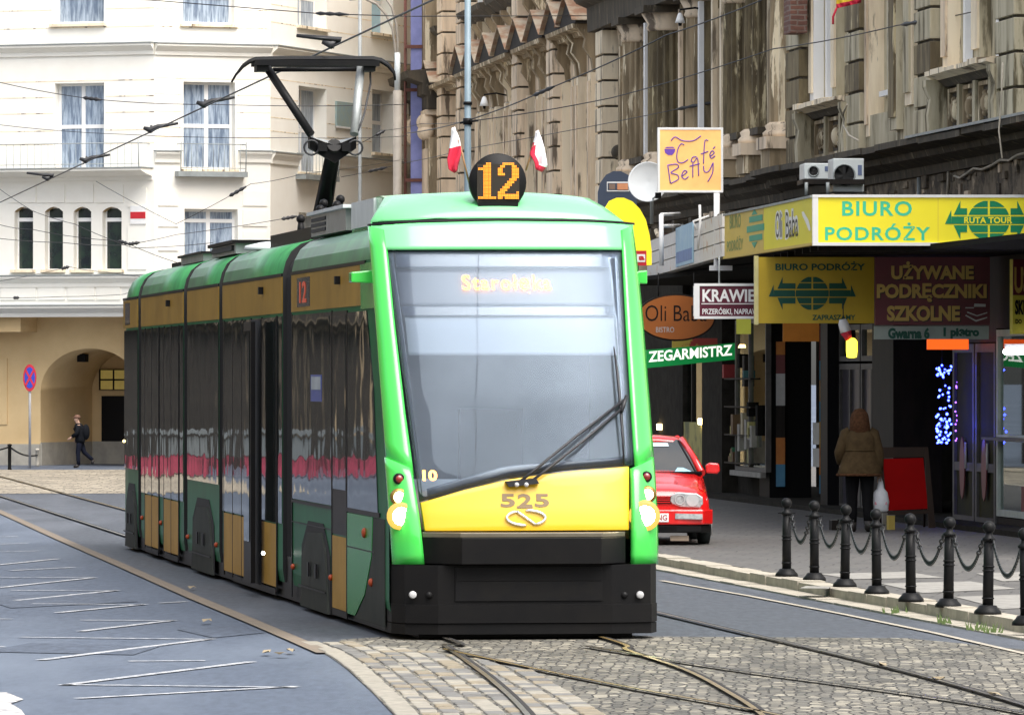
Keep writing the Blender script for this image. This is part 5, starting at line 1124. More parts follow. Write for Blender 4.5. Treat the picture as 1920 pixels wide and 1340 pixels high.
for k in range(7): u = 10.3 + k * .55; mb.tube([FT.w(-.6 + .1 * (k % 3), u, 3.95), FT.w(-.6 + .1 * (k % 3), u, 4.15 + .08 * (k % 3))], [.05, .03], M_trbl, 8); mb.ball(FT.w(-.6 + .1 * (k % 3), u, 4.17 + .08 * (k % 3)), .05, M_trbl, 8)
mb.tube([FT.w(-.7, 9.9, 3.95), FT.w(-.5, 10.5, 4.1), FT.w(-.2, 11.5, 4.12), FT.w(-.4, 13, 4.0), FT.w(-.5, 15.0, 3.95)], .03, M_wip, 6); mb.obj('roof_insulators', TR)
mb = MB(); mb.lathe(FT.w(-.75, 15.6, 3.86), [(.30, 0), (.28, .05), (.1, .09), (.001, .1)], M_roofl, 18); mb.obj('antenna_dome', TR)
# pantograph on the second module
PU = 16.6
def pp(px, py, u): v, z = FT.hit(px, py, u); return FT.w(v, u, z)
pan = MB(); pan.box(FT, -.45, .45, PU - .6, PU + .9, 3.9, 4.02, M_trbl); pan = pan.obj('pantograph', TR); BASE[pan.name] = BASE[TR.name]
mb = MB(); mb.tube([pp(604, 402, PU + .6), pp(615, 340, PU + .2), pp(627, 272, PU - .5)], [.115, .10, .085], M_trbl, 10); mb.tube([pp(618, 400, PU + .6), pp(634, 290, PU - .4)], .02, M_trbl, 6); mb.obj('lower_arm', pan)
kp = PU - .5
mb = MB(); A, B, Cc = pp(581, 256, kp), pp(668, 256, kp), pp(628, 277, kp)
mb.grid([[A, A + Vector((0, 0, -.14))], [Cc, Cc + Vector((0, 0, -.18))], [B, B + Vector((0, 0, -.14))]], M_trbl, False); dn = FT.n * .22
mb.slab([[A, A + Vector((0, 0, -.13))], [Cc + Vector((0, 0, .02)), Cc + Vector((0, 0, -.17))], [B, B + Vector((0, 0, -.13))]], dn, M_trbl, False)
mb.grid([[A, A + dn], [Cc + Vector((0, 0, .03)), Cc + dn + Vector((0, 0, .08))], [B, B + dn]], M_roofm, False)
for px in (584, 666): mb.torus(pp(px, 277, kp - .05), .085, .012, M_wip, FT.n, 16, 6)
for px in (604, 648): mb.box(FT, *(lambda h: (h[0] - .05, h[0] + .05))(FT.hit(px, 280, kp)), kp - .08, kp + .08, FT.hit(px, 284, kp)[1], FT.hit(px, 268, kp)[1], M_trbl)
mb.obj('knee_joint', pan)
mb = MB(); mb.tube([pp(583, 252, kp), pp(500, 126, PU)], .05, M_trbl, 10); mb.tube([pp(664, 252, kp), pp(677, 122, PU)], .05, M_roofm, 10)
mb.tube([pp(512, 131, PU), pp(672, 130, PU)], .026, M_trbl, 8); mb.tube([pp(694, 135, PU), pp(695, 157, PU), pp(683, 215, PU - .3), pp(672, 245, kp)], .012, M_wip, 5); mb.obj('upper_arm', pan)
mb = MB()
for dq_ in (-.18, .18):
    x0 = [(434, 152), (442, 138), (455, 122), (467, 114), (480, 110), (540, 108.5), (640, 108.5), (700, 109), (714, 112), (728, 121), (739, 135), (741, 148)]
    if dq_ > 0: x0 = x0[2:]
    mb.tube([pp(x, y + (3 if dq_ < 0 else 0), PU + dq_) for x, y in x0], [.012, .014] + [.022] * (len(x0) - 4) + [.014, .012], M_trbl, 8)
    a, b = FT.hit(474, 112, PU)[0], FT.hit(708, 112, PU)[0]; zc = FT.hit(590, 113, PU)[1]; mb.box(FT, a, b, PU + dq_ - .04, PU + dq_ + .04, zc - .075, zc - .01, M_trbl)
for px in (490, 690): h = FT.hit(px, 122, PU); mb.box(FT, h[0] - .07, h[0] + .07, PU - .16, PU + .16, h[1] - .08, h[1] + .03, M_trbl)
mb.obj('contact_head', pan)
# two small flags stuck beside the disc
M_flagw = mat('flag_white', (.86, .84, .86), .8, var=.03, scale=8); M_flagr = mat('flag_red', (.66, .02, .06), .8, var=.1, scale=8); M_wood = mat('flag_stick', (.35, .19, .08), .6)
def flag(base, top, cloth, label, split):
    q = 1.9; f = thing('flag', pp(*base, q), label, 'flag', 'flags on the tram roof'); mb = MB(); mb.tube([pp(*base, q), pp(*top, q)], .010, M_wood, 6); mb.obj('flag_pole', f)
    mb = MB(); rows = []
    L_, R_ = cloth; n = 14
    for j in range(n + 1):
        t = j / n; a, b = poly_at(L_, t), poly_at(R_, t)
        rows.append([pp(lerp(a[0], b[0], k / 6), lerp(a[1], b[1], k / 6), q + .03 * math.sin(k * 1.3 + j * .5)) for k in range(7)])
    for j in range(n):
        for i in range(6):
            m = M_flagw if split(j / n, i / 6) else M_flagr; mb.add([rows[j][i], rows[j][i + 1], rows[j + 1][i + 1], rows[j + 1][i]], [(0, 1, 2, 3)], m, True)
    o = mb.obj('flag_cloth', f); md = o.modifiers.new('thick', 'SOLIDIFY'); md.thickness = .006
flag((880, 344), (860, 262), (((848, 240), (842, 275), (839, 300), (842, 318), (853, 324)), ((853, 238), (861, 262), (865, 285), (864, 292), (857, 322))), 'small white and red flag drooping left of the round number disc', lambda t, k: t < .42)
flag((986, 320), (1001, 272), (((1006, 246), (999, 268), (993, 288), (1003, 304), (1005, 318)), ((1010, 244), (1017, 268), (1023, 288), (1027, 312), (1016, 323))), 'small white and red flag drooping right of the round number disc', lambda t, k: (k > .2 and t < .84) if t > .35 else (k > .0 or t < .25))
# ------------------------------------------------------------------ red car on the pavement
SH = .12                                            # pavement height
cd = 85.2; FC = Frame(((1218 - 960) * cd / FPX - .02, cd), (1, .03))
CARR = thing('parked_car', FC.w(0, 0, SH), 'red hatchback parked on the pavement, half hidden behind the tram', 'car')
M_red2 = mat('car_red', (.66, .012, .012), .2, var=.03, scale=2, coat=.9); M_tyre = mat('tyre', (.007, .012, .012), .8); M_cgl = mat('car_glass', (.03, .035, .035), .04, scale=1.5, col2=(.06, .055, .045), coat=.6, spec=.7)
M_lensc = mat('lamp_lens', (.62, .64, .64), .08, scale=18, col2=(.32, .33, .34), coat=1.0, metal=.3)
def ring(hw, zb, zt, q, crown=.03):
    pts = [(-hw * .86, zb), (-hw * .97, zb + .06), (-hw, lerp(zb, zt, .45)), (-hw * .985, lerp(zb, zt, .72)), (-hw * .93, zt - .05), (-hw * .80, zt - .005), (-hw * .4, zt + crown * .8), (0, zt + crown)]
    pts = pts + [(-u, z) for u, z in reversed(pts[:-1])]
    return [FC.w(u, q, SH + z) for u, z in pts]
mb = MB(); rows = [ring(.70, .30, .60, .02), ring(.80, .22, .70, .06), ring(.845, .20, .745, .16), ring(.86, .19, .80, .5), ring(.87, .19, .88, .9), ring(.875, .19, .97, 1.25), ring(.875, .19, .98, 3.5), ring(.85, .22, .95, 3.85), ring(.78, .3, .85, 4.0)]
mb.grid(rows, M_red2, True); mb.add(rows[0], [tuple(range(15))], M_red2); mb.add(rows[-1], [tuple(range(15))], M_red2); mb.obj('body', CARR)
gb = [(-.80, 1.20, .955), (.80, 1.20, .955), (.80, 3.78, .955), (-.80, 3.78, .955)]; gt_ = [(-.57, 1.98, 1.41), (.57, 1.98, 1.41), (.57, 3.35, 1.42), (-.57, 3.35, 1.42)]
B_ = [FC.w(u, q, SH + z) for u, q, z in gb]; T_ = [FC.w(u, q, SH + z) for u, q, z in gt_]
mb = MB(); mb.add(B_ + T_, [(0, 1, 5, 4), (1, 2, 6, 5), (2, 3, 7, 6), (3, 0, 4, 7)], M_cgl); mb.obj('windows', CARR)
mb = MB()
for i in range(4): mb.tube([B_[i], lerp(B_[i], T_[i], .5) + (FC.a * (.015 if gb[i][0] > 0 else -.015)), T_[i]], [.055, .045, .05], M_red2, 8)
rr = []
for q, z in ((1.93, 1.40), (2.0, 1.445), (2.4, 1.475), (3.0, 1.475), (3.35, 1.44), (3.42, 1.40)): rr.append([FC.w(u, q, SH + z - .05 * (u / .6) ** 4) for u in (-.62, -.5, -.25, 0, .25, .5, .62)])
mb.slab(rr, (0, 0, -.035), M_red2); mb.obj('roof', CARR)
mb = MB(); mb.tube([lerp(B_[1], T_[1], .03) + Vector((-.07, -.012, .0)), lerp(B_[1], T_[1], .97) + Vector((-.06, -.012, 0))], .012, M_blk, 6); mb.tube([B_[0] + Vector((0, -.02, .0)), B_[1] + Vector((0, -.02, .0))], .03, M_blk, 6); mb.obj('window_seal', CARR)
mb = MB(); wq = lambda u, t: FC.w(u * lerp(.80, .57, t), lerp(1.20, 1.98, t) - .014, SH + lerp(.955, 1.41, t))
mb.grid([[wq(-.6, .80), wq(.62, .80)], [wq(-.6, .9), wq(.62, .9)]], mat('pale_sun_strip', (.55, .62, .66), .3)); mb.obj('sun_strip', CARR); mb = MB(); mb.grid([[wq(.55, .06), wq(.85, .05)], [wq(.62, .17), wq(.72, .17)]], mat('windscreen_sticker', (.35, .6, .75), .4)); mb.obj('windscreen_sticker', CARR)
for s in (-1, 1):
    mb = MB(); c = FC.w(s * .53, .055, SH + .585); mb.prism(FC, [(s * .30, SH + .60), (s * .31, SH + .68), (s * .40, SH + .715), (s * .66, SH + .70), (s * .74, SH + .65), (s * .745, SH + .56), (s * .70, SH + .51), (s * .44, SH + .52), (s * .33, SH + .56)], -.012, .2, M_lensc, True)
    o = mb.obj('headlight', CARR, bevel=.01); BASE[o.name] = BASE[CARR.name]
    mb = MB(); mb.torus(FC.w(s * .43, -.016, SH + .615), .065, .006, M_silver, FC.n, 16, 5); mb.lathe(FC.w(s * .60, -.02, SH + .61), [(.085, 0), (.05, .006), (.001, .008)], M_silver, 14, FC.n); mb.obj('lamp_bowl', o)
mb = MB(); mb.box(FC, -.31, .31, -.008, .1, SH + .565, SH + .665, M_blk)
for z in (.585, .615, .645): mb.box(FC, -.30, .30, -.016, -.006, SH + z - .006, SH + z + .006, M_red2)
mb.torus(FC.w(0, -.02, SH + .62), .055, .009, M_chr, FC.n, 18, 6); mb.obj('grille', CARR)
mb = MB(); bp = [(-.88, .5), (-.88, .10), (-.74, -.09), (-.4, -.13), (.4, -.13), (.74, -.09), (.88, .10), (.88, .5)]
mb.plan(FC, bp, SH + .28, SH + .485, M_red2); mb.plan(FC, [(u * .97, q + .03) for u, q in bp], SH + .17, SH + .28, M_trbl); mb.obj('bumper', CARR, bevel=.02)
for s in (-1, 1):
    mb = MB(); mb.prism(FC, [(s * .36, SH + .36), (s * .36, SH + .435), (s * .73, SH + .425), (s * .73, SH + .355)], -.142, -.06, M_lensc); mb.obj('indicator_lamp', CARR)
    mb = MB(); mb.prism(FC, [(s * .86, SH + .955), (s * .86, SH + 1.07), (s * .92, SH + 1.10), (s * 1.04, SH + 1.09), (s * 1.06, SH + .99), (s * 1.02, SH + .945)], 1.28, 1.42, M_red2, True); mb.box(FC, min(s * .78, s * .88), max(s * .78, s * .88), 1.32, 1.38, SH + .93, SH + .985, M_blk); mb.obj('door_mirror', CARR, bevel=.02)
    for q in (.78, 3.2):
        mb = MB(); c = FC.w(s * .80 - (.09), q, SH + .285); mb.lathe(c, [(.001, 0), (.2, .0), (.28, .015), (.285, .09), (.28, .165), (.2, .18), (.001, .18)], M_tyre, 24, FC.a); mb.lathe(FC.w(s * .90 - .005, q, SH + .285), [(.001, 0), (.17, 0), (.17, .01), (.001, .01)], M_silver, 16, FC.a); mb.obj('wheel', CARR)
mb = MB(); mb.box(FC, -.27, .27, -.148, -.13, SH + .32, SH + .435, M_white); mb.text('NG', lambda x, y: FC.w(lerp(.115, .25, x), -.151, SH + lerp(.34, .415, y)), mat('plate_red_text', (.4, .05, .05), .5), .02); mb.obj('number_plate', CARR)
mb = MB(); mb.box(FC, -.1, .38, -.10, -.07, SH + .20, SH + .25, M_blk); mb.box(FC, .3, .55, -.01, .02, SH + .06, SH + .13, mat('tow_plate', (.4, .3, .22), .6)); mb.obj('lower_grille', CARR)

# ------------------------------------------------------------------ bollards and chains along the kerb
def bollard_proto():
    t = thing('bollard', (0, 0, 0), 'x', 'bollard', 'bollards with chains along the pavement edge'); O = (0, 0, 0)
    mb = MB(); mb.lathe(O, [(.135, 0), (.13, .03), (.10, .06), (.085, .085), (.062, .09)], M_iron, 12); mb.obj('foot', t)
    mb = MB(); mb.lathe(O, [(.053, .08), (.050, .45), (.048, .70)], M_iron, 16); mb.lathe(O, [(.052, .70), (.064, .715), (.064, .73), (.04, .75), (.032, .785)], M_iron, 16); mb.obj('post', t)
    for z in (.155, .42, .46): mb = MB(); mb.torus((0, 0, z), .052, .009, M_iron, (0, 0, 1), 18, 6); mb.obj('ring', t)
    mb = MB(); mb.ball((0, 0, .835), .062, M_iron, 18); mb.obj('ball_knob', t)
    mb = MB(); mb.box(WF, -.10, .10, -.012, .012, .715, .73, M_iron); mb.obj('chain_lug', t); return t
bp_ = bollard_proto(); bpos = []
ords = ['first', 'second', 'third', 'fourth', 'fifth', 'sixth', 'seventh', 'eighth', 'ninth']
for i, (px, by) in enumerate(((1475, 1080), (1527, 1088), (1584, 1099.5), (1644, 1113), (1708, 1127), (1778, 1138), (1852, 1151), (1924, 1171), (2004, 1190))):
    x, y = gp(px, by, SH); bpos.append(Vector((x, y, SH)))
    lb = f'black ball topped bollard, {ords[i]} from the red car along the kerb'
    if i == 0: bp_.location = (x, y, SH); bp_['label'] = lb
    else: copytree(bp_, (x, y, SH), lb).rotation_euler = (R(random.uniform(-1.3, 1.3)), R(random.uniform(-1.6, 1.6)), random.uniform(0, 6))
M_chain = mat('chain_iron', (.06, .062, .065), .35, metal=.5, scale=20, col2=(.03, .03, .03))
for i in range(8):
    a, b = bpos[i] + Vector((.05, 0, .71)), bpos[i + 1] + Vector((-.05, 0, .71)); L = (b - a).length; n = 30; mb = MB()
    sag = .30
    f = lambda t: lerp(a, b, t) - Vector((0, 0, sag * (1 - (2 * t - 1) ** 2)))
    for k in range(n):
        p, q = f(k / n), f((k + 1) / n); d = (q - p).normalized(); ax = d.cross(Vector((0, 0, 1)) if k % 2 else Vector((1, 0, 0))).normalized()
        if k % 2 == 0: ax = d.cross(ax).normalized() if abs(ax.z) > .9 else ax
        mb.torus((p + q) / 2, .022, .008, M_chain, ax, 10, 5, d, (q - p).length * .62 / .022 * 1.0)
    o = mb.obj('chain', off=a); tag(o, f'link chain sagging between the {ords[i]} and {ords[i+1]} bollards from the red car', 'chain', 'chains between the pavement bollards')
# two posts and a chain by the far arch
PB = []
for i, (px, by, h, lb) in enumerate(((18, 881, .62, 'thin black post with rope at the far left kerb, left of the round sign'), (70, 874, .42, 'short weathered post at the arch corner right of the round sign'), (-60, 882, .62, 'black post outside the left edge at the far kerb'))):
    x, y = gp(px, by); mb = MB(); mb.lathe((x, y, 0), [(.06, 0), (.045, .06), (.045, h), (.06, h + .01), (.06, h + .04), (.02, h + .06)], M_iron if i != 1 else M_sock, 12); o = mb.obj('post', off=(x, y, 0)); o.name = 'rope_post'; tag(o, lb, 'post'); PB.append(Vector((x, y, h - .02)))
for i, (a, b) in enumerate(((PB[0], PB[1] + Vector((0, 0, -.1))), (PB[2], PB[0]))):
    mb = MB(); mb.tube([lerp(a, b, t / 10) - Vector((0, 0, .1 * (1 - (t / 5 - 1) ** 2))) for t in range(11)], .022, M_iron, 6); o = mb.obj('rope', off=a); tag(o, ['dark rope hanging from the thin post to the arch corner', 'dark rope hanging from the thin post to beyond the left edge'][i], 'rope')
# no stopping sign
x, y = gp(56, 878); sg = thing('road_sign', (x, y, 0), 'round blue and red no stopping sign on a thin grey pole by the arch', 'road sign')
mb = MB(); h = WF.hit(56, 708, y); mb.tube([(x, y, 0), (x, y, h[1] + .3)], .035, mat('pole_grey', (.34, .34, .35), .5), 10); mb.obj('pole', sg)
M_blue = mat('sign_blue', (.02, .05, .42), .4); M_rr = mat('sign_red', (.50, .015, .04), .4)
mb = MB(); e = lambda k, r: [(x + .175 * r * math.cos(i * .2618), h[1] + .355 * r * math.sin(i * .2618)) for i in range(24)]
F0 = Frame((0, y), (1, 0)); mb.prism(F0, e(0, 1), -.06, -.04, M_rr); mb.prism(F0, e(0, .78), -.066, -.0605, M_blue)
for s in (-1, 1): mb.prism(F0, [(x - .12, h[1] - s * .17), (x - .09, h[1] - s * .22), (x + .12, h[1] + s * .17), (x + .09, h[1] + s * .22)], -.073 - .003 * s, -.067 - .003 * s, M_rr)
mb.obj('sign_face', sg)

# ------------------------------------------------------------------ people
def skin_body(name, parent, pts, edges, m, root=0, sub=2):
    me = bpy.data.meshes.new(name); o = bpy.data.objects.new(name, me); COL.objects.link(o); base = BASE[parent.name]
    me.from_pydata([tuple(Vector(p[0]) - base) for p in pts], edges, []); me.materials.append(m)
    sk = o.modifiers.new('skin', 'SKIN'); sk.use_smooth_shade = True
    for i, p in enumerate(pts):
        r = p[1]; me.skin_vertices[0].data[i].radius = r if isinstance(r, tuple) else (r, r)
        me.skin_vertices[0].data[i].use_root = (i == root)
    md = o.modifiers.new('sub', 'SUBSURF'); md.levels = sub; md.render_levels = sub
    o.parent = parent; BASE[o.name] = base; return o
M_skin = mat('skin', (.48, .30, .22), .6, scale=20); M_coat = mat('brown_coat', (.085, .056, .026), .9, spec=.15, scale=12, col2=(.056, .036, .017), bump=.4, bscale=25); M_fur = mat('fur_hood', (.13, .06, .03), .95, spec=.1, scale=30, col2=(.06, .028, .014), bump=1.0, bscale=60, bdist=.03); M_trous = mat('dark_trousers', (.007, .007, .008), .9, spec=.1); M_boot = mat('boots', (.02, .016, .014), .6)
def figure(root, o, H, hips, knees, ankles, toes, shoulders, elbows, wrists, head, lean=(0, 0), skin=M_skin, face=(0, 1, 0)):
    s = H / 1.75; V = Vector; o = V(o)
    def q(p): return o + V(p) * s
    pel = V((0, 0, .95)); ch = V((lean[0], lean[1], 1.30)); nk = V((lean[0] * 1.3, lean[1] * 1.3, 1.47)); hd = V(head); f = V(face)
    pts = [(q(pel), (.15 * s, .11 * s)), (q((pel + ch) / 2), (.135 * s, .1 * s)), (q(ch), (.165 * s, .11 * s)), (q(nk), .055 * s), (q(hd - V((0, 0, .07))), .075 * s), (q(hd), (.08 * s, .095 * s)), (q(hd + V((0, 0, .08))), .07 * s)]
    E = [(0, 1), (1, 2), (2, 3), (3, 4), (4, 5), (5, 6)]
    # nose, ears
    pts.append((q(hd + f * .10 + V((0, 0, -.01))), .014 * s)); E.append((5, 7))
    for sx in (-1, 1):
        side_ = V((f.y, -f.x, 0)) * sx * .085; pts.append((q(hd + side_), .016 * s)); E.append((5, len(pts) - 1))
    for k in (0, 1):
        b = len(pts); pts += [(q(hips[k]), .095 * s), (q(knees[k]), .062 * s), (q(ankles[k]), .042 * s), (q(toes[k]), .035 * s)]; E += [(0, b), (b, b + 1), (b + 1, b + 2), (b + 2, b + 3)]
        b = len(pts); pts += [(q(shoulders[k]), .062 * s), (q(elbows[k]), .045 * s), (q(wrists[k]), .028 * s)]; E += [(2, b), (b, b + 1), (b + 1, b + 2)]
        w, el = V(wrists[k]), V(elbows[k]); d = (w - el).normalized(); sd_ = d.cross(V((0, 1, 0)) if abs(d.y) < .9 else V((1, 0, 0))).normalized()
        pm = w + d * .06; pts.append((q(pm), (.036 * s, .018 * s))); E.append((b + 2, len(pts) - 1)); pi = len(pts) - 1
        for j, l in ((-1.5, .065), (-.5, .08), (.5, .075), (1.5, .055)):
            k0 = pm + d * .035 + sd_ * .017 * j; k1 = k0 + d * l * .55 + V((0, .012, 0)); k2 = k1 + d * l * .45 + V((0, .022, -.004)); n0 = len(pts)
            pts += [(q(k0), .0095 * s), (q(k1), .0085 * s), (q(k2), .0075 * s)]; E += [(pi, n0), (n0, n0 + 1), (n0 + 1, n0 + 2)]
        t0 = w + d * .03 + sd_ * .035; t1 = t0 + d * .035 + sd_ * .02; n0 = len(pts); pts += [(q(t0), .011 * s), (q(t1), .009 * s)]; E += [(pi, n0), (n0, n0 + 1)]
    return skin_body('body', root, pts, E, skin)
# woman walking away
wy = 92.6; wx = (1612 - 960) * wy / FPX
WM = thing('person', (wx, wy, SH), 'person seen from behind in a hooded brown coat and dark trousers, carrying a white bag', 'person')
HW = 1.80; o0 = (wx, wy, SH); s = HW / 1.75
hips = [(-.10, 0, .90), (.10, 0, .90)]; kn = [(-.11, .06, .50), (.11, -.02, .50)]; an = [(-.11, .02, .09), (.12, -.12, .11)]; to = [(-.12, .16, .04), (.125, .03, .035)]
shd = [(-.19, 0, 1.40), (.19, 0, 1.40)]; el = [(-.29, -.02, 1.13), (.27, -.03, 1.12)]; wr = [(-.26, .16, .98), (.28, .02, .86)]
figure(WM, o0, HW, hips, kn, an, to, shd, el, wr, (0, .03, 1.62))
q = lambda p: Vector(o0) + Vector(p) * s
mb = MB(); rows = []
for z, rx, ry in ((.80, .305, .20), (.83, .325, .215), (.92, .30, .20), (1.02, .265, .18), (1.12, .235, .165), (1.18, .225, .16), (1.28, .245, .165), (1.37, .24, .155), (1.43, .19, .125), (1.50, .09, .09)):
    rows.append([q((rx * math.cos(a) * (1 + .025 * math.sin(5 * a + z * 9)), ry * math.sin(a) * (1 + .03 * math.sin(4 * a + 3 * z)) - .01, z + .008 * math.sin(3 * a))) for a in [2 * math.pi * k / 28 for k in range(28)]])
mb.grid(rows, M_coat, True, True); mb.add(rows[0], [tuple(range(28))], M_trous); mb.tube([q((.23 * math.cos(a), .168 * math.sin(a) - .01, 1.165)) for a in [R(k) for k in range(0, 370, 15)]], .012, M_coat, 6)
mb.tube([q((.322 * math.cos(a), .213 * math.sin(a) - .01, .815)) for a in [R(k) for k in range(0, 370, 15)]], .022, M_fur, 6); mb.obj('coat', WM)
for k in (0, 1):
    mb = MB(); a, b, c = (Vector(v[k]) for v in (shd, el, wr)); mb.tube([q(a + Vector((0, 0, .02)) + Vector((.05 if k == 0 else -.05, 0, .0))), q(a), q(lerp(a, b, .5)), q(b), q(lerp(b, c, .5)), q(lerp(b, c, .92))], [v * s for v in (.09, .092, .084, .078, .07, .062)], M_coat, 14); mb.obj('sleeve', WM)
    mb = MB(); a, b, c, d = (Vector(v[k]) for v in (hips, kn, an, to)); mb.tube([q(a), q(lerp(a, b, .5)), q(b), q(lerp(b, c, .5)), q(c)], [v * s for v in (.115, .10, .082, .075, .066)], M_trous, 14); mb.obj('trouser_leg', WM)
    mb = MB(); mb.tube([q(c + Vector((0, -.03, .05))), q(c + Vector((0, -.03, -.05))), q(lerp(c, d, .5)), q(d)], [v * s for v in (.062, .062, .052, .042)], M_boot, 12); mb.obj('boot', WM)
mb = MB(); rows = []
for z, rx, ry, dy in ((1.42, .12, .11, -.03), (1.46, .148, .135, -.03), (1.54, .142, .140, -.02), (1.62, .135, .145, -.01), (1.69, .115, .125, 0), (1.745, .075, .085, .01), (1.765, .02, .02, .02)):
    rows.append([q((rx * math.cos(a) * (1 + .05 * math.sin(7 * a + 11 * z)), ry * math.sin(a) * (1 + .04 * math.sin(6 * a + 5 * z)) + dy, z)) for a in [2 * math.pi * k / 24 for k in range(24)]])
mb.grid(rows, M_fur, True, True); mb.add(rows[-1], [tuple(range(24))], M_fur); mb.obj('hood', WM)
bx = q((.30, .03, .72)); mb = MB(); M_bag = mat('plastic_bag', (.60, .62, .64), .5, scale=6, col2=(.48, .49, .52)); rows = []
for z, w, t in ((0, .02, .02), (-.10, .05, .03), (-.16, .10, .05), (-.30, .125, .07), (-.42, .12, .07), (-.45, .09, .05)): rows.append([bx + Vector((w * math.cos(a) * (1 + .1 * math.sin(4 * a + z * 20)), t * math.sin(a), z)) for a in [2 * math.pi * k / 14 for k in range(14)]])
mb.grid(rows, M_bag, True, True); mb.add(rows[-1], [tuple(range(14))], M_bag); mb.grid([[bx + Vector((-.09, -.055, -.30)), bx + Vector((.09, -.055, -.30))], [bx + Vector((-.09, -.06, -.34)), bx + Vector((.09, -.06, -.34))]], mat('bag_print', (.5, .2, .25), .6))
for sx in (-.025, .025): mb.tube([bx + Vector((sx * 2, 0, -.12)), bx + Vector((sx, 0, .0)), q((.29, .04, .80))], .008, M_bag, 5)
o = mb.obj('carrier_bag', off=bx); tag(o, 'white plastic carrier bag in the right hand of the person in the brown coat', 'bag')
# schoolchild walking past the arch
ky = 165.4; kx_ = (150 - 960) * ky / FPX
KD = thing('person', (kx_, ky, 0), 'small figure in dark jacket and cap striding left through the archway shade', 'person')
HK = 1.40; o1 = (kx_, ky, 0); s2 = HK / 1.75; q2 = lambda p: Vector(o1) + Vector(p) * s2
hips = [(0, -.09, .90), (0, .09, .90)]; kn = [(-.06, -.09, .50), (.13, .09, .52)]; an = [(-.04, -.09, .09), (.42, .09, .26)]; to = [(-.2, -.09, .04), (.40, .09, .13)]
shd = [(-.04, -.18, 1.40), (-.04, .18, 1.40)]; el = [(-.08, -.22, 1.14), (.05, .22, 1.14)]; wr = [(-.26, -.2, 1.02), (-.1, .22, .98)]
figure(KD, o1, HK, hips, kn, an, to, shd, el, wr, (-.10, 0, 1.62), (-.04, 0), face=(-1, 0, 0))
M_jk = mat('dark_jacket', (.008, .009, .012), .9, spec=.1, scale=10); M_jean = mat('dark_jeans', (.010, .012, .022), .9, spec=.1); M_cap = mat('cap', (.16, .08, .05), .8)
mb = MB(); rows = []
for z, rx, ry, dx in ((.84, .17, .20, 0), (.95, .165, .2, 0), (1.1, .15, .19, -.01), (1.3, .17, .21, -.03), (1.4, .14, .19, -.04), (1.48, .07, .08, -.05)): rows.append([q2((rx * math.cos(a) + dx, ry * math.sin(a), z)) for a in [2 * math.pi * k / 20 for k in range(20)]])
mb.grid(rows, M_jk, True, True); mb.add(rows[0], [tuple(range(20))], M_jk)
for k in (0, 1): a, b, c = (Vector(v[k]) for v in (shd, el, wr)); mb.tube([q2(a), q2(b), q2(lerp(b, c, .9))], [v * s2 for v in (.085, .075, .06)], M_jk, 10)
mb.obj('jacket', KD)
for k in (0, 1):
    mb = MB(); a, b, c, d = (Vector(v[k]) for v in (hips, kn, an, to)); mb.tube([q2(a), q2(lerp(a, b, .5)), q2(b), q2(lerp(b, c, .5)), q2(c)], [v * s2 for v in (.105, .095, .075, .068, .055)], M_jean, 12); mb.obj('trouser_leg', KD)
    mb = MB(); mb.tube([q2(c), q2(lerp(c, d, .5)), q2(d)], [v * s2 for v in (.06, .055, .04)], M_boot, 10); mb.obj('shoe', KD)
mb = MB(); mb.ball(q2((-.09, 0, 1.67)), .105 * s2, M_cap, 12, (1.1, 1, .8)); mb.box(WF, *(sorted((q2((-.29, 0, 0)).x, q2((-.15, 0, 0)).x))), ky - .06, ky + .06, q2((0, 0, 1.655)).z, q2((0, 0, 1.67)).z, M_cap); mb.obj('cap', KD)
mb = MB(); c = q2((.19, 0, 1.18)); mb.ball(c, .15 * s2, M_jk, 14, (.9, 1.0, 1.75)); mb.tube([q2((-.02, -.15, 1.46)), q2((-.2, -.15, 1.3)), q2((-.05, -.16, 1.0))], .02, M_trous, 6); o = mb.obj('backpack', off=c); tag(o, 'black backpack on the back of the small striding figure', 'backpack')

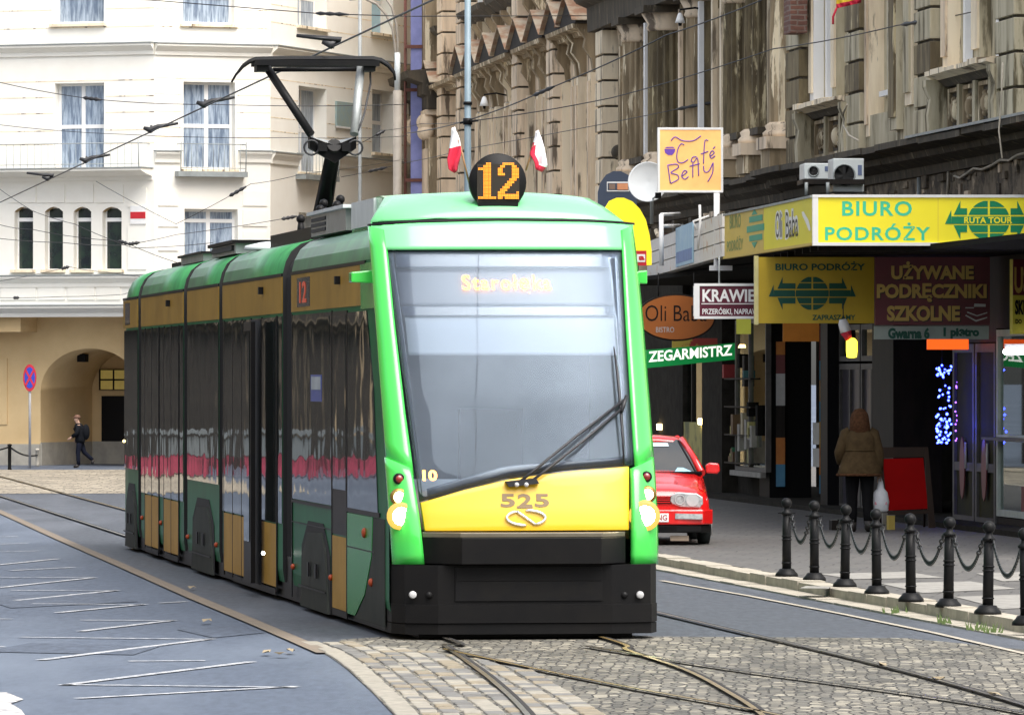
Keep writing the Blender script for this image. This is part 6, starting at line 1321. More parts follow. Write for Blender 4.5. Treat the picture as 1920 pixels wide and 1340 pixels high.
# ------------------------------------------------------------------ canopy, signs and shop clutter
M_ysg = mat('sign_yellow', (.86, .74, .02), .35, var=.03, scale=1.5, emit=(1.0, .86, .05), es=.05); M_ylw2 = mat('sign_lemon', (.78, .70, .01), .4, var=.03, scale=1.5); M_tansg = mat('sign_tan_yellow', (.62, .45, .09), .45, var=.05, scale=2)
M_sgt = mat('sign_green', (.0, .25, .10), .5, var=0); M_mintt = mat('sign_mint_text', (.05, .58, .32), .5, var=0); M_trim = mat('sign_trim', (.80, .80, .78), .4, var=.03)
def globe(F, uc, zc, rx, rz, q, m, mbx, arrow=1.0, al=None):
    # globe cut by bars plus arrows running out both ways
    def seg(z0, z1, x0, x1):
        z0, z1 = max(z0, -.97), min(z1, .97); n = 6; poly = []
        for k in range(n + 1): z = lerp(z0, z1, k / n); poly.append((uc + max(x0, -math.sqrt(1 - z * z)) * rx, zc + z * rz))
        for k in range(n + 1): z = lerp(z1, z0, k / n); poly.append((uc + min(x1, math.sqrt(1 - z * z)) * rx, zc + z * rz))
        mbx.prism(F, poly, q - .004, q, m)
    for z0, z1 in ((.66, .98), (.27, .60), (-.60, -.25), (-.98, -.66)):
        seg(z0, z1, -1, -.05); seg(z0, z1, .05, 1)
    mbx.prism(F, [(uc - 1.02 * rx, zc - .19 * rz), (uc + 1.02 * rx, zc - .19 * rz), (uc + 1.02 * rx, zc + .19 * rz), (uc - 1.02 * rx, zc + .19 * rz)], q - .004, q, m)
    A = al or 2.0 * rx
    for s in (-1, 1):
        for z0, z1, x0, tip in ((.27, .60, 1.04, .80), (-.19, .19, 1.06, 1.0), (-.60, -.25, 1.04, .80)):
            e = uc + s * A * tip; b = e - s * rx * .32; st_ = uc + s * rx * x0
            mbx.prism(F, [(st_, zc + z0 * rz), (b, zc + z0 * rz), (b, zc + z1 * rz), (st_, zc + z1 * rz)], q - .004, q, m)
            if z0 > -.1 and z1 > .3: pl = [(b, zc + z0 * rz), (e - s * rx * .42, zc + z0 * rz), (b + s * 0, zc + .95 * rz)]; pl = [(b, zc + .27 * rz), (e, zc + .27 * rz), (b, zc + .98 * rz)]
            elif z1 < 0: pl = [(b, zc - .25 * rz), (e, zc - .25 * rz), (b, zc - .98 * rz)]
            else: pl = [(b, zc - .19 * rz), (e, zc - .19 * rz), (b + s * rx * .02, zc + .52 * rz)]
            mbx.prism(F, pl, q - .0035, q + .0005, m)
cx0 = (1527 - 960) * 90 / FPX; F1 = Frame((cx0, 90), (1, .04)); F2c = Frame((cx0, 90), (-.086, 1), (1, .086))
zc0, zc1 = HC + (HOR - 460) * 90 / FPX, HC + (HOR - 365) * 90 / FPX
CAN = thing('shop_canopy', (cx0, 90, zc0), 'yellow travel agency canopy box with green lettering jutting over the pavement', 'canopy')
CW = 4.6; CL = 10.6
mb = MB(); mb.plan(WF, [(F1.w(0.03, .03, 0).x, F1.w(.03, .03, 0).y), (F1.w(CW, .03, 0).x, F1.w(CW, .03, 0).y), (F2c.w(CL, 6.0, 0).x, F2c.w(CL, 6.0, 0).y), (F2c.w(CL, .05, 0).x, F2c.w(CL, .05, 0).y)], zc0 + .03, zc1 - .03, M_int); mb.obj('canopy_body', CAN)
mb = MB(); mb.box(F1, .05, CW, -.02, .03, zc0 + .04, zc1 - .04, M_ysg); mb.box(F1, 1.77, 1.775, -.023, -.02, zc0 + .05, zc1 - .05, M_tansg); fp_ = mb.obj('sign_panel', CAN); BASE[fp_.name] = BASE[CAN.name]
def ubox(F, px0, px1, py0, py1, q): return F.hit(px0, py0, q)[0], F.hit(px1, py0, q)[0], F.hit(px0, py1, q)[1], F.hit(px0, py0, q)[1]
mb = MB()
for t_, b in (('BIURO', (1579, 1710, 377, 405)), ('PODRÓŻY', (1547, 1744, 417, 451))):
    u0, u1, z0, z1 = ubox(F1, *b, -.024); mb.text(t_, board(F1, u0, u1, z0, z1, -.024), M_mintt, .022, sp=1.12)
mb.obj('lettering', fp_)
mb = MB(); u, z = F1.hit(1854, 413, -.024); globe(F1, u, z, .30, .285, -.024, M_sgt, mb, al=.63); t0_, t1_ = F1.hit(1808, 413, -.03)[0], F1.hit(1898, 413, -.03)[0]
mb.text('RUTA TOUR', board(F1, t0_, t1_, z - .045, z + .045, -.031), M_ysg, .03, sp=1.05); mb.obj('emblem', fp_)
mb = MB(); mb.box(F2c, .05, 5.6, -.02, .03, zc0 + .04, zc1 - .04, M_ylw2); mb.box(F2c, 5.62, CL, -.02, .03, zc0 + .04, zc1 - .04, M_tansg); sp_ = mb.obj('side_panel', CAN); BASE[sp_.name] = BASE[CAN.name]
mb = MB(); M_wht = mat('letter_white', (.82, .82, .80), .5, var=0)
def sboard(px0, px1, py0, py1, q=-.024): a, b = F2c.hit(px0, py0, q)[0], F2c.hit(px1, py0, q)[0]; z0, z1 = F2c.hit((px0 + px1) / 2, py1, q)[1], F2c.hit((px0 + px1) / 2, py0, q)[1]; return board(F2c, a, b, z0, z1, q)
mb.text('Oli', sboard(1453, 1467, 394, 450, -.0225), M_wht, .10); mb.text('Baba', sboard(1472, 1497, 391, 448, -.0225), M_wht, .10); mb.text('Oli', sboard(1454, 1466, 398, 446), M_trbl, .0); mb.text('Baba', sboard(1473, 1496, 396, 445), M_trbl, .0)
mb.obj('lettering', sp_); mb = MB(); fn = sboard(1503, 1520, 396, 434); mb.add([fn(*p) for p in ((0, 1), (.2, 1.02), (.75, .55), (1, .1), (.95, 0), (.8, .02), (.4, .5), (.1, .8))], [tuple(range(8))], M_wht)
mb.obj('skewer_drawing', sp_); mb = MB()
M_olive = mat('letter_olive', (.22, .28, .08), .6, var=0)
mb.text('BIURO', sboard(1368, 1389, 402, 428), M_olive, .02); mb.text('PODRÓŻY', sboard(1363, 1393, 443, 470), M_olive, .02)
a, b = F2c.hit(1402, 430, -.024)[0], F2c.hit(1432, 430, -.024)[0]; zc_ = F2c.hit(1416, 428, -.024)[1]; n0 = len(mb.v)
M_tealg = mat('sign_teal', (.02, .30, .19), .5, var=0)
for y0, y1, k0, k1 in ((-.19, -.10, .1, .9), (-.05, .05, -.05, 1.02), (.10, .19, .1, .92)): mb.prism(F2c, [(lerp(a, b, k0), zc_ + y0), (lerp(a, b, k1), zc_ + y0), (lerp(a, b, k1), zc_ + y1), (lerp(a, b, k0), zc_ + y1)], -.027, -.021, M_tealg)
for y0, y1 in ((.21, .30), (-.21, -.30)): mb.prism(F2c, [(lerp(a, b, .25), zc_ + y0), (lerp(a, b, .6), zc_ + y0), (lerp(a, b, .42), zc_ + y1)], -.027, -.021, M_tealg)
mb.obj('lettering', sp_)
mb = MB(); mb.box(F1, -.03, CW, -.05, .04, zc1 - .04, zc1, M_trim); mb.box(F1, -.03, CW, -.05, .04, zc0 - .005, zc0 + .04, M_trim); mb.box(F1, -.03, .05, -.045, .05, zc0 + .001, zc1 - .04, M_trim)
mb.box(F2c, .1, CL, -.045, .04, zc1 - .04, zc1 - .005, M_lead); mb.box(F2c, .1, CL, -.045, .04, zc0 + .001, zc0 + .04, M_tansg); mb.obj('trim', CAN)
mb = MB(); 
for k in range(7): mb.box(F1, .1, CW, .5 + k * 1.3, .6 + k * 1.3, zc0 - .06, zc0 + .025, M_dbrown)
mb.obj('canopy_joist', CAN)
# white slatted canopy further along
w0, w1 = Vector(((1360 - 960) * 101 / FPX, 101, 0)), Vector(((1218 - 960) * 122.5 / FPX, 122.5, 0)); F3 = Frame(w0[:2], (w1 - w0)[:2], (1, .035)); L3 = (w1 - w0).length
WC = thing('shop_canopy', (w0.x, w0.y, 4.3), 'white slatted canopy fascia with rust stains and a blue poster, between tram and yellow canopy', 'canopy')
M_slat = mat('white_slat', (.72, .70, .66), .6, scale=2, stretch=(3, 3, 3), col2=(.66, .62, .56), col3=(.50, .24, .09), scale3=.9, lo3=.60, hi3=.68)
mb = MB()
for k in range(3): mb.box(F3, 0, L3, -.05, .0, 4.33 + k * .235, 4.33 + k * .235 + .215, M_slat)
mb.box(F3, 0, L3, -.0, .05, 4.3, 5.05, M_blk); mb.plan(F3, [(0, .05), (L3, .05), (L3, 2.0), (0, 4.4)], 4.32, 5.02, M_int); mb.obj('fascia', WC)
a, b = F3.hit(1268, 470, -.06)[0], F3.hit(1300, 470, -.06)[0]; mb = MB(); mb.box(F3, min(a, b), max(a, b), -.075, -.055, 4.36, 5.06, mat('poster_blue', (.30, .50, .66), .5, scale=3, col2=(.42, .6, .7))); mb.text('USŁUGI', board(F3, a, b, 4.75, 4.98, -.078), M_wht, .0) if False else None
mb.box(F3, min(a, b) + .2, max(a, b) - .2, -.08, -.074, 4.42, 4.62, mat('poster_deep', (.16, .26, .5), .5)); mb.obj('poster', WC)
mb = MB()
for px, y0, y1 in ((1240, 402, 498), (1344, 362, 498)):
    d = 103 if px > 1300 else 112; A, B = P(px, y1, d), P(px, y0, d); mb.tube([A, B], .042 if px < 1300 else .05, M_white, 8)
    if px < 1300:
        for yy in (402, 424): mb.tube([P(px, yy, d), P(px + 34, yy - 1, d + 2.5)], .03, M_white, 8)
    else: mb.box(Frame((B.x, B.y), (1, 0)), -.12, .25, -.1, .1, A.z - .08, A.z, M_trim)
mb.tube([P(1312, 384, 106), P(1313, 420, 106), P(1308, 470, 106)], .025, M_trim, 6); mb.tube([P(1330, 405, 106), P(1300, 415, 106), P(1306, 432, 106)], .022, M_trim, 6); mb.obj('frame_tube', WC)
def plate(name, px0, px1, py0, py1, d, m, label, cat, th=.08, tilt=0.0, back=None):
    F = Frame(((px0 - 960) * d / FPX, d), (math.cos(tilt), math.sin(tilt))); u1 = F.hit(px1, py0)[0]; z0, z1 = F.hit(px0, py1)[1], F.hit(px0, py0)[1]
    t = thing(name, F.w(0, 0, z0), label, cat); mb = MB(); mb.box(F, 0, u1, 0, th, z0, z1, m); o = mb.obj('sign_panel', t); return t, F, u1, z0, z1
def subtext(t, F, items, name='lettering', q=-.004):
    for txt, x0, x1, y0, y1, m, bold in items:
        mb = MB(); a, b = F.hit(x0, y0, q)[0], F.hit(x1, y0, q)[0]; z0, z1 = F.hit(x0, y1, q)[1], F.hit(x0, y0, q)[1]; mb.text(txt, board(F, a, b, z0, z1, q), m, bold); mb.obj(name, t)
# cafe sign
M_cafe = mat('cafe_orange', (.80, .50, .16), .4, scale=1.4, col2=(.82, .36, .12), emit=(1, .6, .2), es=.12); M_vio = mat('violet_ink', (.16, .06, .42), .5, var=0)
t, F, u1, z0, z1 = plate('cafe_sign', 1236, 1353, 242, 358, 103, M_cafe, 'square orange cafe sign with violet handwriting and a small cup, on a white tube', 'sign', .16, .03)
mb = MB(); e = .025
for a_, b_, c_, d_ in ((-e, u1 + e, z1 - .012, z1 + e), (-e, u1 + e, z0 - e, z0 + .012), (-e, .012, z0 + .012, z1 - .012), (u1 - .012, u1 + e, z0 + .012, z1 - .012)): mb.box(F, a_, b_, -.012, .17, c_, d_, M_trim)
mb.obj('sign_frame', t)
M_glow = mat('cafe_cream', (.92, .76, .50), .5, var=0)
def stroke(mb, pts, m, r, q=-.006):
    P_ = [(F.hit(x, y, q)) for x, y in pts]; n = 5; out = []
    for i in range(len(P_) - 1):
        p0, p1, p2, p3 = P_[max(i - 1, 0)], P_[i], P_[i + 1], P_[min(i + 2, len(P_) - 1)]
        for k in range(n):
            t_ = k / n; out.append(tuple(.5 * (2 * b + (c - a) * t_ + (2 * a - 5 * b + 4 * c - d) * t_ ** 2 + (3 * b - a - 3 * c + d) * t_ ** 3) for a, b, c, d in zip(p0, p1, p2, p3)))
    out.append(P_[-1]); mb.tube([F.w(u, q, z) for u, z in out], r, m, 5)
sc = [[(1283, 272), (1277, 270), (1271, 280), (1269, 294), (1272, 304), (1281, 305), (1290, 299)], [(1306, 294), (1299, 295), (1296, 302), (1301, 304), (1307, 296), (1309, 304)], [(1328, 264), (1322, 264), (1320, 285), (1319, 307)], [(1314, 289), (1328, 284)], [(1332, 293), (1339, 287), (1335, 283), (1331, 290), (1334, 297), (1341, 292)], [(1337, 279), (1341, 275)],
      [(1252, 309), (1257, 344)], [(1252, 310), (1268, 308), (1272, 314), (1258, 324), (1270, 328), (1272, 336), (1258, 344)], [(1279, 330), (1288, 323), (1283, 320), (1278, 330), (1284, 336), (1291, 331)], [(1299, 306), (1299, 333)], [(1293, 312), (1312, 307)], [(1309, 303), (1310, 330)], [(1319, 311), (1321, 322), (1329, 321), (1337, 305)], [(1337, 305), (1336, 324), (1327, 341)],
      [(1258, 264), (1266, 257), (1280, 264), (1300, 264), (1314, 255)]]
mb = MB()
for st_ in sc: stroke(mb, st_, M_vio, .0095)
h = F.hit(1256, 284, -.006); mb.prism(F, [(h[0] - .09, h[1] + .04), (h[0] - .08, h[1] - .02), (h[0] - .03, h[1] - .06), (h[0] + .04, h[1] - .06), (h[0] + .08, h[1] - .01), (h[0] + .09, h[1] + .04)], -.008, -.001, M_vio); mb.prism(F, [(h[0] - .08, h[1] + .055), (h[0] + .08, h[1] + .055), (h[0] + .05, h[1] + .075), (h[0] - .05, h[1] + .075)], -.008, -.001, M_vio); mb.obj('lettering', t)
# yellow arch sign and dark round sign behind, and dish
def shape_sign(name, pts, d, m, label, th=.12):
    F = Frame(((pts[0][0] - 960) * d / FPX, d), (1, .02)); pl = [F.hit(x, y) for x, y in pts]; t = thing(name, F.w(pl[0][0], 0, pl[0][1]), label, 'sign'); mb = MB(); mb.prism(F, pl, 0, th, m); mb.obj('sign_panel', t); return t, F
t, F = shape_sign('arch_sign', [(1134, 500), (1133, 420), (1134, 390), (1142, 377), (1156, 371), (1170, 371), (1186, 378), (1200, 392), (1211, 412), (1218, 440), (1222, 470), (1222, 497)], 106, mat('arch_yellow', (.86, .70, .01), .35, var=.03, emit=(1, .8, .05), es=.15), 'yellow round topped shop sign with a red tab, beside the tram roof corner')
mb = MB(); a = F.hit(1192, 470, -.01), F.hit(1212, 498, -.01); mb.box(F, a[0][0], a[1][0], -.02, -.002, a[1][1], a[0][1], M_red); mb.box(F, a[0][0] + .02, a[1][0] - .02, -.026, -.021, a[1][1] + .06, a[0][1] - .06, M_wht); mb.text('a', board(F, a[0][0] + .05, a[1][0] - .03, a[1][1] + .09, a[0][1] - .09, -.029), M_red, .05); mb.obj('red_tab', t)
t, F = shape_sign('round_sign', [(1121, 400), (1121, 360), (1126, 342), (1136, 328), (1150, 321), (1164, 321), (1178, 328), (1189, 342), (1194, 360), (1194, 400)], 110, mat('sign_navy', (.035, .05, .085), .4, var=.05), 'dark navy round topped sign with a small orange label, left of the satellite dish')
mb = MB(); a = F.hit(1138, 341, -.01), F.hit(1180, 359, -.01)
for i, (k0, k1, m, e) in enumerate(((0, 1, M_trim, 0), (.03, .97, mat('sign_slate', (.05, .06, .09), .5), .02), (.1, .36, mat('label_brown', (.22, .14, .1), .5), .035), (.46, .94, mat('label_orange', (.62, .26, .12), .5), .03))): mb.box(F, lerp(a[0][0], a[1][0], k0), lerp(a[0][0], a[1][0], k1), -.01 - .004 * i, 0, a[1][1] + e, a[0][1] - e, m)
mb.obj('label_plate', t)
dc = P(1215, 341, 104); dt = thing('satellite_dish', dc, 'white satellite dish beside the square orange cafe sign', 'dish'); ax = Vector((-.18, -1, .08)).normalized(); mb = MB()
mb.lathe(dc, [(.001, -.09), (.12, -.08), (.22, -.05), (.31, -.01), (.335, .01), (.335, .018), (.31, .0), (.22, -.035), (.001, -.07)], mat('dish_white', (.68, .72, .74), .45, var=.03), 36, ax); mb.obj('dish_bowl', dt)
mb = MB(); mb.tube([P(1222, 374, 104.1), P(1233, 366, 103.5)], .015, M_lead, 6); mb.box(Frame(P(1234, 366, 103.4)[:2], (1, 0)), -.05, .05, -.06, .06, P(1234, 372, 103.4).z, P(1234, 366, 103.4).z + .04, M_blk); mb.tube([P(1218, 345, 104.15), P(1222, 365, 104.6), P(1222, 420, 104.6)], .03, M_lead, 8); mb.obj('feed_arm', dt)
# hanging boards under the canopies
t, F, u1, z0, z1 = plate('hanging_sign', 1308, 1436, 535, 594, 98, mat('sign_crimson', (.10, .004, .022), .4, var=.02), 'dark crimson tailor sign with white letters and white frame, hanging left of the yellow board', 'sign', .14, .03)
mb = MB(); e = .03
for a_, b_, c_, d_ in ((-.05, u1, z1 - .01, z1 + e), (-.05, u1, z0 - e, z0 + .01), (-.06, .03, z0 + .01, z1 - .01)): mb.box(F, a_, b_, -.015, .15, c_, d_, M_trim)
mb.box(F, .06, u1, -.006, .0, lerp(z0, z1, .40), lerp(z0, z1, .43), M_wht); mb.tube([F.w(.34, .07, z1), F.w(.34, .07, z1 + .45)], .015, M_lead, 6); mb.obj('sign_frame', t)
subtext(t, F, [('KRAWIEC', 1317, 1442, 542, 566, M_wht, .03), ('PRZERÓBKI, NAPRAWY, SKRACANIE', 1317, 1480, 576, 591, M_wht, .02)]) if False else subtext(t, F, [('KRAWIEC', 1317, 1434, 542, 566, M_wht, .03), ('PRZERÓBKI, NAPRAWY,', 1317, 1430, 576, 591, M_wht, .02)])
M_yb = mat('board_yellow', (.58, .40, .02), .5, scale=1.5, col2=(.50, .34, .02)); M_dkg = mat('board_green', (.0, .075, .05), .6, var=0)
t, F, u1, z0, z1 = plate('hanging_sign', 1422, 1639, 482, 606, 95.2, M_yb, 'big yellow travel board with dark green globe and arrows hanging under the canopy', 'sign', .12, .03)
mb = MB(); mb.box(F, -.06, .0, -.02, .14, z0 - .02, z1 + .02, mat('board_edge', (.74, .66, .30), .5)); mb.obj('sign_edge', t)
subtext(t, F, [('BIURO PODRÓŻY', 1454, 1622, 490, 507, M_dkg, .03), ('ZAPRASZAMY', 1523, 1604, 590, 600, M_dkg, .03)])
mb = MB(); u, z = F.hit(1523, 550, -.004); globe(F, u, z, .245, .255, -.004, M_dkg, mb, al=.66); mb.obj('emblem', t)
M_mar = mat('board_maroon', (.13, .012, .02), .5, scale=1, col2=(.09, .008, .015)); M_ltan = mat('letter_tan', (.50, .33, .07), .5, var=0)
t, F, u1, z0, z1 = plate('hanging_sign', 1641, 1856, 482, 609, 93.9, M_mar, 'maroon used schoolbooks board with tan letters and drawn books, right of the yellow board', 'sign', .1, .03)
M_lsh = mat('letter_shadow', (.02, .006, .006), .6, var=0)
it = [('UŻYWANE', 1671, 1826, 490, 524, .045), ('PODRĘCZNIKI', 1644, 1850, 531, 566, .045), ('SZKOLNE', 1663, 1800, 573, 602, .045)]
subtext(t, F, [(a_, b_ + 2, c_ + 2, d_ + 2, e_ + 2, M_lsh, f_) for a_, b_, c_, d_, e_, f_ in it], 'letter_shadow', -.002); subtext(t, F, [(a_, b_, c_, d_, e_, M_ltan, f_) for a_, b_, c_, d_, e_, f_ in it], 'lettering', -.006)
mb = MB(); bk = lambda l: mb.prism(F, [F.hit(x, y, -.004) for x, y in l], -.006, -.001, M_silver); bk([(1827, 569), (1848, 570), (1848, 575), (1826, 575)]); bk([(1814, 584), (1832, 591), (1851, 585), (1851, 587), (1832, 593), (1813, 586)]); bk([(1811, 590), (1830, 600), (1851, 594), (1851, 596), (1830, 603), (1810, 592)]); bk([(1810, 576), (1826, 576), (1826, 578), (1810, 578)]); mb.obj('book_drawing', t)
t, F, u1, z0, z1 = plate('address_sign', 1639, 1854, 611, 636, 94.0, mat('grey_board', (.36, .42, .40), .5, scale=2), 'pale grey address strip with dark green handwriting under the maroon board', 'sign', .05, .03)
subtext(t, F, [('Gwarna 6', 1665, 1743, 614, 635, M_dkg, .06), ('1 piętro', 1769, 1836, 614, 635, M_dkg, .06)])
mb = MB(); a = plate('light_box', 1739, 1816, 636, 655, 95.5, emis('orange_light_box', (1.0, .10, .01), .55), 'glowing orange light box below the address strip', 'light box', .1, .03)
t, F, u1, z0, z1 = plate('side_sign', 1899, 1990, 486, 626, 91.5, mat('side_sign_yellow', (.55, .48, .05), .5), 'yellow sign with dark lettering cut by the right edge', 'sign', .08, .5)
mb = MB(); mb.box(F, 0, u1, -.012, -.001, lerp(z0, z1, .52), z1, M_mar); mb.obj('upper_panel', t); subtext(t, F, [('SKUP', 1903, 1935, 562, 590, M_trbl, .05), ('DO', 1904, 1916, 598, 607, M_trbl, .04), ('US', 1902, 1930, 500, 550, M_ltan, .03)], q=-.016)
# oval bistro sign, watchmaker sign
d = 106; F = Frame(((1270 - 960) * d / FPX, d), (1, .03)); c = F.hit(1268, 595); t = thing('oval_sign', F.w(c[0], 0, c[1]), 'dark orange oval bistro sign hanging behind the right tram pillar', 'sign')
mb = MB(); rx = .64; rz = .37; mb.prism(F, [(c[0] + rx * math.cos(k * .15708), c[1] + rz * math.sin(k * .15708)) for k in range(40)], 0, .1, mat('oval_orange', (.34, .095, .008), .5, var=.05)); mb.prism(F, [(c[0] + (rx + .03) * math.cos(k * .15708), c[1] + (rz + .03) * math.sin(k * .15708)) for k in range(40)], .02, .11, M_dbrown); mb.tube([F.w(c[0] - .3, .05, c[1] + .3), F.w(c[0] - .3, .05, c[1] + .75)], .012, M_iron, 6); mb.tube([F.w(c[0] + .3, .05, c[1] + .3), F.w(c[0] + .3, .05, c[1] + .75)], .012, M_iron, 6); mb.obj('sign_panel', t)
subtext(t, F, [('Oli Baba', 1210, 1325, 572, 602, M_trbl, -.005), ('BISTRO', 1230, 1264, 613, 623, M_silver, .0)])
d = 108; F = Frame(((1215 - 960) * d / FPX, d), (1, .06)); sl_ = .10
t = thing('watchmaker_sign', F.w(0, 0, F.hit(1215, 680)[1]), 'green watchmaker sign board with white lettering, rising to the right under the oval sign', 'sign')
mb = MB(); mb.prism(F, [F.hit(x, y) for x, y in ((1212, 690), (1378, 674), (1378, 643), (1212, 656))], 0, .12, mat('shop_sign_green', (.0, .17, .035), .4, var=.03, emit=(0, .5, .1), es=.08)); mb.obj('sign_panel', t)
u0, u1 = F.hit(1216, 670, -.004)[0], F.hit(1373, 670, -.004)[0]; zA, zB = F.hit(1216, 679, -.004)[1], F.hit(1373, 666, -.004)[1]; hh = .185
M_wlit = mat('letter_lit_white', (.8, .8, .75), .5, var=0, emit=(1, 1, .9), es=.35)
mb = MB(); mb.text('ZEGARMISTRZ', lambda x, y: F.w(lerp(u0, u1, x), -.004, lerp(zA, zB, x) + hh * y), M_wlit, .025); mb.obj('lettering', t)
# air conditioners on the canopy roof
M_acw = mat('ac_white', (.62, .66, .66), .5, scale=2, col2=(.52, .56, .55))
def acunit(x0, x1, y0, y1, d, label):
    F = Frame(((x0 - 960) * d / FPX, d), (1, .05)); u1 = F.hit(x1, y0)[0]; z0, z1 = F.hit(x0, y1)[1], F.hit(x0, y0)[1]; t = thing('air_conditioner', F.w(0, 0, z0), label, 'air conditioner', 'air conditioners above the canopy'); mb = MB(); mb.box(F, 0, u1, 0, .8, z0, z1, M_acw); mb.obj('casing', t, bevel=.015)
    mb = MB(); mb.torus(F.w(u1 * .36, -.01, (z0 + z1) / 2), (z1 - z0) * .32, .012, M_lead, F.n, 20, 5); mb.lathe(F.w(u1 * .36, -.004, (z0 + z1) / 2), [((z1 - z0) * .3, 0), (.001, .0)], M_mesh, 18, F.n); mb.box(F, u1 * .8, u1 * .93, -.008, 0, lerp(z0, z1, .5), lerp(z0, z1, .8), mat('ac_label', (.12, .16, .28), .5)); mb.obj('fan_grille', t)
acunit(1508, 1556, 306, 336, 99, 'smaller white air conditioner left of the larger one above the canopy'); acunit(1562, 1620, 297, 360, 97, 'larger white air conditioner on the canopy below the wall cable')
mb = MB(); mb.box(Frame(P(1505, 340, 96.8)[:2], (1, .05)), 0, .95, 0, .9, P(1505, 345, 96.8).z, P(1505, 336, 96.8).z, M_dbrown)
for px in (1512, 1552): mb.tube([P(px, 342, 96.8), P(px, 366, 96.8)], .03, M_lead, 6)
o = mb.obj('equipment_rack', off=P(1505, 366, 96.8)); tag(o, 'dark metal rack carrying the air conditioners on the canopy roof', 'rack')
# A-board, boxes, lights, ice cream lamp
ay = 95.0; ax_ = (1652 - 960) * ay / FPX; F = Frame((ax_, ay), (1, .08)); t = thing('pavement_board', F.w(.35, .2, SH), 'red pavement board with a dark wooden frame beside the person in the brown coat', 'a board')
h = lambda x, y: F.hit(x, y)
mb = MB(); mb.prism(F, [h(1660, 957), h(1740, 953), h(1731, 858), h(1655, 860)], 0, .03, mat('board_red', (.45, .004, .004), .7, spec=.1, var=.06, scale=3)); mb.obj('board_face', t)
mb = MB(); M_wd = mat('dark_wood', (.045, .022, .012), .7, scale=6, stretch=(1, 1, .3)); zf = SH
for x0, x1, x2, x3 in ((1648, 1653, 1660, 1654), (1733, 1740, 1748, 1741)):
    a0_, b0_ = h(x0, 838), h(x1, 838); mb.prism(F, [a0_, b0_, (h(x2 + 6, 990)[0], zf), (h(x3, 990)[0], zf)], -.01, .04, M_wd)
mb.prism(F, [h(1650, 858), h(1734, 856), h(1732, 838), h(1649, 838)], -.008, .035, M_wd); mb.prism(F, [h(1661, 966), h(1744, 962), h(1742, 955), h(1660, 958)], -.009, .036, M_wd)
for x0 in (1655, 1738): p0 = F.w(h(x0, 840)[0], .04, h(x0, 840)[1]); mb.tube([p0, p0 + Vector((0, .55, SH - p0.z))], .02, M_wd, 6)
mb.obj('board_frame', t)
for i, (x0, x1, y0, y1, m, lb) in enumerate(((1655, 1664, 962, 1002, M_pale, 'pale folded carton standing left of the red board foot'), (1666, 1678, 966, 1006, M_tansg, 'tan carton standing below the red board'), (1560, 1578, 975, 990, M_dbrown, 'dark box on the step left of the person in brown'))):
    y = 94.0 - i * .2; F = Frame(((x0 - 960) * y / FPX, y), (1, .1 * i)); u1 = F.hit(x1, y0)[0]; zt = F.hit(x0, y0)[1]; mb = MB(); mb.box(F, 0, u1, 0, .18, SH, max(zt, SH + .12), m); mb.box(F, -.005, u1 + .005, -.004, .09, max(zt, SH + .12), max(zt, SH + .12) + .008, M_pale); o = mb.obj('carton', off=F.w(0, 0, SH)); tag(o, lb, 'carton')
lc = P(1771, 760, 96.5); mb = MB(); ledm = emis('blue_led', (.03, .05, 1.0), 9); t = thing('light_string', lc, 'vertical cluster of blue string lights in the dark doorway', 'lights'); wp = []
bulbs = []
for k in range(84):
    yy = random.choice((random.uniform(684, 704), random.uniform(684, 830), random.uniform(724, 832), random.uniform(785, 832))); xx = 1771 + random.uniform(-15, 14) * (1 if yy < 705 or yy > 760 else .8); p = P(xx, yy, 96.5 + random.uniform(-.3, .3)); wp.append(p); bulbs.append((p, random.uniform(.6, 1.1), 0))
for k in range(14): bulbs.append((P(1794 + random.uniform(-4, 4), random.uniform(690, 830), 97.5), .7, 1))
protos = []
for m_ in (ledm, emis('violet_led', (.25, .08, .8), 3)):
    b_ = MB(); b_.ball((0, 0, 0), .02, m_, 6); b_ = b_.obj('bulb'); BASE[b_.name] = BASE[t.name]; b_.parent = t; protos.append(b_)
used_ = set()
for p, sc_, k_ in bulbs:
    b_ = protos[k_] if k_ not in used_ else protos[k_].copy()
    if k_ in used_: COL.objects.link(b_); b_.parent = t
    used_.add(k_); b_.location = p - lc; b_.scale = (sc_,) * 3
mb = MB(); wp.sort(key=lambda p: -p.z); mb.tube(wp, .003, M_wire, 4); mb.tube([wp[0] + Vector((0, 0, .5)), wp[0]], .003, M_wire, 4); mb.obj('cord', t)
M_ylamp = emis('yellow_lamp', (1.0, .85, .05), 1.3); c = P(1597, 652, 94); t = thing('shop_lantern', c, 'yellow hanging lantern beneath a white and red cone, under the yellow board', 'lantern')
mb = MB(); mb.lathe(c, [(.02, -.15), (.075, -.14), (.085, -.05), (.085, .1), (.05, .14), (.02, .15)], M_ylamp, 10); mb.obj('lamp_body', t)
mb = MB(); a_, b_, cc = P(1581, 606, 94), P(1586, 622, 94), P(1592, 637, 94); mb.tube([a_ + Vector((-.01, 0, .06)), a_, b_], [.05, .075, .085], M_flagw, 12); mb.tube([b_, cc], [.085, .045], M_flagr, 12); mb.tube([a_ + Vector((0, 0, .05)), a_ + Vector((0, 0, .35))], .008, M_wire, 5); mb.obj('lamp_cone', t)
